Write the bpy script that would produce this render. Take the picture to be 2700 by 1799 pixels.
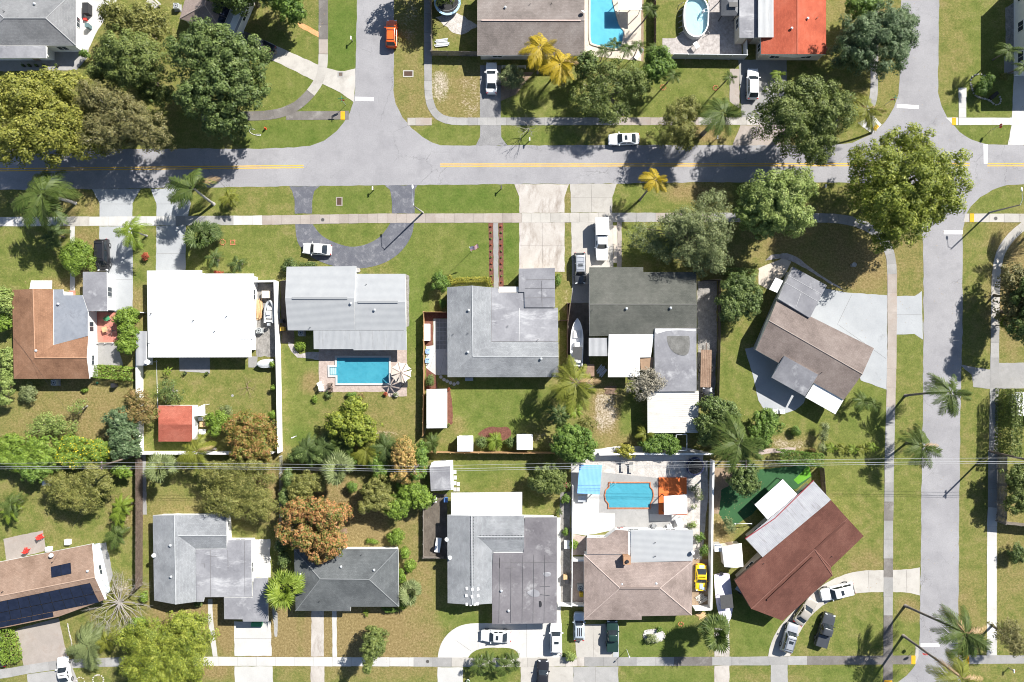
import bpy, bmesh, math, random
import numpy as np
from mathutils import Vector, Matrix

for _o in list(bpy.data.objects):
 bpy.data.objects.remove(_o)
sc = bpy.context.scene
col = sc.collection
R = math.radians

# ------------------------------------------------------------------ camera
S = 0.06            # metres per photograph pixel on the ground
HC = 108.0          # height of the drone
cam_d = bpy.data.cameras.new("camera")
cam_d.sensor_width = 36.0
cam_d.lens = 24.0
cam_d.clip_start = 0.5
cam_d.clip_end = 5000.0
cam = bpy.data.objects.new("camera", cam_d)
col.objects.link(cam)
cam.location = (0, 0, HC)
cam.rotation_euler = (0, 0, 0)
sc.camera = cam

# ------------------------------------------------------------------ light
SUN_EL = R(42.0)
SUN_DIR = (0.713, 0.701)           # horizontal direction towards the sun
world = bpy.data.worlds.new("World")
sc.world = world
world.use_nodes = True
_nt = world.node_tree
_nt.nodes.clear()
_sky = _nt.nodes.new("ShaderNodeTexSky")
_sky.sky_type = 'NISHITA'
_sky.sun_disc = False
_sky.sun_elevation = SUN_EL
_sky.sun_rotation = math.atan2(SUN_DIR[0], SUN_DIR[1])
_sky.air_density = 1.0
_sky.dust_density = 0.6
_bg = _nt.nodes.new("ShaderNodeBackground")
_bg.inputs["Strength"].default_value = 0.06
_out = _nt.nodes.new("ShaderNodeOutputWorld")
_nt.links.new(_sky.outputs[0], _bg.inputs[0])
_nt.links.new(_bg.outputs[0], _out.inputs[0])

sun_d = bpy.data.lights.new("sun", 'SUN')
sun_d.energy = 5.0
sun_d.angle = R(0.53)
sun_d.color = (1.0, 0.965, 0.90)
sun = bpy.data.objects.new("sun", sun_d)
col.objects.link(sun)
_sv = Vector((SUN_DIR[0] * math.cos(SUN_EL), SUN_DIR[1] * math.cos(SUN_EL), math.sin(SUN_EL)))
sun.rotation_euler = _sv.to_track_quat('Z', 'Y').to_euler()
sun.location = (60, 60, 90)

sc.view_settings.view_transform = 'Standard'
sc.view_settings.look = 'None'
sc.view_settings.exposure = 1.04
sc.view_settings.gamma = 1.0
sc.view_settings.use_curve_mapping = False
sc.render.engine = 'CYCLES'
sc.cycles.filter_width = 1.0

# ------------------------------------------------------------------ photograph pixels -> metres
# coordinates below are read off enlarged tiles of the photograph (a tile is 700 px wide, shown 2350 wide)
TX = [0, 650, 1300, 2000]
TY = [0, 440, 890, 1332]
KT = 700.0 / 2350.0
_cur = [0.0, 0.0, KT]
def T(c, r=None):
 if c == 'F':
  _cur[:] = [0.0, 0.0, 2700.0 / 2353.0]
 else:
  _cur[:] = [TX[c], TY[r], KT]
def W(u, v, z=0.0):
 f = (HC - z) / HC * S
 return ((_cur[0] + u * _cur[2] - 1350.0) * f, (899.5 - _cur[1] - v * _cur[2]) * f, z)
def ML(n):                      # length of n tile pixels in metres on the ground
 return n * _cur[2] * S
def G(pts, z=0.0):
 return [W(p[0], p[1], z)[:2] for p in pts]

# ------------------------------------------------------------------ materials
MATS = {}
def _new(name):
 m = bpy.data.materials.new(name)
 m.use_nodes = True
 nt = m.node_tree
 nt.nodes.clear()
 o = nt.nodes.new("ShaderNodeOutputMaterial")
 b = nt.nodes.new("ShaderNodeBsdfPrincipled")
 nt.links.new(b.outputs[0], o.inputs[0])
 MATS[name] = m
 return m, nt, b, o
def _noise(nt, vec, scale, detail=4.0, rough=0.6, w=None):
 n = nt.nodes.new("ShaderNodeTexNoise")
 n.inputs["Scale"].default_value = scale
 n.inputs["Detail"].default_value = detail
 n.inputs["Roughness"].default_value = rough
 nt.links.new(vec, n.inputs["Vector"])
 return n.outputs["Fac"]
def _ramp(nt, fac, stops):
 r = nt.nodes.new("ShaderNodeValToRGB")
 e = r.color_ramp.elements
 while len(e) < len(stops):
  e.new(0.5)
 for i, (p, c) in enumerate(stops):
  e[i].position = p
  e[i].color = (c[0], c[1], c[2], 1.0) if not isinstance(c, float) else (c, c, c, 1.0)
 nt.links.new(fac, r.inputs[0])
 return r.outputs[0]
def _mix(nt, fac, a, b, blend='MIX'):
 m = nt.nodes.new("ShaderNodeMix")
 m.data_type = 'RGBA'
 m.blend_type = blend
 for sock, val in ((m.inputs[0], fac), (m.inputs[6], a), (m.inputs[7], b)):
  if isinstance(val, (int, float)):
   sock.default_value = val
  elif isinstance(val, tuple):
   sock.default_value = (val[0], val[1], val[2], 1.0)
  else:
   nt.links.new(val, sock)
 return m.outputs[2]
def _math(nt, op, a, b=None, clamp=False):
 m = nt.nodes.new("ShaderNodeMath")
 m.operation = op
 m.use_clamp = clamp
 for i, val in enumerate((a, b)):
  if val is None:
   continue
  if isinstance(val, (int, float)):
   m.inputs[i].default_value = val
  else:
   nt.links.new(val, m.inputs[i])
 return m.outputs[0]
def _coord(nt, kind='Object', scale=None):
 t = nt.nodes.new("ShaderNodeTexCoord")
 v = t.outputs[kind]
 if scale:
  mp = nt.nodes.new("ShaderNodeMapping")
  mp.inputs["Scale"].default_value = scale
  nt.links.new(v, mp.inputs[0])
  v = mp.outputs[0]
 return v
def _bump(nt, b, h, strength, dist):
 n = nt.nodes.new("ShaderNodeBump")
 n.inputs["Strength"].default_value = strength
 n.inputs["Distance"].default_value = dist
 nt.links.new(h, n.inputs["Height"])
 nt.links.new(n.outputs[0], b.inputs["Normal"])

def plain(name, c, rough=0.6, metal=0.0, var=0.12, scale=3.0, spec=0.4):
 """painted / solid surface with slight mottling"""
 if name in MATS:
  return MATS[name]
 m, nt, b, o = _new(name)
 v = _coord(nt)
 n = _noise(nt, v, scale, 5.0)
 lo = tuple(x * (1 - var) for x in c)
 hi = tuple(min(1.0, x * (1 + var)) for x in c)
 nt.links.new(_ramp(nt, n, [(0.3, lo), (0.7, hi)]), b.inputs["Base Color"])
 b.inputs["Roughness"].default_value = rough
 b.inputs["Metallic"].default_value = metal
 b.inputs["Specular IOR Level"].default_value = spec
 return m
def gritty(name, c1, c2, big=0.35, fine=9.0, rough=0.85, contrast=0.18, bump=0.3, stain=None, stain_scale=0.5,
           stain_lo=0.52, stain_hi=0.68, uv=False, stretch=None, slabvar=0.0, cracks=None):
 """ground and roof surfaces: two tones, fine grit, optional stains with their own colour"""
 if name in MATS:
  return MATS[name]
 m, nt, b, o = _new(name)
 v = _coord(nt, 'UV' if uv else 'Object')
 n1 = _noise(nt, v, big, 6.0, 0.65)
 c = _ramp(nt, n1, [(0.32, c1), (0.68, c2)])
 n2 = _noise(nt, v, fine, 3.0, 0.7)
 g = _ramp(nt, n2, [(0.25, 1.0 - contrast), (0.75, 1.0 + 0.0)])
 c = _mix(nt, 1.0, c, g, 'MULTIPLY')
 if stain:
  sv = _coord(nt, 'UV' if uv else 'Object', stretch) if stretch else v
  n3 = _noise(nt, sv, stain_scale, 6.0, 0.7)
  f = _ramp(nt, n3, [(stain_lo, 0.0), (stain_hi, 1.0)])
  c = _mix(nt, f, c, stain)
 if cracks:
  vo = nt.nodes.new("ShaderNodeTexVoronoi")
  vo.feature = 'DISTANCE_TO_EDGE'
  vo.inputs["Scale"].default_value = cracks
  wv = _noise(nt, v, 1.3, 4.0)
  add = nt.nodes.new("ShaderNodeVectorMath")
  add.operation = 'ADD'
  nt.links.new(v, add.inputs[0])
  nt.links.new(_mix(nt, 1.0, wv, (1.6, 1.6, 1.6), 'MULTIPLY'), add.inputs[1])
  nt.links.new(add.outputs[0], vo.inputs["Vector"])
  thin = _ramp(nt, vo.outputs["Distance"], [(0.0, 0.62), (0.012, 1.0)])
  msk = _ramp(nt, _noise(nt, v, 0.09, 2.0), [(0.5, 0.0), (0.62, 1.0)])
  c = _mix(nt, msk, c, _mix(nt, 1.0, c, thin, 'MULTIPLY'))
 if slabvar:
  oi = nt.nodes.new("ShaderNodeObjectInfo")
  rr = _ramp(nt, oi.outputs["Random"], [(0.0, 1.0 - slabvar), (1.0, 1.0)])
  c = _mix(nt, 1.0, c, rr, 'MULTIPLY')
 nt.links.new(c, b.inputs["Base Color"])
 b.inputs["Roughness"].default_value = rough
 b.inputs["Specular IOR Level"].default_value = 0.25
 if bump:
  _bump(nt, b, n2, bump, 0.02)
 return m
CAPC = {}
def shingle(name, c1, c2, c3, course=0.2, width=0.36):
 """asphalt shingle / tile roof; courses run across the slope (UV is laid in metres on each roof plane)"""
 if name in MATS:
  return MATS[name]
 m, nt, b, o = _new(name)
 CAPC[name] = tuple(x * .95 for x in c3)
 v = _coord(nt, 'UV')
 br = nt.nodes.new("ShaderNodeTexBrick")
 br.inputs["Scale"].default_value = 1.0
 br.inputs["Brick Width"].default_value = width
 br.inputs["Row Height"].default_value = course
 br.inputs["Mortar Size"].default_value = 0.018
 br.inputs["Mortar Smooth"].default_value = 0.6
 br.inputs["Color1"].default_value = (0.72, 0.72, 0.72, 1)
 br.inputs["Color2"].default_value = (1, 1, 1, 1)
 br.inputs["Mortar"].default_value = (0.5, 0.5, 0.5, 1)
 nt.links.new(v, br.inputs["Vector"])
 n1 = _noise(nt, v, 0.22, 7.0, 0.7)
 c = _ramp(nt, n1, [(0.3, tuple(x * .8 for x in c1)), (0.5, c2), (0.68, c3)])
 n2 = _noise(nt, v, 7.0, 3.0, 0.7)
 c = _mix(nt, 1.0, c, _ramp(nt, n2, [(0.25, 0.72), (0.8, 1.0)]), 'MULTIPLY')
 c = _mix(nt, 0.55, c, _mix(nt, 1.0, c, br.outputs["Color"], 'MULTIPLY'))
 nt.links.new(c, b.inputs["Base Color"])
 b.inputs["Roughness"].default_value = 0.9
 b.inputs["Specular IOR Level"].default_value = 0.2
 _bump(nt, b, br.outputs["Color"], 0.5, 0.03)
 return m
def seamroof(name, c1, c2, pitch=0.4, stain=None, rough=0.5, metal=0.0, axis=0, depth=0.04):
 """ribbed metal sheet; ribs run down the slope"""
 if name in MATS:
  return MATS[name]
 m, nt, b, o = _new(name)
 v = _coord(nt, 'UV')
 sep = nt.nodes.new("ShaderNodeSeparateXYZ")
 nt.links.new(v, sep.inputs[0])
 w = _math(nt, 'MULTIPLY', sep.outputs[axis], 2 * math.pi / pitch)
 s = _math(nt, 'SINE', w)
 rib = _math(nt, 'POWER', _math(nt, 'ABSOLUTE', s), 0.6)
 n1 = _noise(nt, v, 0.5, 6.0, 0.7)
 c = _ramp(nt, n1, [(0.3, c1), (0.7, c2)])
 c = _mix(nt, 1.0, c, _ramp(nt, rib, [(0.0, 0.78), (0.5, 1.0)]), 'MULTIPLY')
 if stain:
  sv = _coord(nt, 'UV', (1.6, 0.22, 1.0) if axis == 0 else (0.22, 1.6, 1.0))
  f = _ramp(nt, _noise(nt, sv, 1.1, 6.0, 0.75), [(0.54, 0.0), (0.72, 0.8)])
  c = _mix(nt, f, c, stain)
 nt.links.new(c, b.inputs["Base Color"])
 b.inputs["Roughness"].default_value = rough
 b.inputs["Metallic"].default_value = metal
 b.inputs["Specular IOR Level"].default_value = 0.3
 _bump(nt, b, rib, 0.6, depth)
 return m
def leafmat(name, cols, trans=0.16):
 """leaves: colour differs leaf by leaf and clump by clump"""
 if name in MATS:
  return MATS[name]
 cols = [tuple(x * 1.1 for x in c) for c in cols]
 m, nt, b, o = _new(name)
 g = nt.nodes.new("ShaderNodeNewGeometry")
 v = _coord(nt)
 n = _noise(nt, v, 0.7, 3.0)
 a = _math(nt, 'MULTIPLY', g.outputs["Random Per Island"], 0.40)
 bb = _math(nt, 'MULTIPLY', n, 1.0)
 f = _math(nt, 'SUBTRACT', _math(nt, 'ADD', a, bb), 0.2, True)
 k = len(cols)
 c = _ramp(nt, f, [(0.1 + 0.8 * i / max(1, k - 1), cc) for i, cc in enumerate(cols)])
 nt.links.new(c, b.inputs["Base Color"])
 b.inputs["Roughness"].default_value = 0.55
 b.inputs["Specular IOR Level"].default_value = 0.3
 tr = nt.nodes.new("ShaderNodeBsdfTranslucent")
 nt.links.new(_mix(nt, 1.0, c, (1.0, 1.15, 0.5), 'MULTIPLY'), tr.inputs[0])
 mx = nt.nodes.new("ShaderNodeMixShader")
 mx.inputs[0].default_value = trans
 nt.links.new(b.outputs[0], mx.inputs[1])
 nt.links.new(tr.outputs[0], mx.inputs[2])
 nt.links.new(mx.outputs[0], o.inputs[0])
 return m
def glassy(name, c, rough=0.08):
 if name in MATS:
  return MATS[name]
 m, nt, b, o = _new(name)
 n = _noise(nt, _coord(nt), 1.2, 2.0)
 nt.links.new(_ramp(nt, n, [(0.3, tuple(x * 0.8 for x in c)), (0.7, tuple(x * 1.2 for x in c))]), b.inputs["Base Color"])
 b.inputs["Roughness"].default_value = rough
 b.inputs["Specular IOR Level"].default_value = 0.6
 return m
def carpaint(name, c, metal=0.0, rough=0.22):
 if name in MATS:
  return MATS[name]
 m, nt, b, o = _new(name)
 n = _noise(nt, _coord(nt), 1.5, 3.0)
 nt.links.new(_ramp(nt, n, [(0.3, tuple(x * 0.93 for x in c)), (0.7, tuple(min(1, x * 1.05) for x in c))]), b.inputs["Base Color"])
 b.inputs["Roughness"].default_value = rough
 b.inputs["Metallic"].default_value = metal
 b.inputs["Coat Weight"].default_value = 0.6
 b.inputs["Coat Roughness"].default_value = 0.08
 return m

# ------------------------------------------------------------------ mesh helpers
OFF = {}
def tag(o, label=None, cat=None, group=None, kind=None):
 if label: o["label"] = label
 if cat: o["category"] = cat
 if group: o["group"] = group
 if kind: o["kind"] = kind
 return o
def thing(name, label, cat, loc, group=None, rz=0.0):
 o = bpy.data.objects.new(name, None)
 o.empty_display_size = 0.3
 col.objects.link(o)
 o.location = loc
 o.rotation_euler = (0, 0, rz)
 OFF[o.name] = tuple(loc)
 return tag(o, label, cat, group)
def link(name, me, parent=None, loc=None):
 o = bpy.data.objects.new(name, me)
 col.objects.link(o)
 if parent is not None:
  o.parent = parent
  OFF[o.name] = OFF.get(parent.name, (0, 0, 0))
 else:
  OFF[o.name] = tuple(loc) if loc else (0, 0, 0)
 if loc:
  o.location = loc
 return o
class MB:
 def __init__(self):
  self.v = []; self.f = []; self.m = []; self.uv = None
 def add(self, pts, faces, mi=0):
  b = len(self.v)
  self.v += [tuple(p) for p in pts]
  for f in faces:
   self.f.append([b + i for i in f]); self.m.append(mi)
 def poly(self, pts, mi=0):
  self.add(pts, [list(range(len(pts)))], mi)
 def box(self, c, s, rz=0.0, mi=0, top=1.0):
  cx, cy, cz = c; x, y, z = s[0] / 2, s[1] / 2, s[2] / 2
  ca, sa = math.cos(rz), math.sin(rz)
  pts = []
  for dz, k in ((-z, 1.0), (z, top)):
   for dx, dy in ((-x, -y), (x, -y), (x, y), (-x, y)):
    dx *= k; dy *= k
    pts.append((cx + dx * ca - dy * sa, cy + dx * sa + dy * ca, cz + dz))
  self.add(pts, [[0, 3, 2, 1], [4, 5, 6, 7], [0, 1, 5, 4], [1, 2, 6, 5], [2, 3, 7, 6], [3, 0, 4, 7]], mi)
 def prism(self, pts, z0, z1, mi=0, side=None):
  p = list(pts)
  if area2(p) < 0: p = p[::-1]
  n = len(p)
  self.add([(a[0], a[1], z1) for a in p], [list(range(n))], mi)
  b = len(self.v) - n
  self.v += [(a[0], a[1], z0) for a in p]
  for i in range(n):
   j = (i + 1) % n
   self.f.append([b + i, b + n + i, b + n + j, b + j]); self.m.append(mi if side is None else side)
  self.f.append([b + n + i for i in range(n)][::-1]); self.m.append(mi if side is None else side)
 def tube(self, pts, rad, n=7, mi=0, cap=True):
  pts = [Vector(p) for p in pts]
  b = len(self.v); k = len(pts)
  ref = Vector((0.31, 0.77, 0.55))
  for i, p in enumerate(pts):
   d = (pts[min(i + 1, k - 1)] - pts[max(i - 1, 0)])
   if d.length < 1e-9: d = Vector((0, 0, 1))
   d.normalize()
   a = d.cross(ref)
   if a.length < 1e-3: a = d.cross(Vector((1, 0, 0)))
   a.normalize(); c = d.cross(a)
   r = rad[i] if isinstance(rad, (list, tuple)) else rad
   for q in range(n):
    t = 2 * math.pi * q / n
    self.v.append(tuple(p + (a * math.cos(t) + c * math.sin(t)) * r))
  for i in range(k - 1):
   for q in range(n):
    r = (q + 1) % n
    self.f.append([b + i * n + q, b + i * n + r, b + (i + 1) * n + r, b + (i + 1) * n + q]); self.m.append(mi)
  if cap:
   self.f.append([b + q for q in range(n)]); self.m.append(mi)
   self.f.append([b + (k - 1) * n + q for q in range(n)][::-1]); self.m.append(mi)
 def cyl(self, c, r, h, n=12, mi=0, r1=None):
  r1 = r if r1 is None else r1
  lo = [(c[0] + r * math.cos(2 * math.pi * i / n), c[1] + r * math.sin(2 * math.pi * i / n), c[2]) for i in range(n)]
  hi = [(c[0] + r1 * math.cos(2 * math.pi * i / n), c[1] + r1 * math.sin(2 * math.pi * i / n), c[2] + h) for i in range(n)]
  self.add(lo + hi, [list(range(n))[::-1], list(range(n, 2 * n))] + [[i, (i + 1) % n, n + (i + 1) % n, n + i] for i in range(n)], mi)
 def ring(self, c, ro, ri, z0, z1, n=24, mi=0, sx=1.0, sy=1.0):
  P = []
  for (r, z) in ((ri, z0), (ro, z0), (ro, z1), (ri, z1)):
   P.append([(c[0] + sx * r * math.cos(2 * math.pi * i / n), c[1] + sy * r * math.sin(2 * math.pi * i / n), z) for i in range(n)])
  pts = sum(P, []); F = []
  for k in range(4):
   for i in range(n):
    j = (i + 1) % n; k2 = (k + 1) % 4
    F.append([k * n + i, k * n + j, k2 * n + j, k2 * n + i])
  self.add(pts, F, mi)
 def loft(self, rings, mi=0, closed=True, caps=True):
  n = len(rings[0]); b = len(self.v)
  for r in rings: self.v += [tuple(p) for p in r]
  for i in range(len(rings) - 1):
   for q in range(n if closed else n - 1):
    r = (q + 1) % n
    self.f.append([b + i * n + q, b + i * n + r, b + (i + 1) * n + r, b + (i + 1) * n + q]); self.m.append(mi)
  if caps:
   self.f.append([b + q for q in range(n)][::-1]); self.m.append(mi)
   self.f.append([b + (len(rings) - 1) * n + q for q in range(n)]); self.m.append(mi)
 def build(self, name, mats, parent=None, local=False, smooth=False, loc=None, uv=False, angle=None):
  if not isinstance(mats, (list, tuple)): mats = [mats]
  off = (0, 0, 0)
  if not local:
   off = OFF.get(parent.name, (0, 0, 0)) if parent is not None else (loc or (0, 0, 0))
  me = bpy.data.meshes.new(name)
  vv = [(a[0] - off[0], a[1] - off[1], a[2] - off[2]) for a in self.v]
  me.from_pydata(vv, [], self.f)
  for m in mats: me.materials.append(m)
  me.polygons.foreach_set("material_index", self.m)
  if smooth: me.polygons.foreach_set("use_smooth", [True] * len(self.f))
  if uv: planar_uv(me)
  me.update()
  if smooth and angle:
   me.set_sharp_from_angle(angle=R(angle))
  return link(name, me, parent, loc)
def planar_uv(me):
 lay = me.uv_layers.new(name="UVMap")
 for p in me.polygons:
  n = p.normal
  h = Vector((-n.y, n.x, 0))
  if h.length < 0.02: h = Vector((1, 0, 0))
  h.normalize()
  s = n.cross(h)
  for li in p.loop_indices:
   c = me.vertices[me.loops[li].vertex_index].co
   lay.data[li].uv = (c.dot(h), c.dot(s))
def area2(p):
 return sum(p[i][0] * p[(i + 1) % len(p)][1] - p[(i + 1) % len(p)][0] * p[i][1] for i in range(len(p)))
def inset(p, d):
 p = list(p)
 if area2(p) < 0: p = p[::-1]
 n = len(p); out = []
 for i in range(n):
  a = Vector(p[i - 1][:2]); b = Vector(p[i][:2]); c = Vector(p[(i + 1) % n][:2])
  e1 = (b - a).normalized(); e2 = (c - b).normalized()
  n1 = Vector((-e1.y, e1.x)); n2 = Vector((-e2.y, e2.x))
  k = 1 + n1.dot(n2)
  mv = (n1 + n2) / max(k, 0.35)
  out.append(tuple(b + mv * d))
 return out
def rough_edge(pts, step=0.7, amp=0.05, seed=1):
 rg = random.Random(seed); out = []
 n = len(pts)
 for i in range(n):
  a = Vector(pts[i][:2]); b = Vector(pts[(i + 1) % n][:2])
  L = (b - a).length; k = max(1, int(L / step)) if L < 160 else 1
  nr = Vector((-(b - a).y, (b - a).x)) / max(L, 1e-6)
  for j in range(k):
   q = a.lerp(b, j / k)
   if j: q = q + nr * rg.uniform(-amp, amp)
   out.append((q.x, q.y))
 return out
def smoothpath(pts, it=2):
 for _ in range(it):
  q = [pts[0]]
  for a, b in zip(pts[:-1], pts[1:]):
   q.append((a[0] * .75 + b[0] * .25, a[1] * .75 + b[1] * .25))
   q.append((a[0] * .25 + b[0] * .75, a[1] * .25 + b[1] * .75))
  q.append(pts[-1]); pts = q
 return pts
def slab(name, pts, z1, mat, z0=-0.05, kind='structure', parent=None, amp=0.03, seed=1, label=None, cat=None, group=None):
 p = G(pts)
 if amp: p = rough_edge(p, 0.6, amp, seed)
 mb = MB(); mb.prism(p, z0, z1)
 c = (sum(a[0] for a in p) / len(p), sum(a[1] for a in p) / len(p), 0)
 o = mb.build(name, mat, parent, loc=None if parent else c)
 if parent is None: tag(o, label, cat, group, kind)
 return o
# ================================================================== ground
def ground_material():
 m, nt, b, o = _new("lawn_ground")
 v = _coord(nt)
 def attr(n):
  a = nt.nodes.new("ShaderNodeAttribute"); a.attribute_name = n; return a.outputs["Fac"]
 dry, sand, lush = attr("dry"), attr("sand"), attr("lush")
 big = _noise(nt, v, 0.10, 5.0, 0.6)
 mid = _noise(nt, v, 0.55, 6.0, 0.7)
 fine = _noise(nt, v, 3.2, 5.0, 0.75)
 grain = _noise(nt, v, 11.0, 3.0, 0.8)
 g = _ramp(nt, mid, [(0.3, (0.122, 0.150, 0.034)), (0.52, (0.196, 0.205, 0.056)), (0.72, (0.265, 0.245, 0.094))])
 gl = _ramp(nt, mid, [(0.3, (0.080, 0.140, 0.022)), (0.7, (0.142, 0.188, 0.042))])
 d = _ramp(nt, fine, [(0.25, (0.190, 0.140, 0.055)), (0.5, (0.265, 0.200, 0.088)), (0.75, (0.34, 0.27, 0.135))])
 s = _ramp(nt, fine, [(0.25, (0.33, 0.26, 0.19)), (0.7, (0.62, 0.55, 0.46))])
 c = _mix(nt, lush, g, gl)
 # dryness breaks up into patches of every size
 f = _math(nt, 'ADD', _math(nt, 'MULTIPLY', mid, 0.9), _math(nt, 'MULTIPLY', big, 0.5))
 f = _math(nt, 'ADD', _math(nt, 'ADD', f, _math(nt, 'MULTIPLY', fine, 0.5)), _math(nt, 'MULTIPLY', dry, 1.15))
 f = _ramp(nt, _math(nt, 'MULTIPLY', f, 0.5), [(0.60, 0.0), (0.92, 1.0)])
 c = _mix(nt, f, c, d)
 f2 = _math(nt, 'ADD', _math(nt, 'MULTIPLY', fine, 0.7), _math(nt, 'MULTIPLY', mid, 0.5))
 f2 = _math(nt, 'ADD', f2, sand)
 f2 = _ramp(nt, _math(nt, 'MULTIPLY', f2, 0.5), [(0.52, 0.0), (0.66, 1.0)])
 c = _mix(nt, f2, c, s)
 c = _mix(nt, 1.0, c, _ramp(nt, grain, [(0.25, 0.55), (0.75, 1.25)]), 'MULTIPLY')
 c = _mix(nt, 1.0, c, _ramp(nt, fine, [(0.25, 0.58), (0.75, 1.2)]), 'MULTIPLY')
 nt.links.new(c, b.inputs["Base Color"])
 b.inputs["Roughness"].default_value = 0.95
 b.inputs["Specular IOR Level"].default_value = 0.1
 _bump(nt, b, grain, 0.9, 0.09)
 return m
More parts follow.
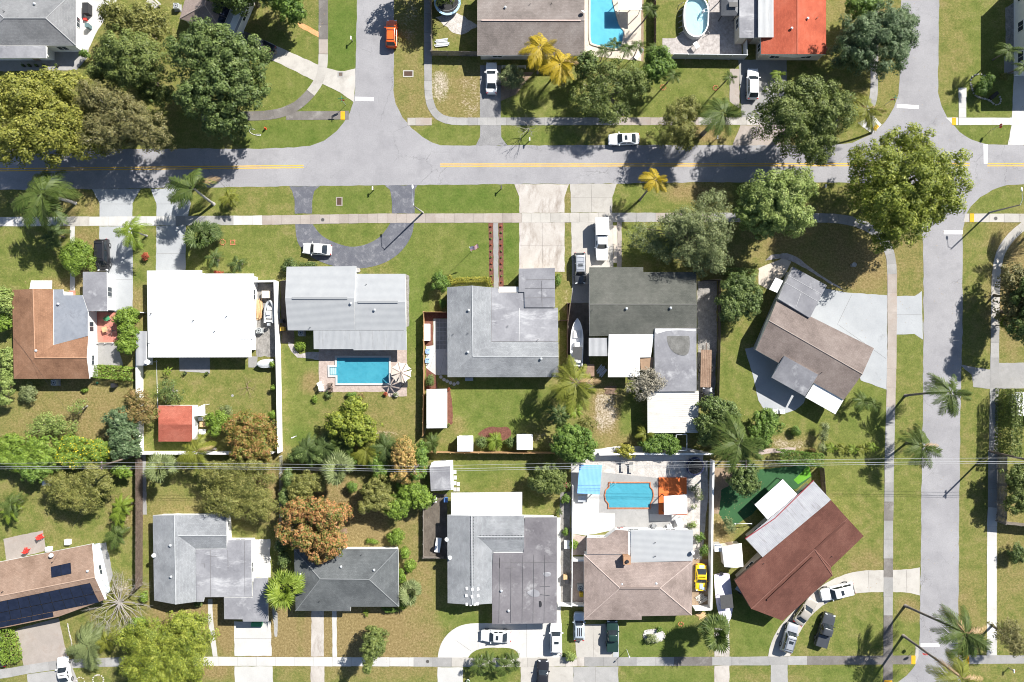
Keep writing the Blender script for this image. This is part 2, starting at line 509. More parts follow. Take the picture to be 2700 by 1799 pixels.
# (u, v, ru, rv, dry, sand, lush) in whole-picture coordinates (2353 wide)
SPOTS = [
 (700, 230, 130, 130, .05, 0, .35), (790, 90, 50, 110, -.3, 0, .9), (700, 310, 130, 40, -.2, 0, .7), (760, 225, 70, 60, -.1, 0, .5),
 (940, 200, 40, 120, .45, .05, 0), (1045, 220, 75, 70, .55, .25, 0), (1010, 195, 22, 40, .5, .62, 0), (1085, 225, 35, 60, .6, .45, 0), (1010, 80, 40, 60, .3, .1, 0),
 (940, 50, 30, 70, .5, .45, 0), (1060, 60, 40, 30, .4, .1, 0),
 (1030, 310, 70, 25, -.1, 0, .4), (1230, 310, 80, 25, -.1, 0, .5), (1250, 240, 110, 50, .1, 0, .2), (1560, 230, 130, 70, .05, 0, .3), (1490, 100, 60, 90, .1, .1, .3),
 (1620, 305, 40, 25, .8, .2, 0), (2000, 50, 120, 60, .45, .05, 0), (2020, 230, 60, 90, .4, .1, 0), (1850, 300, 60, 40, .6, .1, 0),
 (2230, 150, 70, 130, .15, 0, .35), (2190, 150, 40, 140, .35, 0, .0), (2250, 290, 80, 40, -.1, 0, .5), (2260, 230, 60, 60, 0, 0, .4),
 (560, 460, 120, 35, .25, 0, .15), (330, 465, 30, 30, .0, 0, .3), (180, 470, 60, 30, .55, 0, 0), (60, 480, 60, 30, .3, 0, .1), (50, 600, 80, 80, .2, 0, .25), (200, 550, 30, 30, .6, .05, 0),
 (540, 570, 130, 60, .2, 0, .25), (330, 620, 30, 110, .15, 0, .3), (320, 700, 25, 50, .5, .2, 0), (205, 635, 30, 30, .7, .2, 0), (170, 655, 70, 14, .7, .4, 0),
 (810, 460, 90, 35, -.05, 0, .6), (1070, 458, 125, 38, -.25, 0, .85), (1040, 570, 110, 70, -.1, 0, .7), (1175, 560, 20, 70, -.3, 0, .9), (810, 535, 90, 40, .1, 0, .4), (950, 680, 30, 120, -.1, 0, .7),
 (1010, 560, 60, 45, .15, 0, .3), (1305, 560, 12, 140, .4, .1, .2), (1300, 470, 10, 40, .5, .2, 0), (1480, 460, 70, 35, .2, 0, .3), (1590, 440, 70, 20, .75, .1, 0), (1500, 550, 90, 40, .15, 0, .3), (1610, 610, 60, 60, .5, .2, 0),
 (1300, 690, 14, 60, .4, .4, 0), (2080, 650, 40, 60, .35, .05, .1), (2085, 560, 40, 60, .5, .1, 0), (1960, 620, 90, 60, .6, 0, 0), (1860, 560, 150, 60, .6, 0, 0), (2235, 620, 40, 120, .3, 0, .1), (2290, 470, 60, 30, .1, 0, .3),
 (2320, 650, 50, 140, .75, .25, 0), (1990, 610, 60, 40, .8, 0, 0),
 (160, 920, 130, 60, .55, .02, 0), (240, 960, 70, 70, .65, .08, 0), (60, 1010, 60, 60, .5, .15, 0), (300, 820, 30, 40, .5, .3, 0), (120, 985, 50, 40, .6, .3, 0), (480, 900, 140, 70, .28, 0, .1), (400, 1000, 40, 30, 0, 0, .6), (640, 880, 30, 80, .4, .1, 0),
 (30, 1190, 40, 40, .2, 0, .2), (250, 1180, 60, 100, .25, 0, .15), (60, 1300, 60, 30, .2, .1, .3), (420, 1180, 90, 40, .5, .05, 0), (600, 1100, 50, 90, .7, .25, 0),
 (700, 870, 50, 130, .1, 0, .3), (715, 880, 25, 25, .7, .1, 0), (840, 980, 100, 70, .45, .05, .05), (920, 940, 40, 60, .4, .05, 0), (690, 1000, 30, 20, -.2, 0, .8), (860, 1000, 80, 14, .6, .5, 0),
 (1140, 950, 100, 70, -.05, 0, .55), (1050, 980, 25, 20, .5, .1, 0), (1240, 1000, 40, 30, .4, .4, 0), (1130, 1090, 110, 30, .1, 0, .4), (1180, 1120, 50, 20, .4, .2, 0),
 (1420, 980, 60, 60, .6, .35, 0), (1450, 960, 25, 40, 0, 0, .5), (1390, 940, 30, 50, .8, .6, 0), (1690, 900, 50, 120, .2, .05, .3), (1660, 1000, 40, 60, .5, .2, 0), (1850, 960, 60, 60, .2, .05, .3), (1820, 1020, 70, 20, .6, .5, 0),
 (2000, 960, 70, 80, .0, 0, .5), (1970, 1080, 100, 80, .15, 0, .2), (2085, 850, 40, 90, .15, 0, .3), (2085, 950, 40, 90, .25, 0, .2), (2080, 1180, 40, 100, .2, 0, .2), (1990, 1250, 60, 60, .25, .05, .15), (1990, 1290, 40, 30, .5, .2, 0),
 (2230, 950, 40, 140, .3, 0, .15), (2230, 1200, 40, 180, .3, .05, .15), (2320, 1250, 40, 130, .5, .25, .1), (2220, 1400, 30, 80, .5, .15, 0),
 (840, 1200, 60, 60, .85, .15, 0), (770, 1130, 60, 50, .7, .15, 0), (940, 1180, 40, 50, .5, .1, .1), (960, 1200, 40, 60, .55, .05, .1),
 (630, 1460, 60, 70, 1.0, .02, 0), (730, 1460, 30, 70, 1.0, 0, 0), (870, 1460, 120, 70, .95, .10, 0), (830, 1445, 60, 40, .9, .3, 0), (960, 1430, 40, 60, .7, .2, 0), (960, 1330, 50, 80, .6, 0, .05), (600, 1540, 60, 20, .4, 0, .3), (880, 1540, 120, 20, .55, .05, .1),
 (1060, 1420, 50, 20, .05, 0, .5), (440, 1400, 80, 60, 1.1, 0, 0), (520, 1440, 20, 60, 1.1, 0, 0), (480, 1540, 60, 20, .8, 0, 0), (380, 1340, 30, 60, .7, 0, 0),
 (250, 1290, 40, 90, .3, .05, .15), (290, 1180, 40, 40, .6, .4, 0), (280, 1350, 30, 30, .4, .5, 0), (240, 1540, 60, 20, .3, 0, .15), (190, 1450, 30, 40, .4, 0, .2),
 (1130, 1530, 50, 40, .0, 0, .5), (1300, 1470, 16, 50, 0, 0, .6), (1500, 1480, 100, 50, -.1, 0, .65), (1560, 1560, 120, 20, .0, 0, .5), (1640, 1440, 30, 20, .6, .4, 0), (1740, 1440, 50, 70, -.05, 0, .6), (1950, 1450, 90, 50, .2, 0, .25), (1960, 1550, 90, 20, .0, 0, .5), (2080, 1450, 40, 80, .15, 0, .3), (2090, 1400, 30, 30, .6, .1, 0),
 (1680, 1120, 30, 60, .9, .5, 0), (1640, 1230, 40, 50, .7, .4, 0), (1620, 1130, 30, 40, .8, .6, 0),
]
def make_ground():
 xs = np.concatenate([[-1500, -700, -300, -150], np.arange(-100, 100.1, 0.8), [150, 300, 700, 1500]])
 ys = np.concatenate([[-1500, -700, -300, -120], np.arange(-72, 72.1, 0.8), [120, 300, 700, 1500]])
 nx, ny = len(xs), len(ys)
 X, Y = np.meshgrid(xs, ys)
 co = np.stack([X, Y, np.zeros_like(X)], -1).reshape(-1, 3)
 idx = np.arange(nx * ny).reshape(ny, nx)
 q = np.stack([idx[:-1, :-1], idx[:-1, 1:], idx[1:, 1:], idx[1:, :-1]], -1).reshape(-1, 4)
 me = quads_mesh("ground", co, q)
 k = 2700.0 / 2353.0
 pu = (X / S + 1350.0) / k; pv = (899.5 - Y / S) / k
 dry = np.full(X.shape, 0.33); sand = np.zeros(X.shape); lush = np.full(X.shape, 0.18)
 for (u, v, ru, rv, d, s_, l) in SPOTS:
  w = np.clip(1.7 - np.maximum(np.abs((pu - u) / ru), np.abs((pv - v) / rv)) * 0.5 - 0.7 * np.hypot((pu - u) / ru, (pv - v) / rv), 0, 1)
  dry = dry * (1 - w) + d * w; sand = sand * (1 - w) + s_ * w; lush = lush * (1 - w) + l * w
 for n, a in (("dry", dry), ("sand", sand), ("lush", lush)):
  at = me.attributes.new(n, 'FLOAT', 'POINT')
  at.data.foreach_set("value", a.reshape(-1).astype(np.float32))
 me.materials.append(ground_material())
 tag(link("ground", me), kind='structure')
def quads_mesh(name, co, q, smooth=False):
 me = bpy.data.meshes.new(name)
 n = len(q); k = q.shape[1]
 me.vertices.add(len(co)); me.vertices.foreach_set("co", np.ascontiguousarray(co, dtype=np.float32).reshape(-1))
 me.loops.add(n * k); me.loops.foreach_set("vertex_index", np.ascontiguousarray(q, dtype=np.int32).reshape(-1))
 me.polygons.add(n)
 me.polygons.foreach_set("loop_start", np.arange(0, n * k, k, dtype=np.int32))
 me.polygons.foreach_set("loop_total", np.full(n, k, dtype=np.int32))
 me.update(calc_edges=True)
 if smooth: me.polygons.foreach_set("use_smooth", np.ones(n, dtype=bool))
 return me
make_ground()

# ------------------------------------------------------------------ paved surfaces
ASPH = gritty("asphalt_grey", (0.245, 0.240, 0.252), (0.318, 0.312, 0.322), big=0.12, fine=5.0, contrast=0.2, stain=(0.19, 0.187, 0.197), stain_scale=0.3, stain_lo=0.5, stain_hi=0.82, cracks=0.2)
ASPHD = gritty("asphalt_dark", (0.098, 0.102, 0.124), (0.150, 0.153, 0.172), big=0.5, fine=8.0, contrast=0.3, stain=(0.20, 0.20, 0.215), stain_scale=0.9)
ASPHM = gritty("asphalt_worn", (0.215, 0.212, 0.215), (0.30, 0.295, 0.295), big=0.6, fine=9.0, contrast=0.4)
CON = gritty("concrete", (0.37, 0.35, 0.32), (0.46, 0.435, 0.40), big=0.3, fine=7.0, contrast=0.12, stain=(0.27, 0.25, 0.225), stain_scale=0.4, stain_lo=0.52, stain_hi=0.8, slabvar=0.14)
CONW = gritty("concrete_bright", (0.428, 0.419, 0.405), (0.521, 0.512, 0.493), big=0.3, fine=7.0, contrast=0.1, stain=(0.372, 0.358, 0.335), stain_scale=0.5, stain_lo=0.58, stain_hi=0.8, slabvar=0.08)
CONB = gritty("concrete_bluish", (0.30, 0.312, 0.325), (0.365, 0.377, 0.39), big=0.25, fine=5.0, contrast=0.1, stain=(0.225, 0.23, 0.235), stain_scale=0.4, stain_lo=0.6, stain_hi=0.8)
CONT = gritty("concrete_tan", (0.31, 0.27, 0.24), (0.39, 0.345, 0.31), big=0.4, fine=7.0, contrast=0.16, stain=(0.30, 0.25, 0.215), stain_scale=0.5, slabvar=0.18)
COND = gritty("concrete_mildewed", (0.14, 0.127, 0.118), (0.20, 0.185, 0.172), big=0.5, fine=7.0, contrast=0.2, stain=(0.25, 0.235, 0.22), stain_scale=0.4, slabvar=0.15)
CONS = gritty("concrete_stained", (0.36, 0.325, 0.29), (0.48, 0.45, 0.42), big=0.35, fine=6.0, contrast=0.15, stain=(0.22, 0.185, 0.155), stain_scale=0.45, stain_lo=0.5, stain_hi=0.72, stretch=(1.3, 0.5, 1))
CONGR = gritty("concrete_grey", (0.28, 0.275, 0.268), (0.36, 0.35, 0.34), big=0.4, fine=7.0, contrast=0.16, stain=(0.25, 0.245, 0.235), stain_scale=0.6, slabvar=0.2)
PAVR = gritty("paver_pink", (0.36, 0.285, 0.25), (0.48, 0.395, 0.35), big=1.5, fine=4.0, contrast=0.3)
PAVT = gritty("paver_cream", (0.47, 0.405, 0.34), (0.55, 0.485, 0.41), big=1.0, fine=4.0, contrast=0.12)
PAVG = gritty("paver_grey", (0.30, 0.27, 0.255), (0.50, 0.46, 0.44), big=1.8, fine=3.0, contrast=0.3)
REDP = gritty("red_patio_paint", (0.42, 0.16, 0.12), (0.52, 0.22, 0.17), big=0.8, fine=4.0, contrast=0.15)
ORNP = gritty("orange_paint", (0.62, 0.14, 0.035), (0.70, 0.18, 0.05), big=0.8, fine=4.0, contrast=0.1)
MULCH = gritty("red_mulch", (0.13, 0.05, 0.035), (0.23, 0.10, 0.07), big=2.0, fine=6.0, contrast=0.5, bump=0.8)
DIRT = gritty("bare_dirt", (0.24, 0.17, 0.115), (0.36, 0.27, 0.19), big=0.8, fine=6.0, contrast=0.35, bump=0.6)
DIRTD = gritty("dark_soil", (0.09, 0.075, 0.06), (0.17, 0.145, 0.12), big=0.8, fine=6.0, contrast=0.35, bump=0.6)
GRAV = gritty("pale_gravel", (0.42, 0.385, 0.35), (0.66, 0.62, 0.585), big=1.2, fine=5.0, contrast=0.45, bump=0.9)
GRAVD = gritty("grey_gravel", (0.19, 0.18, 0.165), (0.36, 0.34, 0.32), big=1.2, fine=5.0, contrast=0.45, bump=0.9)
TURF = gritty("artificial_turf", (0.025, 0.083, 0.030), (0.040, 0.112, 0.043), big=0.5, fine=8.0, contrast=0.15)
TURFB = gritty("bright_turf", (0.09, 0.27, 0.02), (0.13, 0.33, 0.03), big=0.5, fine=8.0, contrast=0.15)
YEL = gritty("road_paint_yellow", (0.60, 0.36, 0.05), (0.68, 0.43, 0.07), big=1.0, fine=6.0, contrast=0.2, stain=(0.40, 0.33, 0.20), stain_scale=2.0, stain_lo=0.58, stain_hi=0.75)
WHT = gritty("road_paint_white", (0.74, 0.74, 0.74), (0.82, 0.82, 0.82), big=1.0, fine=6.0, contrast=0.1)
YTAC = gritty("tactile_yellow", (0.60, 0.31, 0.015), (0.66, 0.36, 0.02), big=1.0, fine=4.0, contrast=0.15)
REDBR = gritty("brick_red_edge", (0.42, 0.15, 0.07), (0.55, 0.22, 0.12), big=2.0, fine=5.0, contrast=0.3)

# the carriageways: one sheet
def road():
 P = []
 def a(c, r, pts):
  T(c, r); P.extend(G(pts))
 a(0, 0, [(-2400, 1330), (2350, 1316)])
 a(1, 0, [(200, 1314), (420, 1308), (560, 1293), (690, 1245), (800, 1160), (865, 1080), (915, 1000), (948, 900), (962, 800), (978, 0), (985, -1500),
             (1310, -1500), (1306, 0), (1300, 800), (1320, 920), (1380, 1040), (1460, 1135), (1560, 1215), (1640, 1262), (1720, 1288)])
 a(2, 0, [(0, 1288), (2350, 1285)])
 a(3, 0, [(600, 1285), (830, 1265), (1000, 1190), (1120, 1080), (1200, 950), (1240, 830), (1256, 600), (1262, 0), (1268, -1500), (1602, -1500), (1598, 0), (1588, 820),
             (1620, 940), (1680, 1060), (1780, 1170), (1880, 1235), (2030, 1280), (2350, 1282), (4600, 1280)])
 a(3, 1, [(4600, 150), (2350, 155), (2200, 162), (2070, 205), (1960, 270), (1880, 350), (1830, 440), (1807, 560), (1805, 1568)])
 a(3, 2, [(1800, 60), (1785, 800), (1776, 1568)])
 a(3, 3, [(1768, 900), (1762, 1350), (1770, 1480), (1800, 1580), (1880, 1700), (2050, 1790), (4600, 1790), (4600, 2160), (-12000, 2160), (-12000, 1800), (900, 1790), (1100, 1690),
             (1230, 1570), (1310, 1510), (1385, 1420), (1415, 1330), (1424, 1200), (1438, 300)])
 a(3, 2, [(1440, 1500), (1455, 500), (1460, 60)])
 a(3, 1, [(1462, 1500), (1458, 700), (1440, 560), (1400, 420), (1330, 300), (1250, 215), (1150, 150), (600, 138)])
 a(2, 1, [(1880, 136), (1090, 150)])
 a(1, 1, [(2350, 153), (1100, 166), (0, 176)])
 a(0, 1, [(940, 197), (0, 204), (-2400, 225)])
 p = rough_edge(P, 0.9, 0.07, 3)
 mb = MB(); mb.prism(p, -0.05, 0.012)
 tag(mb.build("road", ASPH), kind='structure')
road()

def mark(name, pts, mat, z=0.018, amp=0.0, label=None, cat=None, group=None):
 p = G(pts)
 if amp: p = rough_edge(p, 0.5, amp, len(p))
 mb = MB(); mb.prism(p, z - 0.004, z)
 o = mb.build(name, mat)
 tag(o, label, cat, group, 'structure')
def yline(c, r, a, b, off):
 T(c, r)
 A, B = Vector(W(*a)[:2]), Vector(W(*b)[:2])
 n = (B - A).normalized(); n = Vector((-n.y, n.x))
 for s in (-1, 1):
  mb = MB(); q = n * off * s; h = n * 0.08
  pts = [A + q + h, A + q - h, B + q - h, B + q + h]
  mb.prism([tuple(x) for x in rough_edge([tuple(x) for x in pts], 0.8, 0.012, 5)], 0.014, 0.018)
  tag(mb.build("centre_line", YEL), kind='structure')
yline(1, 0, (-4600, 1530), (505, 1475), 0.17)
yline(1, 0, (1715, 1463), (6400, 1458), 0.17)
yline(3, 0, (2025, 1460), (4600, 1460), 0.17)
T(1, 0); mark("stop_line", [(962, 858), (1127, 862), (1125, 896), (962, 893)], WHT)
T(3, 0); mark("stop_line", [(1226, 922), (1420, 934), (1418, 966), (1223, 955)], WHT); mark("stop_line", [(1992, 1277), (2026, 1277), (2028, 1450), (1994, 1450)], WHT)
T(3, 1); mark("stop_line", [(1640, 562), (1806, 562), (1806, 597), (1640, 597)], WHT)
T(3, 3); mark("stop_line", [(1435, 1222), (1602, 1222), (1600, 1256), (1435, 1256)], WHT)

# ------------------------------------------------------------------ pavements built slab by slab
def walk(path, width, slab_len, mats, start=0.0, z=0.034, sm=0):
 pts = [Vector(p) for p in (smoothpath(path, sm) if sm else path)]
 L = [0.0]
 for a, b in zip(pts[:-1], pts[1:]): L.append(L[-1] + (b - a).length)
 def at(s):
  s = max(0.0, min(L[-1] - 1e-6, s))
  for i in range(len(pts) - 1):
   if s <= L[i + 1]:
    d = (pts[i + 1] - pts[i]).normalized()
    return pts[i].lerp(pts[i + 1], (s - L[i]) / max(1e-9, L[i + 1] - L[i])), d
  return pts[-1], (pts[-1] - pts[-2]).normalized()
 ends = []
 bed = MB()
 n = max(2, int(L[-1] / 0.7)); lf = []; rt = []
 for i in range(n + 1):
  p, d = at(L[-1] * i / n); nr = Vector((-d.y, d.x)) * (width / 2 - 0.01)
  lf.append(tuple(p + nr)); rt.append(tuple(p - nr))
 bed.prism(lf + rt[::-1], -0.05, 0.0085)
 root = bed.build("sidewalk", COND); tag(root, kind='structure')
 s = 0.0; rg = random.Random(int(L[-1] * 100))
 while s < L[-1] - 0.2:
  e = min(L[-1], s + slab_len)
  if L[-1] - e < 0.4: e = L[-1]
  k = max(1, int((e - s) / 0.6)) if sm else 1
  lf = []; rt = []
  for i in range(k + 1):
   p, d = at(s + 0.012 + (e - s - 0.024) * i / k); nr = Vector((-d.y, d.x)) * (width / 2 + rg.uniform(-.03, .03))
   lf.append(tuple(p + nr)); rt.append(tuple(p - nr))
  mb = MB(); mb.prism(lf + rt[::-1], 0.0, z + rg.uniform(-0.004, 0.004))
  fr = (s + e) / 2 / L[-1]
  mat = [m for f, m in mats if fr >= f][-1]
  mb.build("slab", mat, root)
  s = e
def mp(*tiles):
 out = []
 for (c, r, pts) in tiles:
  T(c, r); out += G(pts)
 return out
SW = 1.47
walk(mp((0, 1, [(-400, 488), (0, 486), (1000, 482), (2350, 473)]), (1, 1, [(1100, 457), (2350, 453)]), (2, 1, [(1100, 449)])), SW, 1.52,
     [(0, CONW), (.16, CON), (.2, CONW), (.33, CONGR), (.42, CONW), (.47, CONT), (.86, CON)])
walk(mp((2, 1, [(1100, 448), (2200, 449)]), (3, 1, [(500, 451), (750, 460), (960, 520), (1110, 640), (1172, 780), (1182, 950)])), SW, 1.52, [(0, CONGR), (.12, CONT), (.3, CONGR)], sm=2)
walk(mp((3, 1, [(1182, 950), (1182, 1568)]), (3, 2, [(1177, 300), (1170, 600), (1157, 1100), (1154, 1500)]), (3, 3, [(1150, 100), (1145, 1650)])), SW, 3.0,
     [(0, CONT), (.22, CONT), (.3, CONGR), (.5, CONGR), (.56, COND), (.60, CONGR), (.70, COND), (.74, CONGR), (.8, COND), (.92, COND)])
T(1, 0)
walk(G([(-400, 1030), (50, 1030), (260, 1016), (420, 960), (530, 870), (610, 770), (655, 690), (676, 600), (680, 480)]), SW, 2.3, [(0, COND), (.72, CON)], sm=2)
walk(G([(680, 478), (680, -900)]), SW, 2.3, [(0, CONT), (.1, COND)])
walk(G([(350, 1026), (905, 1021)]), SW - .12, 2.3, [(0, COND)], z=.026)
walk(G([(1605, -900), (1605, 760), (1614, 880), (1650, 985), (1720, 1050), (1830, 1076), (1960, 1076)]) , 1.2, 1.52, [(0, CONGR)], sm=2)
walk(G([(1425, 1078), (1640, 1077)]), 1.2, 1.3, [(0, CON), (.3, CONT)])
walk(mp((1, 0, [(1960, 1076), (2350, 1076)]), (2, 0, [(300, 1076), (1160, 1075), (2350, 1072)]), (3, 0, [(400, 1078), (700, 1090)])), 1.2, 1.52, [(0, CONGR), (.4, CONT), (.62, CON)])
T(3, 0)
walk(G([(1026, -400), (1026, 700), (1020, 860), (985, 980)]), 1.2, 2.3, [(0, CONGR)], sm=1)
walk(G([(1805, 778), (1805, 1042)]), 1.2, 1.6, [(0, CONW)])
walk(G([(1772, 1076), (2250, 1075)]), 1.15, 2.7, [(0, CONW)])
walk(mp((3, 1, [(1907, 452), (2350, 454), (3600, 454)])), 1.35, 2.4, [(0, CON)])
walk(mp((3, 1, [(2420, 470), (2260, 590), (2150, 730), (2112, 870), (2098, 1050), (2092, 1568)]), (3, 2, [(2086, 440), (2078, 1000)])), 1.35, 2.4, [(0, CON), (.5, CONGR)], sm=1)
walk(mp((3, 2, [(2078, 1000), (2074, 1500)]), (3, 3, [(2066, 100), (2064, 1335)])), 1.55, 3.0, [(0, CONGR), (.3, CONW)])
T(3, 3)
walk(G([(1862, 1368), (2350, 1366), (3600, 1366)]), 1.35, 3.0, [(0, CONGR)])
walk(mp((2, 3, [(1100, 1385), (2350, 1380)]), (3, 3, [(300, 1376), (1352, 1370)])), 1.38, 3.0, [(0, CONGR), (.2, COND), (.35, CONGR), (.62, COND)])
walk(mp((0, 3, [(1600, 1381), (2350, 1384)]), (1, 3, [(600, 1386), (1480, 1388)])), 1.42, 3.0, [(0, CONW)])
walk(mp((1, 3, [(1480, 1388), (2350, 1394)]), (2, 3, [(300, 1390), (1100, 1385)])), 1.42, 3.0, [(0, CONGR), (.2, CON), (.7, CONS), (.85, CONGR)])
T(0, 3)
walk(G([(-400, 1530), (0, 1500), (230, 1455), (470, 1420), (640, 1400), (1050, 1388), (1600, 1381)]), 1.42, 3.0, [(0, CONGR)])

# ------------------------------------------------------------------ driveways, patios, beds (sheets)
def pave(name, pts, mat, z=0.022, amp=0.05, lab=None):
 return slab(name, pts, z, mat, amp=amp, seed=len(pts) + int(abs(pts[0][0])))
T(1, 0)
pave("driveway", [(275, 555), (350, 445), (630, 573), (718, 605), (800, 627), (870, 630), (962, 608), (962, 760), (948, 905), (830, 820), (690, 752), (600, 715)], CON)
pave("driveway", [(-330, 250), (0, 285), (350, 445), (275, 555), (-100, 420)], CON, z=.020)
pave("driveway", [(2068, 580), (2250, 580), (2250, 1042), (2068, 1042)], ASPHM)
pave("driveway", [(2068, 1110), (2252, 1110), (2255, 1215), (2310, 1289), (2030, 1289), (2066, 1215)], ASPHM)
pave("footpath", [(450, 205), (500, 210), (642, 285), (640, 332), (470, 240)], gritty("orange_path", (0.55, 0.24, 0.09), (0.68, 0.36, 0.17), big=1.0, contrast=0.25), z=.02)
T(2, 0)
pave("paver_deck", [(770, -300), (1310, -300), (1310, 540), (770, 490)], PAVT)
pave("flower_bed", [(1310, -300), (1332, -300), (1332, 545), (1310, 545)], DIRT, z=.02)
pave("paver_deck", [(1500, 340), (1610, 340), (1670, 290), (1900, 200), (1900, -300), (2200, -300), (2200, 485), (1500, 480)], PAVG)
pave("driveway", [(2170, 530), (2600, 530), (2600, 900), (2580, 1040), (2200, 1040), (2180, 640)], CONGR)
pave("driveway", [(2190, 1110), (2600, 1110), (2640, 1286), (2120, 1288)], CONT)
pave("footpath", [(2095, 612), (2180, 612), (2180, 960), (2095, 900)], CONT, z=.024)
pave("flower_bed", [(0, 800), (150, 640), (360, 640), (200, 840), (60, 900)], DIRT, z=.01)
T(0, 0)
pave("patio", [(-400, 380), (800, 380), (770, 520), (680, 620), (-400, 640)], CONGR)
pave("patio", [(655, -300), (1050, -300), (1030, 20), (870, 260), (780, 440), (655, 440)], CONW, z=.026)
T(3, 0)
pave("driveway", [(2262, 650), (2800, 650), (2800, 1285), (2205, 1285), (2240, 1110), (2250, 860)], CONW)
pave("patio", [(2175, 500), (2500, 490), (2500, 650), (2175, 650)], CONGR)
pave("gravel_strip", [(2185, 70), (2300, 0), (2300, 480), (2190, 500)], GRAVD, z=.016)
pave("kerb_ramp", [(1090, 1105), (1008, 1190), (880, 1090), (1010, 1020)], CONW, z=.026)
pave("kerb_ramp", [(1655, 1042), (1768, 1042), (1768, 1108), (1722, 1108)], CONW, z=.026)
T(0, 1)
pave("driveway", [(815, 198), (1245, 198), (1172, 325), (1172, 443), (882, 445), (882, 325)], CONB)
pave("driveway", [(880, 528), (1175, 526), (1175, 1290), (945, 1290), (940, 925), (878, 700)], CONB)
pave("driveway", [(1335, 197), (1640, 190), (1690, 325), (1665, 437), (1385, 440), (1385, 325)], CONB)
pave("driveway", [(1385, 523), (1645, 520), (1642, 960), (1380, 960)], CONB)
pave("footpath", [(622, 528), (663, 528), (663, 1095), (622, 1095)], CONW)
pave("footpath", [(610, 1097), (668, 1097), (668, 1145), (612, 1145)], REDP, z=.024)
pave("patio", [(850, 1285), (1030, 1280), (1040, 1560), (860, 1552)], REDP)
pave("patio", [(860, 1554), (1040, 1562), (1090, 1760), (870, 1755)], CONGR, z=.020)
T(1, 1)
pave("driveway", [(380, 174), (650, 171), (600, 215), (582, 300), (580, 414), (428, 416), (425, 290), (405, 215)], ASPHD)
pave("driveway", [(1225, 166), (1515, 162), (1488, 205), (1488, 412), (1288, 412), (1285, 290), (1270, 205)], ASPHD)
_in = smoothpath([(585, 508), (650, 600), (740, 655), (860, 700), (950, 712), (1060, 690), (1160, 640), (1220, 580), (1275, 497)], 2)
_ou = smoothpath([(1482, 497), (1470, 590), (1420, 690), (1340, 780), (1230, 850), (1100, 890), (960, 905), (800, 890), (620, 830), (520, 760), (460, 690), (438, 610), (432, 508)], 2)
pave("driveway", _in + _ou, ASPHD)
pave("footpath", [(2185, 497), (2228, 497), (2232, 1070), (2188, 1070)], CONGR, z=.03)
pave("flower_bed", [(2142, 497), (2183, 497), (2186, 1065), (2150, 1000)], MULCH, z=.02)
pave("flower_bed", [(2230, 497), (2272, 497), (2275, 1075), (2234, 1075)], MULCH, z=.02)
pave("flower_bed", [(1408, 950), (1440, 965), (1440, 1410), (1410, 1420)], GRAVD, z=.015)
pave("side_yard", [(300, 1010), (365, 1000), (420, 1460), (420, 1560), (310, 1560)], DIRTD, z=.008, amp=.1)
pave("side_yard", [(70, 1030), (255, 1030), (260, 1680), (90, 1680)], GRAVD, z=.008, amp=.1)
pave("patio", [(1655, 1345), (1780, 1345), (1780, 1840), (1670, 1840), (1590, 1780), (1590, 1590), (1655, 1580)], CONW, z=.016)
pave("flower_bed", [(1572, 1290), (1780, 1290), (1780, 1342), (1652, 1342), (1650, 1580), (1588, 1590), (1572, 1560)], MULCH, z=.012)
T(2, 1)
pave("driveway", [(190, 156), (672, 155), (632, 270), (632, 407), (234, 410), (232, 265)], CONS)
pave("driveway", [(232, 492), (634, 492), (634, 930), (232, 930)], CONS)
pave("driveway", [(680, 155), (1095, 150), (1055, 270), (1055, 406), (690, 406), (688, 270)], CON)
pave("driveway", [(692, 491), (1060, 490), (1066, 900), (850, 905), (850, 1040), (700, 1040)], CON)
pave("footpath", [(1098, 490), (1138, 490), (1138, 895), (1098, 895)], CONT)
pave("flower_bed", [(1062, 520), (1096, 520), (1096, 850), (1066, 850)], PAVT, z=.014)
pave("side_yard", [(700, 1040), (850, 1040), (850, 1205), (690, 1205)], CONGR, z=.02)
pave("side_yard", [(665, 1205), (850, 1205), (860, 1900), (900, 1990), (650, 1990)], DIRTD, z=.010, amp=.1)
pave("side_yard", [(1810, 1010), (1980, 1010), (1980, 1560), (1960, 2080), (1810, 2080)], GRAVD, z=.008, amp=.1)
T(3, 1)
pave("driveway", [(795, 1115), (1138, 1138), (1138, 1975), (905, 1890), (880, 1790), (940, 1570), (430, 1330), (560, 1060), (600, 1080)], CONB)
pave("driveway", [(1224, 1145), (1385, 1143), (1445, 1100), (1455, 1530), (1380, 1480), (1220, 1485)], CONB)
pave("footpath", [(60, 830), (110, 780), (250, 765), (340, 800), (470, 900), (590, 985), (780, 1105), (640, 1040), (420, 900), (290, 835), (190, 810)], PAVG)
pave("flower_bed", [(0, 900), (210, 810), (290, 840), (230, 960), (100, 1090), (0, 1040)], PAVT, z=.014)
pave("kerb_ramp", [(1830, 415), (1866, 415), (1866, 490), (1812, 490)], CON, z=.026)
T(3, 2)
_pt = [(-120, 100), (120, 60), (420, 520), (400, 580), (330, 640), (230, 672), (120, 672), (50, 640), (0, 560), (-20, 480), (-60, 300)]
pave("patio", _pt, CONB)
pave("driveway", [(1780, 240), (2040, 285), (2130, 225), (2800, 220), (2800, 445), (2040, 455), (1900, 440), (1885, 330)], CONGR)
pave("side_yard", [(0, 985), (330, 975), (330, 1015), (0, 1035)], PAVR, z=.015, amp=.08)
pave("putting_green", [(0, 1170), (420, 1130), (470, 1230), (340, 1340), (60, 1420), (-60, 1568), (-260, 1700), (-350, 1560), (-330, 1350)], TURF, z=.02)
pave("putting_green", [(310, 1260), (445, 1130), (470, 1225), (350, 1300)], TURFB, z=.026)
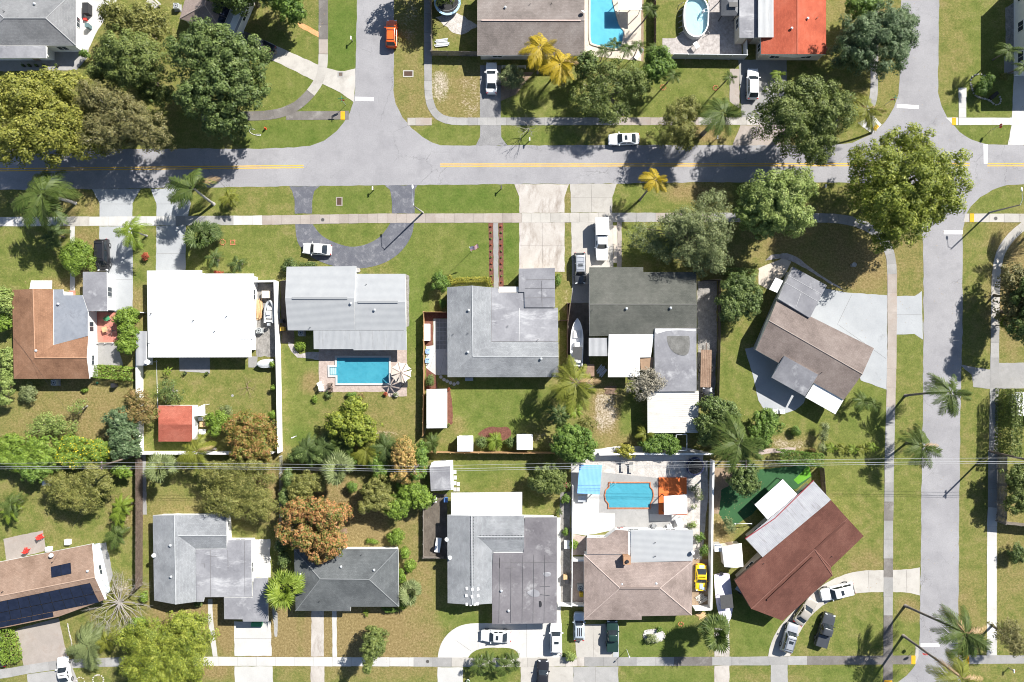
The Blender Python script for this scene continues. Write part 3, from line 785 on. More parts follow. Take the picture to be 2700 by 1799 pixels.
pave("flower_bed", [(-420, 1150), (-250, 1150), (-200, 1330), (-330, 1560), (-400, 1560)], DIRT, z=.01, amp=.1)
T(3, 3)
_d1 = smoothpath([(1428, 552), (1310, 572), (1105, 575), (950, 578), (800, 600), (640, 660), (500, 760), (350, 900), (230, 1020), (150, 1130), (100, 1250), (85, 1340)], 1)
_d2 = smoothpath([(280, 1335), (300, 1250), (370, 1110), (460, 980), (600, 860), (760, 800), (900, 775), (1100, 770), (1310, 770), (1428, 800)], 1)
pave("driveway", _d1 + _d2, CON)
pave("driveway", [(108, 1415), (258, 1415), (258, 1800), (90, 1800), (108, 1560)], CONGR)
pave("kerb_ramp", [(1388, 1240), (1420, 1250), (1415, 1340), (1385, 1410)], CON, z=.026)
pave("kerb_ramp", [(1775, 1330), (1822, 1330), (1822, 1405), (1775, 1405)], CONGR, z=.026)
T(2, 3)
pave("patio", [(690, -460), (1080, -520), (1640, -520), (1860, -480), (1860, 200), (1600, 210), (1080, 215), (820, 270), (690, 250)], CONW, z=.016)
pave("pool_deck", [(945, -290), (1390, -290), (1470, -240), (1470, 80), (1385, 80), (1385, 140), (1600, 145), (1600, 205), (1080, 215), (1080, 72), (938, 68)], CONGR, z=.022)
pave("gravel_yard", [(770, -395), (1900, -395), (1900, -60), (1850, 480), (1770, 500), (1640, 140), (1720, 80), (1720, -190), (1460, -240), (960, -290)], GRAV, z=.026)
pave("side_yard", [(685, 480), (810, 480), (810, 860), (685, 860)], PAVR, z=.02)
pave("side_yard", [(700, 255), (830, 280), (830, 440), (690, 440)], PAVR, z=.028)
pave("side_yard", [(1760, 480), (1940, 480), (1945, 900), (1760, 900)], DIRT, z=.03)
pave("side_yard", [(590, -120), (685, -120), (680, 880), (590, 880)], GRAVD, z=.008, amp=.1)
pave("side_yard", [(565, 110), (600, 110), (598, 885), (612, 1330), (560, 1330)], CONW, z=.02)
pave("driveway", [(715, 1060), (1045, 1050), (1060, 1350), (740, 1350)], CON)
pave("driveway", [(1045, 1060), (1112, 1060), (1112, 1350), (1062, 1350)], CONB, z=.026)
pave("driveway", [(245, 1432), (710, 1432), (710, 1800), (245, 1800)], CON)
pave("driveway", [(712, 1432), (1110, 1430), (1105, 1800), (712, 1800)], CONGR, z=.024)
pave("footpath", [(1960, 1000), (2092, 1000), (2092, 1342), (1960, 1342)], CONS)
pave("footpath", [(1960, 1425), (2092, 1420), (2092, 1800), (1955, 1800)], CONS)
pave("flower_bed", smoothpath([(1340, 1110), (1380, 1100), (1440, 1098), (1500, 1110), (1520, 1150), (1500, 1190), (1450, 1215), (1380, 1215), (1340, 1180), (1328, 1140), (1340, 1110)], 1), CONW, z=.05)
T(1, 3)
_a = smoothpath([(1692, 1350), (1705, 1270), (1740, 1190), (1800, 1120), (1880, 1070), (1960, 1050), (2050, 1045)], 1)
_b = smoothpath([(2412, 1350), (2405, 1310), (2370, 1275), (2300, 1262), (2150, 1260), (2050, 1275), (1990, 1310), (1962, 1350)], 1)
pave("driveway", _a + [(2790, 1045), (2790, 1352)] + _b, CONW)
pave("driveway", [(1692, 1434), (1915, 1438), (1920, 1800), (1690, 1800)], CONW)
pave("driveway", [(577, 930), (685, 930), (685, 1340), (570, 1340)], CONS)
pave("driveway", [(568, 1428), (690, 1428), (690, 1800), (570, 1800)], CONS)
pave("footpath", [(757, 930), (798, 930), (800, 1345), (762, 1345)], CONW)
pave("driveway", [(-110, 1030), (215, 1030), (222, 1335), (-105, 1335)], CONW)
pave("driveway", [(-105, 1428), (230, 1428), (240, 1800), (-100, 1800)], CONW)
pave("side_yard", [(45, 300), (210, 300), (215, 640), (50, 640)], CONW, z=.014, amp=.1)
pave("footpath", [(225, 870), (275, 960), (272, 1165), (250, 1165)], CONGR, z=.012, amp=.06)
pave("side_yard", [(1560, -100), (1775, -100), (1775, 480), (1565, 470)], DIRTD, z=.008, amp=.1)
T(0, 3)
pave("footpath", smoothpath([(1840, 830), (1842, 1000), (1860, 1180), (1885, 1340)], 1) + [(1926, 1340)] + smoothpath([(1926, 1340), (1905, 1180), (1885, 1000), (1880, 830)], 1), CONW)
pave("driveway", [(130, 1100), (520, 1000), (560, 1180), (600, 1350), (620, 1395), (210, 1420), (170, 1250)], CONT)
pave("driveway", [(238, 1500), (640, 1440), (690, 1560), (690, 1800), (260, 1800)], CONGR)
pave("patio", [(30, 300), (380, 225), (410, 400), (60, 500)], CONT)
pave("side_yard", [(815, 345), (940, 330), (1000, 620), (930, 830)], CONGR, z=.012, amp=.1)
T(0, 2)
pave("patio", [(1585, 150), (1855, 150), (1858, 318), (1590, 300)], CONGR)
pave("patio", [(2200, 170), (2280, 170), (2270, 265), (2200, 265)], CONGR)
pave("side_yard", [(1240, 1040), (1290, 1040), (1300, 1568), (1245, 1568)], CONGR, z=.014)
T(1, 2)
pave("pool_deck", [(640, 100), (1420, 105), (1420, 520), (1260, 525), (1240, 480), (760, 485), (640, 480)], PAVR, z=.02)
pave("footpath", [(370, 40), (420, 60), (430, 110), (470, 150), (540, 130), (640, 130), (640, 200), (540, 185), (450, 178), (395, 120), (370, 70)], PAVG)
pave("flower_bed", [(1590, 270), (1670, 270), (1690, 455), (1590, 460)], MULCH, z=.012, amp=.05)
pave("flower_bed", [(1775, 450), (1805, 470), (1825, 620), (1825, 760), (1780, 800), (1775, 600)], MULCH, z=.012, amp=.06)
pave("flower_bed", smoothpath([(2050, 850), (2100, 810), (2170, 785), (2230, 800), (2310, 785), (2350, 840), (2330, 890), (2250, 920), (2120, 900), (2060, 880), (2050, 850)], 1), MULCH, z=.014)
T(3, 3)
T('F')
pave("gravel_patch", [(1000, 40), (1050, 30), (1100, 60), (1060, 80), (1040, 75)], GRAV, z=.01, amp=.15)

def joint(c, r, lines):
 T(c, r)
 for a, b in lines:
  A, B = Vector(W(*a)), Vector(W(*b)); d = B - A; q = (A + B) / 2; m = MB()
  m.box((q.x, q.y, .026), (d.length, .035, .006), math.atan2(d.y, d.x)); tag(m.build("expansion_joint", COND), kind='structure')
joint(2, 1, [((870, 158), (872, 404)), ((692, 275), (1053, 275)), ((236, 700), (630, 700)), ((435, 500), (440, 900))])
joint(3, 3, [((1310, 577), (1312, 768)), ((972, 582), (978, 768)), ((560, 720), (640, 830)), ((190, 1090), (330, 1140))])
joint(1, 3, [((1850, 1195), (1985, 1290)), ((2050, 1050), (2050, 1262)), ((2480, 1050), (2480, 1345)), ((-105, 1180), (218, 1182))])
joint(0, 1, [((1387, 770), (1640, 766)), ((1390, 330), (1680, 328)), ((884, 330), (1170, 330)), ((882, 1000), (1172, 1000))])
joint(3, 1, [((825, 1132), (698, 1395)), ((1224, 1310), (1440, 1310)), ((700, 1395), (1130, 1700))])
joint(2, 3, [((885, 1062), (890, 1345)), ((480, 1436), (482, 1790)), ((905, 1436), (905, 1790))])
# tactile warning pads at the crossings
def pad(c, r, pts, label):
 T(c, r)
 p = G(pts); mb = MB(); mb.prism(p, 0.0, 0.046)
 cx = sum(a[0] for a in p) / 4; cy = sum(a[1] for a in p) / 4
 for i in range(6):
  for j in range(4):
   s, t = (i + .5) / 6, (j + .5) / 4
   q = Vector(p[0]).lerp(Vector(p[1]), s).lerp(Vector(p[3]).lerp(Vector(p[2]), s), t)
   mb.box((q.x, q.y, .049), (.05, .05, .006))
 tag(mb.build("tactile_pad", YTAC, loc=(cx, cy, 0)), label, "tactile pad", "yellow tactile pads at street corners")
pad(1, 0, [(833, 988), (872, 988), (872, 1060), (833, 1060)], "yellow tactile pad on dark sidewalk stub left of the top side street")
pad(3, 0, [(1712, 1043), (1748, 1043), (1748, 1108), (1712, 1108)], "yellow tactile pad on new white sidewalk at upper right corner")
pad(3, 0, [(1010, 1140), (1040, 1098), (1068, 1118), (1036, 1160)], "small yellow tactile pad under leaning palm near top right intersection")
pad(3, 1, [(1869, 415), (1907, 415), (1907, 490), (1869, 490)], "yellow tactile pad beside street lamp at right end of the main road")
pad(3, 3, [(1352, 1333), (1390, 1333), (1388, 1407), (1352, 1407)], "yellow tactile pad left of the lower right side street")
pad(3, 3, [(1824, 1330), (1864, 1330), (1864, 1405), (1824, 1405)], "yellow tactile pad under palm fronds right of lower right street")
pad(3, 3, [(1110, 1550), (1182, 1550), (1182, 1600), (1110, 1600)], "yellow tactile pad cut by the bottom edge of the picture")

RUST = plain("rusty_grate", (0.085, 0.05, 0.035), 0.8)
IRON = plain("cast_iron", (0.07, 0.065, 0.06), 0.7)
def drain(c, r, u0, v0, u1, v1, label, frame=CON):
 T(c, r)
 a, b = W(u0, v0), W(u1, v1)
 cx, cy = (a[0] + b[0]) / 2, (a[1] + b[1]) / 2
 w, h = abs(b[0] - a[0]), abs(b[1] - a[1])
 t = thing("storm_drain", label, "drain", (cx, cy, 0), "storm drains")
 f = MB(); k = .16
 for (x, y, sx, sy) in ((0, h / 2 - k / 2, w, k), (0, -h / 2 + k / 2, w, k), (w / 2 - k / 2, 0, k, h - 2 * k), (-w / 2 + k / 2, 0, k, h - 2 * k)):
  f.box((cx + x, cy + y, .02), (sx, sy, .07))
 f.build("frame", frame, t)
 g = MB(); n = 8
 for i in range(n):
  g.box((cx - w / 2 + k + (w - 2 * k) * (i + .5) / n, cy, .03), ((w - 2 * k) / n * .6, h - 2 * k, .03))
 g.box((cx, cy, -.0), (w - 2 * k, h - 2 * k, .025))
 g.build("grate", RUST, t)
drain(1, 0, 808, 636, 858, 684, "small square storm drain set in the flared concrete driveway", CONGR)
drain(1, 0, 1386, 624, 1478, 684, "rusty storm drain with white concrete rim on the dry verge")
drain(1, 1, 793, 268, 850, 347, "storm drain in the oval lawn between two dark driveway mouths", CONT)
def manhole(c, r, u, v, label, rad=.32):
 T(c, r); p = W(u, v)
 t = thing("manhole_cover", label, "manhole cover", (p[0], p[1], 0), "manhole covers")
 m = MB(); m.ring(p, rad, rad * .82, .03, .050, 24); m.build("rim", CONGR, t)
 m = MB(); m.cyl((p[0], p[1], .03), rad * .8, .014, 24)
 for i in range(-2, 3): m.box((p[0], p[1] + i * .1, .047), (rad * 1.1, .03, .008))
 m.build("lid", IRON, t)
manhole(1, 1, 675, 470, "round manhole cover in the tan sidewalk by the dark driveway")
manhole(1, 3, 1603, 1384, "round manhole cover in the bottom sidewalk before the curved white driveway")
manhole(3, 1, 2098, 458, "round cover in sidewalk near the right street lamp")
# ================================================================== buildings
WWHITE = plain("stucco_white", (0.72, 0.715, 0.70), 0.85, scale=1.5, var=.05)
WCREAM = plain("stucco_cream", (0.58, 0.52, 0.43), 0.85, scale=1.5, var=.07)
WGREY = plain("stucco_grey", (0.36, 0.38, 0.39), 0.85, scale=1.5, var=.07)
WBLUE = plain("stucco_pale_blue", (0.50, 0.56, 0.62), 0.85, scale=1.5, var=.06)
TRIM = plain("trim_white", (0.74, 0.74, 0.73), 0.6, var=.04)
TRIMB = plain("trim_brown", (0.12, 0.07, 0.05), 0.6, var=.1)
TRIMR = plain("trim_dark_red", (0.22, 0.025, 0.035), 0.5, var=.1)
GLASS = glassy("window_glass", (0.035, 0.045, 0.055), 0.06)
WDOOR = plain("door_paint", (0.30, 0.22, 0.17), 0.5)
DARK = plain("black_plastic", (0.025, 0.025, 0.028), 0.5)
GREYM = plain("grey_metal", (0.36, 0.37, 0.38), 0.4, metal=0.6)
GALV = plain("galvanised_metal", (0.52, 0.54, 0.56), 0.45, metal=0.4)
WHITEP = plain("white_plastic", (0.74, 0.74, 0.74), 0.45, var=.04)

R_GREYSH = shingle("shingle_grey", (0.183, 0.187, 0.197), (0.230, 0.234, 0.242), (0.281, 0.285, 0.293))
R_GREYLT = shingle("shingle_light_grey", (0.241, 0.252, 0.270), (0.292, 0.303, 0.317), (0.350, 0.361, 0.372))
R_DARK = shingle("shingle_charcoal", (0.091, 0.099, 0.104), (0.125, 0.134, 0.138), (0.164, 0.173, 0.177))
R_GREEN = shingle("shingle_grey_green", (0.092, 0.097, 0.087), (0.119, 0.122, 0.107), (0.152, 0.151, 0.135))
R_TAUPE = shingle("shingle_taupe", (0.170, 0.136, 0.123), (0.225, 0.183, 0.166), (0.281, 0.234, 0.212))
R_BEIGE = shingle("shingle_beige", (0.238, 0.187, 0.166), (0.315, 0.251, 0.225), (0.383, 0.310, 0.281))
R_BROWN = shingle("tile_brown", (0.216, 0.113, 0.068), (0.293, 0.158, 0.095), (0.360, 0.207, 0.131), course=.3, width=.26)
R_BRNSH = shingle("shingle_tan_brown", (0.238, 0.154, 0.110), (0.304, 0.207, 0.154), (0.370, 0.264, 0.202))
R_MAROON = shingle("shingle_red_brown", (0.112, 0.046, 0.035), (0.144, 0.061, 0.046), (0.182, 0.083, 0.063))
R_RED = shingle("shingle_red", (0.394, 0.082, 0.045), (0.476, 0.111, 0.061), (0.525, 0.148, 0.090))
R_GREYBR = shingle("shingle_grey_brown", (0.176, 0.152, 0.139), (0.230, 0.197, 0.182), (0.279, 0.246, 0.230), course=.26)
R_WHITE = gritty("roof_white_coating", (0.60, 0.60, 0.60), (0.66, 0.66, 0.66), big=.3, fine=3., contrast=.05, uv=True, bump=.05)
R_WHMET = seamroof("roof_white_metal", (0.595, 0.603, 0.612), (0.680, 0.680, 0.680), .45, stain=(0.391, 0.391, 0.391))
R_WHFLAT = gritty("roof_white_sheet", (0.70, 0.70, 0.69), (0.80, 0.80, 0.79), big=.4, fine=3., contrast=.1, uv=True, stain=(0.50, 0.50, 0.49), stain_scale=.7, stain_lo=.6, stain_hi=.78, bump=.1)
R_PALE = seamroof("roof_pale_metal", (0.283, 0.292, 0.305), (0.330, 0.339, 0.347), .36, axis=1, depth=.02)
R_PALES = seamroof("roof_pale_metal_stained", (0.280, 0.290, 0.303), (0.326, 0.335, 0.345), .36, stain=(0.176, 0.172, 0.169), depth=.02)
R_SILVER = seamroof("roof_silver_metal", (0.259, 0.263, 0.281), (0.360, 0.364, 0.382), .5, stain=(0.144, 0.126, 0.130), depth=.02)
R_CORRW = seamroof("roof_corrugated_white", (0.44, 0.43, 0.40), (0.50, 0.49, 0.465), .62, stain=(0.30, 0.25, 0.19), axis=1, depth=.09)
R_CORRG = seamroof("roof_corrugated_grey", (0.270, 0.275, 0.288), (0.342, 0.347, 0.360), .36, depth=.06)
R_FLATG = gritty("roof_flat_grey", (0.151, 0.151, 0.168), (0.325, 0.325, 0.342), big=.16, fine=3., contrast=.15, uv=True, stain=(0.403, 0.403, 0.414), stain_scale=.3, stain_lo=.52, stain_hi=.66, stretch=(.5, 1.6, 1), bump=.15)
R_FLATM = gritty("roof_flat_mid", (0.144, 0.144, 0.161), (0.270, 0.270, 0.287), big=.2, fine=3., contrast=.16, uv=True, stain=(0.356, 0.356, 0.368), stain_scale=.3, stain_lo=.54, stain_hi=.7, bump=.15)
R_FLATD = gritty("roof_flat_dark", (0.116, 0.108, 0.119), (0.204, 0.193, 0.204), big=.2, fine=3., contrast=.18, uv=True, stain=(0.297, 0.292, 0.297), stain_scale=.3, stain_lo=.56, stain_hi=.72, bump=.15)
R_FLATB = gritty("roof_flat_bluegrey", (0.188, 0.205, 0.236), (0.250, 0.266, 0.295), big=.35, fine=3., contrast=.12, uv=True, stain=(0.156, 0.166, 0.190), stain_scale=.5, bump=.15)
R_PATCH = gritty("roof_tar_patch", (0.12, 0.118, 0.11), (0.20, 0.197, 0.187), big=.8, fine=4., contrast=.3, uv=True)
SEAM = plain("roof_seam_tar", (0.15, 0.145, 0.15), 0.8)
PANEL = glassy("solar_cell", (0.012, 0.016, 0.032), 0.12)
PANELF = plain("solar_frame", (0.03, 0.033, 0.04), 0.4, metal=.6)
BLUER = seamroof("roof_blue_metal", (0.16, 0.36, 0.68), (0.22, 0.44, 0.76), .4, depth=.02)

def dedupe_solid(mb, faces, drop, mi_top=0, mi_side=1):
 """closed roof volume: the traced planes on top, fascia round the edge, a soffit below"""
 key = {}; V = []
 def vid(p):
  k = (round(p[0], 2), round(p[1], 2), round(p[2], 2))
  if k not in key:
   key[k] = len(V); V.append(p)
  return key[k]
 F = []
 for f in faces:
  if area2(f) < 0: f = f[::-1]
  F.append([vid(p) for p in f])
 zb = min(p[2] for p in V) - drop
 cnt = {}
 for f in F:
  for i in range(len(f)):
   cnt[(f[i], f[(i + 1) % len(f)])] = 1
 n = len(V)
 pts = V + [(p[0], p[1], zb) for p in V]
 b = len(mb.v); mb.v += pts
 for f in F:
  mb.f.append([b + i for i in f]); mb.m.append(mi_top)
  mb.f.append([b + n + i for i in f[::-1]]); mb.m.append(mi_side)
 for (i, j) in cnt:
  if (j, i) not in cnt:
   mb.f.append([b + i, b + n + i, b + n + j, b + j]); mb.m.append(mi_side)
 cap = []
 for (i, j) in cnt:
  if i < j and (j, i) in cnt:
   o = [V[k][2] for f in F if i in f and j in f for k in f if k not in (i, j)]
   if o and (V[i][2] + V[j][2]) / 2 > sum(o) / len(o) + .05: cap.append((V[i], V[j]))
 return cap
def rect(u0, v0, u1, v1, z, z2=None):
 z2 = z if z2 is None else z2        # z at v0 edge, z2 at v1 edge
 return [[(u0, v0, z), (u1, v0, z), (u1, v1, z2), (u0, v1, z2)]]
def gabV(uL, ur, uR, v0, v1, ze, zr):
 return [[(uL, v0, ze), (ur, v0, zr), (ur, v1, zr), (uL, v1, ze)], [(ur, v0, zr), (uR, v0, ze), (uR, v1, ze), (ur, v1, zr)]]
def gabH(uL, uR, v0, vr, v1, ze, zr):
 return [[(uL, v0, ze), (uR, v0, ze), (uR, vr, zr), (uL, vr, zr)], [(uL, vr, zr), (uR, vr, zr), (uR, v1, ze), (uL, v1, ze)]]
def hipH(uL, uR, v0, v1, ua, ub, vr, ze, zr):
 return [[(uL, v0, ze), (uR, v0, ze), (ub, vr, zr), (ua, vr, zr)], [(ua, vr, zr), (ub, vr, zr), (uR, v1, ze), (uL, v1, ze)],
   [(uL, v0, ze), (ua, vr, zr), (uL, v1, ze)], [(uR, v0, ze), (uR, v1, ze), (ub, vr, zr)]]
def zat(allf, u, v):
 """height of the roof seen at photograph point (u, v)"""
 A = Vector(W(u, v, 0)); B = Vector(W(u, v, 1)) - A
 best = None
 for f in allf:
  if len(f) < 3: continue
  p0, p1, p2 = Vector(f[0]), Vector(f[1]), Vector(f[2])
  n = (p1 - p0).cross(p2 - p0)
  d = n.dot(B)
  if abs(d) < 1e-9: continue
  z = n.dot(p0 - A) / d
  P = A + B * z
  ins = False; k = len(f)
  for i in range(k):
   a, b = f[i], f[(i + 1) % k]
   if (a[1] > P.y) != (b[1] > P.y) and P.x < (b[0] - a[0]) * (P.y - a[1]) / (b[1] - a[1]) + a[0]: ins = not ins
  if ins and (best is None or z > best): best = z
 return 2.7 if best is None else best

def wall_openings(root, wpoly, zt, wallmat, doors=(), skip=(), pitch=4.2, sill=.95):
 p = list(wpoly)
 if area2(p) < 0: p = p[::-1]
 n = len(p)
 for i in range(n):
  a, b = Vector(p[i]), Vector(p[(i + 1) % n])
  L = (b - a).length
  if L < 2.2 or i in skip: continue
  d = (b - a) / L; nr = Vector((d.y, -d.x)); rz = math.atan2(d.y, d.x)
  k = max(1, int(L / pitch))
  for j in range(k):
   c = a + d * (L * (j + .5) / k) + nr * .02
   if i in doors and j == k // 2:
    m = MB(); m.box((c.x, c.y, 1.04), (1.0, .10, 2.08), rz)
    dr = m.build("door", WDOOR, root)
    h = c + nr * .09 + d * .36
    m = MB(); m.box((h.x, h.y, 1.02), (.12, .06, .05), rz); m.build("handle", GREYM, dr)
    continue
   ww = min(1.5, L / k * .45)
   m = MB()
   for (ox, oz, sx, sz) in ((0, .58, ww + .12, .08), (0, -.58, ww + .2, .09), (-ww / 2 - .02, 0, .08, 1.08), (ww / 2 + .02, 0, .08, 1.08), (0, 0, .05, 1.08)):
    q = c + d * ox
    m.box((q.x, q.y, sill + .6 + oz), (sx, .12, sz), rz)
   w = m.build("window", TRIM, root)
   m = MB(); m.box((c.x, c.y, sill + .6), (ww, .07, 1.08), rz); m.build("pane", GLASS, w)

def house(name, label, cat, secs, foot, wall=WWHITE, ze=2.6, over=.45, doors=(0,), vents=(), dishes=(), trim=TRIM, pipes=(), windows=True, group=None):
 """secs: (part name, material, faces[, drop]) in tile coordinates; foot: outline of the roof in tile coordinates"""
 fp = [W(a[0], a[1], ze)[:2] for a in foot]
 cx = sum(a[0] for a in fp) / len(fp); cy = sum(a[1] for a in fp) / len(fp)
 root = thing(name, label, cat, (cx, cy, 0), group)
 wp = inset(fp, over)
 mb = MB(); mb.prism(wp, -0.05, ze - .02)
 mb.build("wall", wall, root)
 if windows: wall_openings(root, wp, ze, wall, doors)
 allf = []
 for s in secs:
  nm, mat, faces = s[0], s[1], s[2]
  drop = s[3] if len(s) > 3 else .2
  wf = [[W(*p) for p in f] for f in faces]
  allf += wf
  mb = MB(); cap = dedupe_solid(mb, wf, drop)
  o = mb.build(nm, [mat, trim], root, uv=True)
  if mat.name in CAPC:
   for a, b in cap:
    m = MB(); m.tube([a, b], .08, 6); m.build("ridge_cap", plain("cap_" + mat.name, CAPC[mat.name], .9), o)
 for q in vents:
  u, v = q[0], q[1]
  z = zat(allf, u, v); x, y, _ = W(u, v, z)
  m = MB(); m.cyl((x, y, z - .15), .13, .42, 10); m.cyl((x, y, z + .24), .21, .10, 12, r1=.10)
  m.build("roof_vent", GALV, root)
 for q in pipes:
  z = zat(allf, *q); x, y, _ = W(q[0], q[1], z)
  m = MB(); m.cyl((x, y, z - .1), .05, .45, 8); m.build("vent_pipe", DARK, root)
 for q in dishes:
  z = zat(allf, *q); x, y, _ = W(q[0], q[1], z); dish(root, x, y, z)
 return root, allf
def dish(root, x, y, z, r=.33):
 m = MB(); m.tube([(x, y, z - .1), (x, y, z + .35)], .03, 6)
 nrm = Vector((.45, .55, .7)).normalized(); a = nrm.orthogonal().normalized(); b = nrm.cross(a)
 c = Vector((x, y, z + .45)); rings = []
 for k in (0.02, .5, .8, 1.0):
  rings.append([tuple(c + (a * math.cos(t) + b * math.sin(t)) * r * k + nrm * (.09 * k * k)) for t in [2 * math.pi * i / 16 for i in range(16)]])
 m.loft(rings, caps=False)
 e = c + nrm * .38
 m.tube([tuple(c - b * r), tuple(e)], .012, 5)
 m.box(tuple(e), (.06, .06, .06))
 m.build("satellite_dish", GALV, root, smooth=True)
def ridge_vent(root, p, q, mat, w=.28):
 a, b = Vector(p), Vector(q); d = (b - a); L = d.length
 rz = math.atan2(d.y, d.x); c = (a + b) / 2
 m = MB(); m.box((c.x, c.y, max(a.z, b.z) + .05), (L, w, .10), rz); m.build("ridge_vent", mat, root)
def seams(root, lines, z, mat=SEAM, w=.05):
 for (a, b) in lines:
  A, B = Vector(W(a[0], a[1], z)), Vector(W(b[0], b[1], z))
  d = B - A; c = (A + B) / 2
  m = MB(); m.box((c.x, c.y, z + .006), (d.length, w, .016), math.atan2(d.y, d.x))
  m.build("roof_seam", mat, root)
def patch(root, pts, z, mat, name="roof_patch", h=.012, sm=2):
 pp = smoothpath(pts + [pts[0]], sm)[:-1] if sm else pts
 m = MB(); m.prism([W(u, v, z)[:2] for u, v in pp], z - .005, z + h); m.build(name, mat, root, uv=True)

# --- grey hip-roof house, top left
T(0, 0)
h1, f1 = house("grey_hip_house", "house with mottled grey hip roof and pale porch roof in top left corner", "house", [
 ("roof", R_GREYSH, hipH(-230, 672, -90, 405, 35, 405, 163, 2.75, 4.3)),
 ("porch_roof", R_FLATG, [[(-230, 408, 2.95), (404, 408, 2.95), (410, 515, 2.72), (-230, 515, 2.72)]])],
 [(-230, -90), (672, -90), (672, 425), (410, 425), (410, 500), (-230, 500)], WWHITE, vents=[(310, 38)], pipes=[(40, 105)])
# --- house with solar panels and pale lean-to
h2, f2 = house("angled_solar_house", "angled taupe roof house with solar panels and pale lean-to, top left", "house", [
 ("roof", R_BEIGE, [[(1590, 165, 2.7), (1810, 45, 3.9), (1930, -230, 3.9), (1720, -300, 2.7)],
                       [(1590, 165, 2.7), (1960, 272, 2.7), (1810, 45, 3.9)],
                       [(1810, 45, 3.9), (1960, 272, 2.7), (2110, -100, 2.7), (1930, -230, 3.9)]]),
 ("lean_to_roof", R_PALES, [[(1963, 274, 2.65), (2088, 300, 2.45), (2240, -60, 2.45), (2113, -98, 2.65)]])],
 [(1575, 165), (2088, 300), (2240, -60), (1720, -300)], WWHITE)
# --- grey-brown gable, top centre
T(1, 0)
h3, f3 = house("grey_brown_gable_house", "long grey brown gable house above the golden palms, top centre", "house", [
 ("roof", R_GREYBR, gabH(2042, 2992, -150, 182, 492, 2.75, 4.0))],
 [(2042, -150), (2992, -150), (2992, 492), (2042, 492)], WCREAM, vents=[(2290, 70)], pipes=[(2510, 40), (2700, 35)], dishes=[(2975, 120)])
ridge_vent(h3, W(2080, 182, 4.0), W(2960, 184, 4.0), plain("ridge_pink", (0.42, 0.32, 0.29), .8), .2)
# --- red roof house
T(3, 0)
h5, f5 = house("red_roof_house", "house with bright red shingle roof and pale flat wing at the top", "house", [
 ("roof", R_RED, gabV(22, 345, 598, -260, 480, 2.75, 3.9)),
 ("flat_roof", R_FLATG, [[(-172, -260, 2.8), (-5, -260, 2.8), (-5, 335, 2.8), (-168, 335, 2.8)]]),
 ("patio_roof", R_PALES, [[(-3, -260, 3.35), (133, -260, 3.35), (133, 331, 3.35), (-3, 331, 3.35)]], .1)],
 [(-172, -260), (598, -260), (598, 480), (22, 480), (22, 335), (-172, 335)], WCREAM, vents=[(432, 168), (290, 255)], pipes=[(515, 165)], over=.12)
# --- white two-storey block, top right
h6, f6 = house("white_two_storey_house", "tall white house at the upper right edge with small window", "house", [
 ("roof", R_GREYLT, [[(2530, -330, 6.4), (3300, -330, 6.4), (3300, 560, 6.4), (2530, 560, 6.4)]])],
 [(2520, -330), (3300, -330), (3300, 540), (2520, 540)], WWHITE, ze=6.2, over=.15)
# --- brown tile and grey flat house, left
T(0, 1)
h7, f7 = house("brown_tile_house", "house with brown tile gables and blue grey flat roof, left edge", "house", [
 ("roof", R_BROWN, [[(107, 1090, 2.75), (292, 1082, 3.9), (310, 1692, 3.9), (122, 1878, 2.75)],
                       [(292, 1082, 3.9), (470, 1086, 2.95), (474, 1578, 2.95), (310, 1692, 3.9)],
                       [(310, 1692, 3.9), (474, 1578, 2.95), (782, 1498, 2.75), (768, 1692, 3.9)],
                       [(122, 1878, 2.75), (310, 1692, 3.9), (768, 1692, 3.9), (792, 1876, 2.75)]]),
 ("flat_roof", R_FLATB, [[(473, 1086, 2.85), (555, 1086, 2.85), (565, 1137, 2.85), (730, 1137, 2.85), (778, 1280, 2.85), (778, 1497, 2.85), (478, 1576, 2.85)]]),
 ("carport_roof", R_FLATM, [[(733, 930, 2.85), (945, 930, 2.85), (950, 1278, 2.85), (781, 1278, 2.85), (733, 1137, 2.85)]]),
 ("awning", R_WHFLAT, [[(275, 1008, 2.35), (460, 1008, 2.35), (448, 1080, 2.6), (262, 1080, 2.6)]], .06)],
 [(107, 1090), (565, 1090), (565, 1137), (733, 1137), (733, 930), (945, 930), (948, 1278), (780, 1278), (790, 1876), (122, 1876)], WWHITE, over=.22,
 vents=[(520, 1215), (325, 1628)])
# --- white roof house
h8, f8 = house("white_roof_house", "house with blown out pure white coated roof beside white wall", "house", [
 ("roof", R_WHITE, [[(1300, 920, 2.7), (1785, 915, 2.7), (1785, 946, 2.7), (2245, 946, 2.7), (1960, 1240, 3.9), (1530, 1240, 3.9)],
                       [(1300, 920, 2.7), (1530, 1240, 3.9), (1308, 1560, 2.7)],
                       [(1530, 1240, 3.9), (1960, 1240, 3.9), (2240, 1525, 2.8), (1308, 1560, 2.7)],
                       [(2245, 946, 2.7), (2240, 1525, 2.8), (1960, 1240, 3.9)]]),
 ("patio_roof", R_WHMET, [[(1312, 1566, 2.68), (1612, 1528, 2.75), (2222, 1528, 2.75), (2222, 1686, 2.62), (1312, 1688, 2.62)]])],
 [(1300, 920), (1785, 918), (1785, 946), (2245, 946), (2225, 1640), (1310, 1640)], WWHITE, over=.3, pipes=[(1340, 1300), (1715, 1360), (2008, 1323), (1902, 1455)])
# side carport
sc1, _f = house("side_carport", "narrow grey and white lean-to between brown tile and white roof houses", "carport", [
 ("roof", R_CORRG, rect(1205, 1455, 1296, 1760, 2.2)), ], [(1205, 1455), (1296, 1455), (1296, 1760), (1205, 1760)], WWHITE, ze=2.1, over=.1, windows=False)
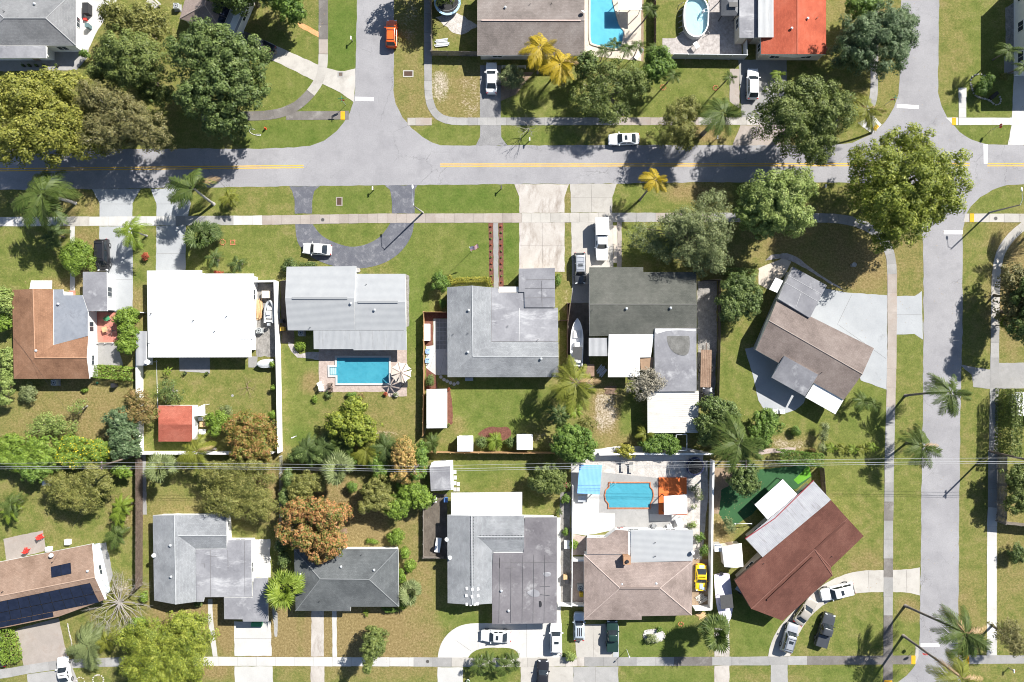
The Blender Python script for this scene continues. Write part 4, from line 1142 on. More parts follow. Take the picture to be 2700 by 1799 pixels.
# --- pale gable house with pool
T(1, 1)
h9, f9 = house("pale_metal_house", "pale grey ribbed roof house with two offset ridges beside rectangular pool", "house", [
 ("roof", R_PALE, [[(355, 885, 2.7), (970, 880, 2.7), (955, 1165, 3.75), (342, 1163, 3.75)], [(342, 1163, 3.75), (955, 1165, 3.75), (958, 1448, 2.75), (365, 1448, 2.7)]]),
 ("wing_roof", R_PALE, [[(973, 948, 2.65), (1405, 948, 2.65), (1405, 1197, 3.55), (959, 1197, 3.55)], [(959, 1197, 3.55), (1405, 1197, 3.55), (1412, 1448, 2.75), (961, 1448, 2.75)]]),
 ("patio_roof", R_PALES, [[(592, 1450, 2.78), (1412, 1450, 2.78), (1418, 1622, 2.5), (948, 1624, 2.5), (946, 1614, 2.5), (595, 1614, 2.5)]], .12)],
 [(355, 890), (970, 885), (973, 948), (1405, 948), (1412, 1520), (592, 1520), (592, 1448), (365, 1448)], WGREY, over=.4, vents=[(925, 1210), (1135, 1268)], pipes=[(1062, 1040), (565, 1420)])
ridge_vent(h9, W(405, 1163, 3.75), W(893, 1164, 3.75), R_PALE, .34)
ridge_vent(h9, W(988, 1197, 3.55), W(1340, 1197, 3.55), R_PALE, .34)
# --- grey house with flat centre, middle
T(2, 1)
h10, f10 = house("grey_mixed_roof_house", "grey shingle house with streaked flat roof and front path lined by red beds", "house", [
 ("roof", R_GREYLT, [[(-407, 1066, 2.7), (-187, 1052, 3.7), (-180, 1680, 3.7), (-403, 1862, 2.7)],
      [(-187, 1052, 3.7), (-18, 1068, 2.98), (-16, 1550, 2.98), (-180, 1680, 3.7)],
      [(-180, 1680, 3.7), (-16, 1550, 2.98), (578, 1550, 2.98), (580, 1680, 3.7)],
      [(-403, 1862, 2.7), (-180, 1680, 3.7), (580, 1680, 3.7), (580, 1862, 2.7)]]),
 ("flat_roof", R_FLATG, [[(-15, 1068, 2.9), (48, 1072, 2.9), (50, 1112, 2.9), (272, 1112, 2.9), (278, 1248, 2.9), (575, 1248, 2.9), (577, 1547, 2.9), (-14, 1547, 2.9)]]),
 ("garage_roof", R_FLATM, [[(228, 902, 3.1), (547, 896, 3.1), (550, 1245, 3.1), (281, 1245, 3.1), (277, 1109, 3.1), (228, 1109, 3.1)]]),
 ("porch_roof", R_WHFLAT, [[(52, 1062, 2.6), (226, 1062, 2.6), (226, 1110, 2.6), (52, 1110, 2.6)]], .1)],
 [(-407, 1068), (228, 1068), (228, 902), (547, 897), (550, 1247), (577, 1247), (579, 1862), (-403, 1862)], WCREAM, over=.3,
 vents=[(-215, 1270), (425, 1700), (-222, 1640)], pipes=[(133, 1408), (-220, 1472), (398, 1530), (-350, 1480)])
seams(h10, [((232, 1250), (230, 1545)), ((278, 1112), (278, 1245))], 2.93, TRIM, .05)
seams(h10, [((285, 1000), (545, 998)), ((283, 1075), (547, 1075)), ((283, 1160), (548, 1158)), ((430, 1010), (436, 1240))], 3.13)
# --- grey-green gable house with extra rear roofs
h11, f11 = house("grey_green_house", "dark grey green gable house with white and grey rear additions", "house", [
 ("roof", R_GREEN, [[(853, 890, 2.75), (1330, 888, 2.75), (1330, 932, 2.9), (1800, 932, 2.9), (1804, 1218, 3.8), (856, 1218, 3.8)],
                       [(856, 1218, 3.8), (1804, 1218, 3.8), (1802, 1482, 2.8), (853, 1500, 2.75)]]),
 ("shed_roof", R_CORRG, rect(848, 1515, 1012, 1676, 2.5)),
 ("patio_roof", R_WHFLAT, [[(1025, 1484, 2.85), (1425, 1484, 2.85), (1396, 1686, 2.6), (1300, 1688, 2.6), (1300, 1862, 2.5), (1018, 1862, 2.5)]]),
 ("rear_flat_roof", R_FLATM, [[(1432, 1430, 3.15), (1800, 1430, 3.15), (1802, 1988, 3.0), (1432, 1990, 3.0)]])],
 [(853, 895), (1330, 895), (1330, 932), (1800, 932), (1802, 1985), (1432, 1988), (1428, 1520), (853, 1500)], WWHITE, over=.35, vents=[(1180, 1255), (1570, 1250)], pipes=[(880, 1268)])
patch(h11, [(1540, 1455), (1640, 1450), (1735, 1460), (1745, 1600), (1720, 1672), (1640, 1668), (1570, 1620), (1535, 1530)], 3.12, R_PATCH)
patch(h11, [(1438, 1434), (1796, 1434), (1796, 1458), (1730, 1450), (1640, 1446), (1540, 1450), (1480, 1470), (1438, 1480)], 3.155, R_WHFLAT)
aw1, _f = house("tan_awning", "small tan fabric awning wedged between white and grey rear roofs", "awning", [
 ("canopy", plain("tan_fabric", (0.30, 0.20, 0.13), .9), [[(1302, 1690, 2.3), (1422, 1688, 2.5), (1415, 1800, 2.3), (1308, 1800, 2.1)]], .05)], [(1310, 1695), (1410, 1695), (1410, 1795), (1315, 1795)], WWHITE, ze=.1, over=.3, windows=False)
cr1, _f = house("corrugated_carport", "white corrugated carport with rusty stripes at the end of grey rear roof", "carport", [
 ("roof", R_CORRW, [[(1366, 1990, 2.7), (1822, 1990, 2.7), (1816, 2355, 2.5), (1368, 2358, 2.5)]], .12)], [(1500, 2060), (1780, 2060), (1780, 2330), (1500, 2330)], WWHITE, ze=2.4, over=.1, windows=False)
# --- angled taupe house on the right corner lot
T(3, 1)
RV = 1510.7
h12, f12 = house("angled_taupe_house", "angled taupe shingle house with wide pale driveway on the right corner lot", "house", [
 ("roof", R_TAUPE, [[(165, 1178, 2.75), (1022, RV + 95, 2.75), (920, RV + 325, 3.8), (92, 1362, 3.8)],
                       [(92, 1362, 3.8), (920, RV + 325, 3.8), (755, RV + 553, 2.75), (-25, 1622, 2.75)]]),
 ("flat_roof", R_FLATM, [[(305, 885, 3.2), (605, 1050, 3.2), (455, 1338, 3.2), (172, 1166, 3.2)]], .7),
 ("rear_roof", R_FLATM, [[(232, RV + 165, 3.35), (528, RV + 330, 3.35), (412, RV + 522, 2.6), (115, RV + 355, 2.6)]], .1),
 ("patio_roof", R_WHMET, [[(495, RV + 402, 2.55), (753, RV + 556, 2.55), (680, RV + 680, 2.3), (414, RV + 530, 2.3)]], .1)],
 [(300, 890), (605, 1052), (470, 1340), (1022, RV + 95), (755, RV + 553), (-25, 1622), (172, 1170)], WGREY, over=.35, doors=(1,), vents=[], pipes=[(555, RV + 312)])
seams(h12, [((378, 1110), (330, 1245)), ((260, 960), (560, 1130)), ((230, 1020), (520, 1190))], 3.22, plain("seam_pale", (0.42, 0.42, 0.43), .8), .05)
aw2, _f = house("white_awning", "small square white awning on the west side of angled taupe house", "awning", [
 ("canopy", WHITEP, [[(152, 980, 2.5), (218, 1010, 2.6), (165, 1115, 2.6), (95, 1085, 2.5)]], .06)], [(150, 990), (210, 1012), (165, 1105), (105, 1085)], WWHITE, ze=.1, over=.3, windows=False)
# --- angled red-brown house, bottom right
T(3, 3)
h13, f13 = house("angled_red_brown_house", "angled dark red brown shingle house with silver metal rear roof", "house", [
 ("roof", R_MAROON, [[(642, -44, 2.95), (786, 118, 3.7), (497, 394, 3.7), (-64, 918, 3.7), (-210, 670, 2.95)],
      [(497, 394, 3.7), (640, 555, 2.7), (655, 625, 2.6)],
      [(786, 118, 3.7), (932, 275, 2.7), (640, 555, 2.7), (497, 394, 3.7)],
      [(497, 394, 3.7), (655, 625, 2.6), (215, 1025, 2.6), (-64, 918, 3.7)]]),
 ("metal_roof", R_SILVER, [[(488, -212, 2.6), (640, -46, 2.95), (62, 490, 2.95), (-115, 300, 2.6)]], .14)],
 [(488, -200), (642, -44), (920, 275), (640, 555), (655, 625), (210, 1015), (-200, 670), (20, 450), (-105, 300)], WCREAM, over=.45, pipes=[(645, 455), (40, 515)], trim=TRIMB)
def gutter(root, a, b, z, mat):
 A, B = Vector(W(a[0], a[1], z)), Vector(W(b[0], b[1], z)); d = B - A; c = (A + B) / 2
 m = MB(); m.box((c.x, c.y, z), (d.length, .14, .16), math.atan2(d.y, d.x)); m.build("gutter", mat, root)
gutter(h13, (486, -220), (150, 110), 2.58, TRIMR); gutter(h13, (150, 112), (-118, 296), 2.58, TRIMR)
ridge_vent(h13, W(505, 388, 3.7), W(765, 150, 3.7), R_MAROON, .3); ridge_vent(h13, W(75, 838, 3.62), W(480, 462, 3.7), R_MAROON, .3)
# --- brown house with large solar array, bottom left
T(0, 3)
h14, f14 = house("brown_solar_house", "tilted tan brown house with big black solar array, bottom left", "house", [
 ("roof", R_BRNSH, [[(-350, 572, 2.7), (815, 345, 2.7), (840, 640, 3.7), (-330, 870, 3.7)],
                       [(-330, 870, 3.7), (840, 640, 3.7), (928, 838, 2.8), (520, 988, 2.55), (70, 1080, 2.5), (-320, 1150, 2.5)]])],
 [(-350, 572), (815, 345), (925, 835), (520, 985), (70, 1075), (-320, 1150)], WBLUE, over=.5, vents=[(780, 582)], pipes=[(468, 503), (28, 765)], dishes=[(470, 440)])
def solar(root, quad, nx, ny, allf, lift=.10):
 P = [Vector(W(u, v, zat(allf, u, v))) for u, v in quad]
 P = [p + Vector((0, 0, lift)) for p in P]
 for i in range(nx):
  for j in range(ny):
   def at(s, t): return P[0].lerp(P[1], s).lerp(P[3].lerp(P[2], s), t)
   e = .012
   c4 = [at((i + e * nx / nx * 1) / nx + .0, (j + .01) / ny), at((i + 1 - e) / nx, (j + .01) / ny), at((i + 1 - e) / nx, (j + .99) / ny), at((i + e) / nx, (j + .99) / ny)]
   m = MB(); n = (c4[1] - c4[0]).cross(c4[3] - c4[0]).normalized()
   if n.z < 0: n = -n
   top = [tuple(p) for p in c4]; bot = [tuple(p - n * .05) for p in c4]
   m.add(top + bot, [[3, 2, 1, 0], [4, 5, 6, 7], [0, 1, 5, 4], [1, 2, 6, 5], [2, 3, 7, 6], [3, 0, 4, 7]], 1)
   k = .03; ct = sum(c4, Vector()) / 4
   m.add([tuple(p.lerp(ct, k) + n * .004) for p in c4], [[3, 2, 1, 0]], 0)
   m.build("solar_panel", [PANEL, PANELF], root)
solar(h14, [(-300, 915), (800, 688), (842, 782), (-293, 1010)], 12, 1, f14)
solar(h14, [(-293, 1012), (842, 784), (882, 860), (-289, 1092)], 12, 1, f14)
solar(h14, [(-288, 1094), (470, 945), (478, 985), (-288, 1140)], 8, 1, f14)
solar(h14, [(453, 545), (628, 507), (635, 605), (458, 642)], 2, 1, f14)
T(0, 0)
solar(h2, [(1930, 0), (2060, 30), (2010, 160), (1885, 108)], 2, 2, f2)
solar(h2, [(1985, -130), (2110, -100), (2062, 25), (1932, -5)], 2, 2, f2)
solar(h2, [(1945, 138), (2008, 162), (1968, 258), (1910, 232)], 1, 2, f2)
# --- grey L house with flat roof, bottom
T(0, 3)
h15, f15 = house("grey_cross_gable_house", "light grey cross gable house with cloudy flat roof and small carport, bottom left", "house", [
 ("roof", R_GREYLT, [[(1352, 92, 2.7), (1542, 90, 3.65), (1556, 880, 3.65), (1364, 845, 2.7)],
      [(1542, 90, 3.65), (1735, 88, 2.72), (1736, 856, 2.72), (1556, 880, 3.65)]]),
 ("cross_roof", R_GREYLT, gabH(1575, 2006, 86, 272, 388, 2.74, 3.5)),
 ("flat_roof", R_FLATG, [[(1735, 391, 2.85), (2008, 389, 2.85), (2010, 310, 2.85), (2222, 310, 2.85), (2232, 812, 2.85), (1808, 816, 2.85), (1800, 856, 2.85), (1739, 858, 2.85)]]),
 ("carport_roof", R_FLATM, [[(1982, 820, 2.8), (2238, 818, 2.8), (2244, 648, 2.8), (2370, 646, 2.8), (2372, 1032, 2.8), (2150, 1032, 2.8), (2148, 1012, 2.8), (1984, 1010, 2.8)]])],
 [(1352, 95), (2002, 90), (2010, 312), (2222, 312), (2230, 812), (2225, 1005), (1990, 1005), (1985, 815), (1805, 818), (1735, 855), (1364, 845)], WWHITE, over=.35,
 vents=[(1512, 355), (1518, 632)], dishes=[(1375, 440)])
seams(h15, [((1862, 395), (1864, 810)), ((2016, 400), (2020, 565)), ((1780, 520), (1812, 520)), ((1812, 520), (1812, 555)), ((1730, 425), (1758, 425)), ((1864, 455), (1915, 455)), ((2165, 320), (2168, 800)), ((1736, 612), (1762, 612)), ((1738, 706), (1768, 708))], 2.87)
# --- charcoal hip house
T(1, 3)
h16, f16 = house("charcoal_hip_house", "charcoal hip roof house beside the orange flowering tree", "house", [
 ("roof", R_DARK, [[(420, 392, 2.7), (1342, 388, 2.7), (1085, 660, 3.9), (652, 655, 3.9)],
                      [(652, 655, 3.9), (1085, 660, 3.9), (1348, 900, 2.7), (922, 900, 2.75), (920, 940, 2.6), (435, 936, 2.6)],
                      [(420, 392, 2.7), (652, 655, 3.9), (435, 936, 2.6)], [(1342, 388, 2.7), (1348, 900, 2.7), (1085, 660, 3.9)]])],
 [(420, 392), (1342, 388), (1348, 900), (920, 902), (920, 938), (435, 936)], WWHITE, vents=[(838, 543), (1130, 572), (478, 610)], pipes=[(647, 850), (1018, 440)])
# --- light grey and dark flat house
h17, f17 = house("grey_dark_flat_house", "large house, light grey gables with black dashes and dark cracked flat roof", "house", [
 ("roof", R_GREYLT, [[(1777, 90, 2.7), (1990, 92, 3.75), (1996, 884, 3.75), (1780, 868, 2.7)],
      [(1990, 92, 3.75), (2178, 92, 2.88), (2172, 872, 2.86), (1996, 884, 3.75)]]),
 ("cross_roof", R_GREYLT, gabH(2045, 2458, 92, 283, 420, 2.8, 3.5)),
 ("flat_roof", R_FLATD, [[(2462, 108, 3.05), (2748, 108, 3.05), (2746, 1045, 2.8), (2174, 1056, 2.8), (2176, 560, 2.95), (2186, 424, 2.98), (2452, 422, 2.98)]]),
 ("patio_roof", R_WHMET, [[(1810, -108, 2.45), (2440, -115, 2.45), (2440, 88, 2.65), (1812, 86, 2.65)]], .12)],
 [(1777, 92), (2748, 108), (2746, 1040), (2176, 1050), (2172, 870), (1780, 866)], WWHITE, over=.35, vents=[(2255, 757), (2320, 932)], pipes=[(1800, 450)], dishes=[(1800, 460), (1772, 300)])
seams(h17, [((u, 440), (u + 2, 1040)) for u in (2240, 2292, 2343, 2395, 2445, 2490, 2542, 2592, 2640, 2695)][::2], 2.99)
seams(h17, [((2186, 510), (2740, 505)), ((2240, 470), (2240, 560)), ((2290, 560), (2390, 552)), ((2600, 720), (2690, 718)), ((2600, 790), (2690, 800))], 2.99)
patch(h17, [(2590, 850), (2612, 850), (2615, 900), (2592, 908)], 2.9, DARK, "tar_patch")
patch(h17, [(2480, 770), (2540, 740), (2590, 760), (2600, 810), (2520, 815)], 2.92, R_FLATM, "tar_patch")
patch(h17, [(2620, 600), (2690, 590), (2700, 625), (2640, 640)], 2.93, R_FLATG, "tar_patch")
for k in range(24):       # dark nail strips along the ridges
 for du in (-5, 18):
  v = 110 + k * 26
  z = zat(f17, 1990 + du, v); p = W(1990 + du, v, z + .03)
  m = MB(); m.box(p, (.10, .22, .05)); m.build("ridge_clip", DARK, h17)
for k in range(14):
 for dv in (-14, 16):
  u = 2070 + k * 28
  z = zat(f17, u, 283 + dv); p = W(u, 283 + dv, z + .03)
  m = MB(); m.box(p, (.22, .08, .05)); m.build("ridge_clip", DARK, h17)
for (u, v) in ((1950, 738), (1998, 745), (2050, 742), (1945, 800), (1995, 812), (2050, 800), (1950, 878), (1985, 880), (2020, 878), (2045, 874)):
 z = zat(f17, u, v) if v < 868 else 3.5; p = W(u, v, z + .06)
 m = MB(); m.box(p, (.34, .42, .14), .1); m.build("sand_bag", WHITEP, h17)
# --- beige hip house with pool
T(2, 3)
h18, f18 = house("beige_hip_house", "beige shingle hip house with white metal rear roof and square chimney", "house", [
 ("roof", R_BEIGE, [[(805, 440, 2.7), (1215, 440, 2.75), (1215, 510, 2.9), (1765, 497, 2.7), (1478, 735, 3.7), (1122, 735, 3.7)],
                       [(1122, 735, 3.7), (1478, 735, 3.7), (1760, 975, 2.7), (1316, 984, 2.7), (1316, 1016, 2.6), (805, 1016, 2.6)],
                       [(805, 440, 2.7), (1122, 735, 3.7), (805, 1016, 2.6)], [(1765, 497, 2.7), (1760, 975, 2.7), (1478, 735, 3.7)]]),
 ("wing_roof", R_BEIGE, [[(830, 290, 2.6), (1000, 286, 2.6), (1088, 218, 2.6), (1198, 226, 2.6), (1200, 434, 2.9), (830, 436, 2.9)]]),
 ("patio_roof", R_PALE, [[(1220, 222, 2.72), (1772, 222, 2.72), (1766, 494, 2.9), (1222, 506, 2.9)]])],
 [(805, 440), (830, 436), (830, 292), (1000, 288), (1088, 222), (1770, 224), (1762, 975), (1316, 984), (1314, 1014), (805, 1014)], WWHITE, over=.3, vents=[(1140, 697), (1442, 692)], pipes=[(1435, 330), (1435, 450)], dishes=[(1760, 415)])
ridge_vent(h18, W(1125, 735, 3.7), W(1475, 735, 3.7), R_BEIGE, .3)
_x, _y, _ = W(1180, 480, 3.6)
m = MB(); m.box((_x, _y, 3.4), (.95, 1.05, 1.5)); m.box((_x, _y, 4.2), (1.1, 1.2, .16)); ch = m.build("chimney", [plain("chimney_tan", (0.33, 0.19, 0.11), .85)], h18)
m = MB(); m.cyl((_x, _y - .1, 4.25), .26, .25, 12); m.build("flue", DARK, ch)
# --- edge of a house on the right
T(3, 2)
h19, f19 = house("right_edge_house", "white ribbed roof corner of a house behind tall hedge at right edge", "house", [
 ("roof", R_WHMET, [[(2275, 485, 2.6), (2900, 485, 2.6), (2900, 705, 2.6), (2302, 695, 2.6)]])], [(2290, 490), (2900, 490), (2900, 700), (2300, 690)], WGREY)

# ------------------------------------------------------------------ small outbuildings
def hut(name, label, cat, secs, foot, wall, zw, over=.08, trim=TRIM):
 fp = [W(a[0], a[1], zw)[:2] for a in foot]
 cx = sum(a[0] for a in fp) / len(fp); cy = sum(a[1] for a in fp) / len(fp)
 root = thing(name, label, cat, (cx, cy, 0))
 wp = inset(fp, over); m = MB(); m.prism(wp, -.03, zw); m.build("wall", wall, root)
 if area2(wp) < 0: wp = wp[::-1]
 i = max(range(len(wp)), key=lambda i: -((wp[i][0] + wp[(i + 1) % len(wp)][0]) ** 2 + (wp[i][1] + wp[(i + 1) % len(wp)][1]) ** 2))
 a, b = Vector(wp[i]), Vector(wp[(i + 1) % len(wp)]); d = (b - a).normalized(); c = (a + b) / 2 + Vector((d.y, -d.x)) * .02
 m = MB(); m.box((c.x, c.y, .92), (.9, .08, 1.8), math.atan2(d.y, d.x)); m.build("door", WDOOR if wall is not WWHITE else GALV, root)
 for s in secs:
  wf = [[W(*p) for p in f] for f in s[2]]
  m = MB(); dedupe_solid(m, wf, s[3] if len(s) > 3 else .12); m.build(s[0], [s[1], trim], root, uv=True)
 return root
def canopy(name, label, faces, mat, posts, zt, cat="canopy", thick=.08, post=TRIM, pr=.05):
 P = [W(*p) for f in faces for p in f]
 cx = sum(p[0] for p in P) / len(P); cy = sum(p[1] for p in P) / len(P)
 root = thing(name, label, cat, (cx, cy, 0))
 m = MB(); dedupe_solid(m, [[W(*p) for p in f] for f in faces], thick); m.build("roof", [mat, post], root, uv=True)
 for (u, v) in posts:
  x, y, _ = W(u, v, zt); m = MB(); m.box((x, y, zt / 2), (pr * 2, pr * 2, zt)); m.build("post", post, root)
 return root
T(0, 2)
hut("red_shed", "garden shed with red shingle gable roof behind the white roof house", "shed",
 [("roof", shingle("shingle_brick", (0.33, 0.085, 0.055), (0.41, 0.12, 0.08), (0.46, 0.16, 0.11)), gabH(1402, 1702, 603, 772, 922, 2.2, 2.95))], [(1402, 605), (1702, 605), (1702, 920), (1402, 920)], WWHITE, 2.15)
canopy("white_canopy", "torn white fabric canopy beside the red roof shed", [[(1700, 640, 2.0), (1812, 590, 2.1), (1815, 690, 2.1), (1705, 700, 2.0)]], WHITEP, [(1710, 650), (1805, 600), (1805, 685)], 1.95, pr=.03, thick=.02)
T(1, 2)
hut("long_white_shed", "long shed with pale flat roof along the wood fence", "shed", [("roof", R_WHFLAT, [[(1594, 460, 2.4), (1774, 455, 2.5), (1774, 802, 2.5), (1594, 804, 2.4)]])], [(1600, 465), (1770, 460), (1770, 798), (1600, 798)], WCREAM, 2.25)
hut("small_white_shed", "small white gable shed left of the two in the bed by back fence", "shed", [("roof", R_WHFLAT, gabH(1866, 2006, 874, 946, 1010, 1.9, 2.3))], [(1868, 878), (2004, 878), (2004, 1006), (1868, 1006)], WWHITE, 1.85)
hut("grey_flat_shed", "grey flat roof shed with white edge against the orange tree", "shed", [("roof", R_FLATM, [[(1620, 1150, 2.3), (1800, 1140, 2.3), (1806, 1350, 2.3), (1632, 1360, 2.3)]]),
 ("porch_roof", R_WHFLAT, [[(1640, 1105, 2.25), (1826, 1092, 2.25), (1832, 1348, 2.25), (1809, 1350, 2.25), (1803, 1137, 2.25), (1624, 1147, 2.25)]])], [(1640, 1110), (1822, 1100), (1828, 1345), (1640, 1352)], WWHITE, 2.1)
T(2, 2)
hut("small_white_shed", "small white gable shed standing alone right of the mulch bed", "shed", [("roof", R_WHFLAT, gabH(210, 352, 860, 930, 995, 1.9, 2.3))], [(212, 864), (350, 864), (352, 990), (216, 990)], WWHITE, 1.85)
canopy("blue_roof_pergola", "bright blue metal pergola roof left of the curved pool", [[(765, 1125, 2.6), (965, 1130, 2.6), (945, 1390, 2.3), (745, 1380, 2.3)]], BLUER, [(775, 1140), (950, 1140), (935, 1370), (755, 1365)], 2.3, "pergola", .12, WHITEP)
canopy("white_pool_canopy", "white fabric canopy over the orange deck by the pool", [[(1512, 1405, 2.5), (1718, 1390, 2.5), (1720, 1560, 2.4), (1514, 1570, 2.4)]], WHITEP, [(1525, 1415), (1705, 1400), (1705, 1550), (1528, 1560)], 2.4, "canopy", .05, DARK)
T(2, 3)
hut("white_garden_shed", "white plastic gable shed between boundary wall and red brown house", "shed", [("roof", R_WHFLAT, [[(2025, 372, 2.1), (2118, 362, 2.6), (2140, 556, 2.6), (2048, 548, 2.1)], [(2118, 362, 2.6), (2200, 338, 2.1), (2216, 545, 2.1), (2140, 556, 2.6)]])],
 [(2035, 372), (2195, 345), (2210, 540), (2050, 545)], WCREAM, 2.0)
hut("box_shed", "tiny white box shed against the white wall beside garden shed", "shed", [("roof", WHITEP, rect(1962, 348, 2028, 412, 1.6))], [(1965, 350), (2025, 350), (2025, 410), (1965, 410)], WWHITE, 1.5, .04)
T(3, 2)
canopy("white_yard_canopy", "large white canopy on the artificial turf behind red brown house", [[(215, 1255, 2.6), (342, 1388, 2.6), (85, 1618, 2.4), (-35, 1480, 2.4)]], WHITEP, [(215, 1270), (325, 1388), (85, 1600), (-20, 1480)], 2.4, "canopy", .08, DARK)
T(2, 0)
canopy("pool_cabana", "white ribbed cabana roof beside the kidney pool, top", [[(1110, -60, 2.4), (1320, -60, 2.4), (1320, 90, 2.4), (1110, 88, 2.4)]], R_WHMET, [(1125, 70), (1305, 75), (1125, -40), (1305, -40)], 2.3, "cabana", .1)
gz = canopy("grey_gazebo", "grey hard top gazebo with raised cupola by the oval pool", [[(2022, -60, 2.4), (2105, 40, 3.1), (2020, 140, 2.4)], [(2020, 140, 2.4), (2105, 40, 3.1), (2180, 140, 2.4)], [(2180, 140, 2.4), (2105, 40, 3.1), (2196, 90, 2.4)], [(2196, 90, 2.4), (2105, 40, 3.1), (2190, -60, 2.4)], [(2190, -60, 2.4), (2105, 40, 3.1), (2022, -60, 2.4)]],
 plain("gazebo_grey", (0.10, 0.105, 0.115), .5), [(2035, 125), (2165, 125), (2035, -40), (2175, -40)], 2.35, "gazebo", .06, DARK)
_x, _y, _ = W(2125, 45, 3.0); m = MB(); m.box((_x, _y, 3.1), (1.3, .7, .14)); m.build("cupola", DARK, gz)
# ================================================================== vegetation
BARK = gritty("bark", (0.10, 0.075, 0.055), (0.20, 0.165, 0.13), big=2.0, fine=8.0, contrast=.4)
BARKP = gritty("bark_pale", (0.25, 0.225, 0.20), (0.36, 0.33, 0.30), big=2.0, fine=8.0, contrast=.3)
PTRUNK = gritty("palm_trunk", (0.17, 0.145, 0.125), (0.27, 0.235, 0.205), big=2.0, fine=6.0, contrast=.35)
PTRUNKW = gritty("royal_palm_trunk", (0.30, 0.285, 0.27), (0.42, 0.40, 0.385), big=1.0, fine=6.0, contrast=.2)
LEAF = {
 'olive': leafmat("leaf_olive", [(0.050, 0.058, 0.012), (0.110, 0.118, 0.026), (0.180, 0.178, 0.048), (0.26, 0.245, 0.08)]),
 'yellow': leafmat("leaf_yellow_olive", [(0.055, 0.066, 0.010), (0.128, 0.140, 0.022), (0.215, 0.214, 0.038), (0.31, 0.295, 0.065)]),
 'brown': leafmat("leaf_brown_olive", [(0.050, 0.052, 0.018), (0.105, 0.102, 0.036), (0.165, 0.150, 0.056), (0.235, 0.205, 0.095)]),
 'dark': leafmat("leaf_dark", [(0.028, 0.048, 0.012), (0.062, 0.095, 0.024), (0.112, 0.152, 0.042), (0.19, 0.23, 0.08)]),
 'mid': leafmat("leaf_mid", [(0.034, 0.054, 0.012), (0.078, 0.106, 0.024), (0.135, 0.166, 0.042), (0.215, 0.24, 0.075)]),
 'green': leafmat("leaf_green", [(0.030, 0.065, 0.010), (0.070, 0.125, 0.020), (0.120, 0.185, 0.032), (0.19, 0.26, 0.055)]),
 'bright': leafmat("leaf_bright", [(0.045, 0.082, 0.010), (0.098, 0.155, 0.018), (0.155, 0.225, 0.030), (0.23, 0.30, 0.06)]),
 'lime': leafmat("leaf_lime", [(0.050, 0.075, 0.009), (0.116, 0.149, 0.018), (0.206, 0.233, 0.031), (0.325, 0.336, 0.064)]),
 'light': leafmat("leaf_light", [(0.058, 0.090, 0.021), (0.127, 0.175, 0.040), (0.217, 0.267, 0.074), (0.329, 0.366, 0.127)]),
 'blue': leafmat("leaf_blue_green", [(0.028, 0.052, 0.020), (0.060, 0.098, 0.040), (0.110, 0.155, 0.070), (0.22, 0.27, 0.15)]),
 'grey': leafmat("leaf_grey_green", [(0.068, 0.088, 0.034), (0.120, 0.146, 0.056), (0.180, 0.205, 0.086), (0.25, 0.275, 0.14)]),
 'rust': leafmat("leaf_rust", [(0.065, 0.070, 0.018), (0.135, 0.115, 0.034), (0.215, 0.145, 0.055), (0.29, 0.185, 0.085)]),
 'orange': leafmat("leaf_orange", [(0.055, 0.085, 0.016), (0.12, 0.13, 0.028), (0.33, 0.155, 0.060), (0.44, 0.225, 0.105)]),
 'peach': leafmat("leaf_peach", [(0.08, 0.10, 0.020), (0.17, 0.145, 0.036), (0.38, 0.24, 0.085), (0.48, 0.33, 0.13)]),
 'redgreen': leafmat("leaf_red_green", [(0.055, 0.080, 0.014), (0.125, 0.140, 0.024), (0.225, 0.130, 0.040), (0.33, 0.155, 0.07)]),
 'pink': leafmat("leaf_pink", [(0.45, 0.03, 0.10), (0.62, 0.06, 0.18), (0.70, 0.12, 0.25)]),
 'red': leafmat("leaf_red", [(0.16, 0.035, 0.02), (0.30, 0.07, 0.035), (0.42, 0.13, 0.06)]),
 'purple': leafmat("leaf_purple", [(0.06, 0.02, 0.03), (0.13, 0.04, 0.055), (0.2, 0.08, 0.09)]),
 'flower': leafmat("leaf_yellow_flower", [(0.12, 0.16, 0.02), (0.45, 0.36, 0.02), (0.70, 0.52, 0.02)]),
 'hedge': leafmat("leaf_hedge_yellow", [(0.13, 0.14, 0.02), (0.25, 0.24, 0.035), (0.38, 0.34, 0.06)]),
 'twig': leafmat("leaf_twiggy", [(0.14, 0.125, 0.095), (0.22, 0.20, 0.155), (0.30, 0.275, 0.21)], .05),
}
FROND = {
 'green': leafmat("frond_green", [(0.026, 0.049, 0.009), (0.059, 0.092, 0.018), (0.102, 0.134, 0.033), (0.151, 0.176, 0.056)], .3),
 'gold': leafmat("frond_gold", [(0.162, 0.128, 0.010), (0.306, 0.230, 0.015), (0.442, 0.315, 0.025), (0.527, 0.357, 0.043)], .3),
 'yellow': leafmat("frond_yellow_green", [(0.065, 0.083, 0.011), (0.126, 0.142, 0.019), (0.199, 0.206, 0.034), (0.284, 0.266, 0.054)], .3),
 'dark': leafmat("frond_dark", [(0.021, 0.041, 0.010), (0.049, 0.078, 0.020), (0.093, 0.128, 0.038), (0.162, 0.187, 0.076)], .3),
 'grey': leafmat("frond_grey_green", [(0.075, 0.098, 0.034), (0.125, 0.155, 0.056), (0.185, 0.215, 0.088), (0.27, 0.29, 0.14)], .3),
 'bright': leafmat("frond_bright", [(0.060, 0.093, 0.010), (0.119, 0.170, 0.017), (0.187, 0.246, 0.034), (0.272, 0.306, 0.060)], .3),
 'brown': leafmat("frond_dead", [(0.16, 0.10, 0.045), (0.27, 0.18, 0.09), (0.38, 0.27, 0.15)], .1),
}
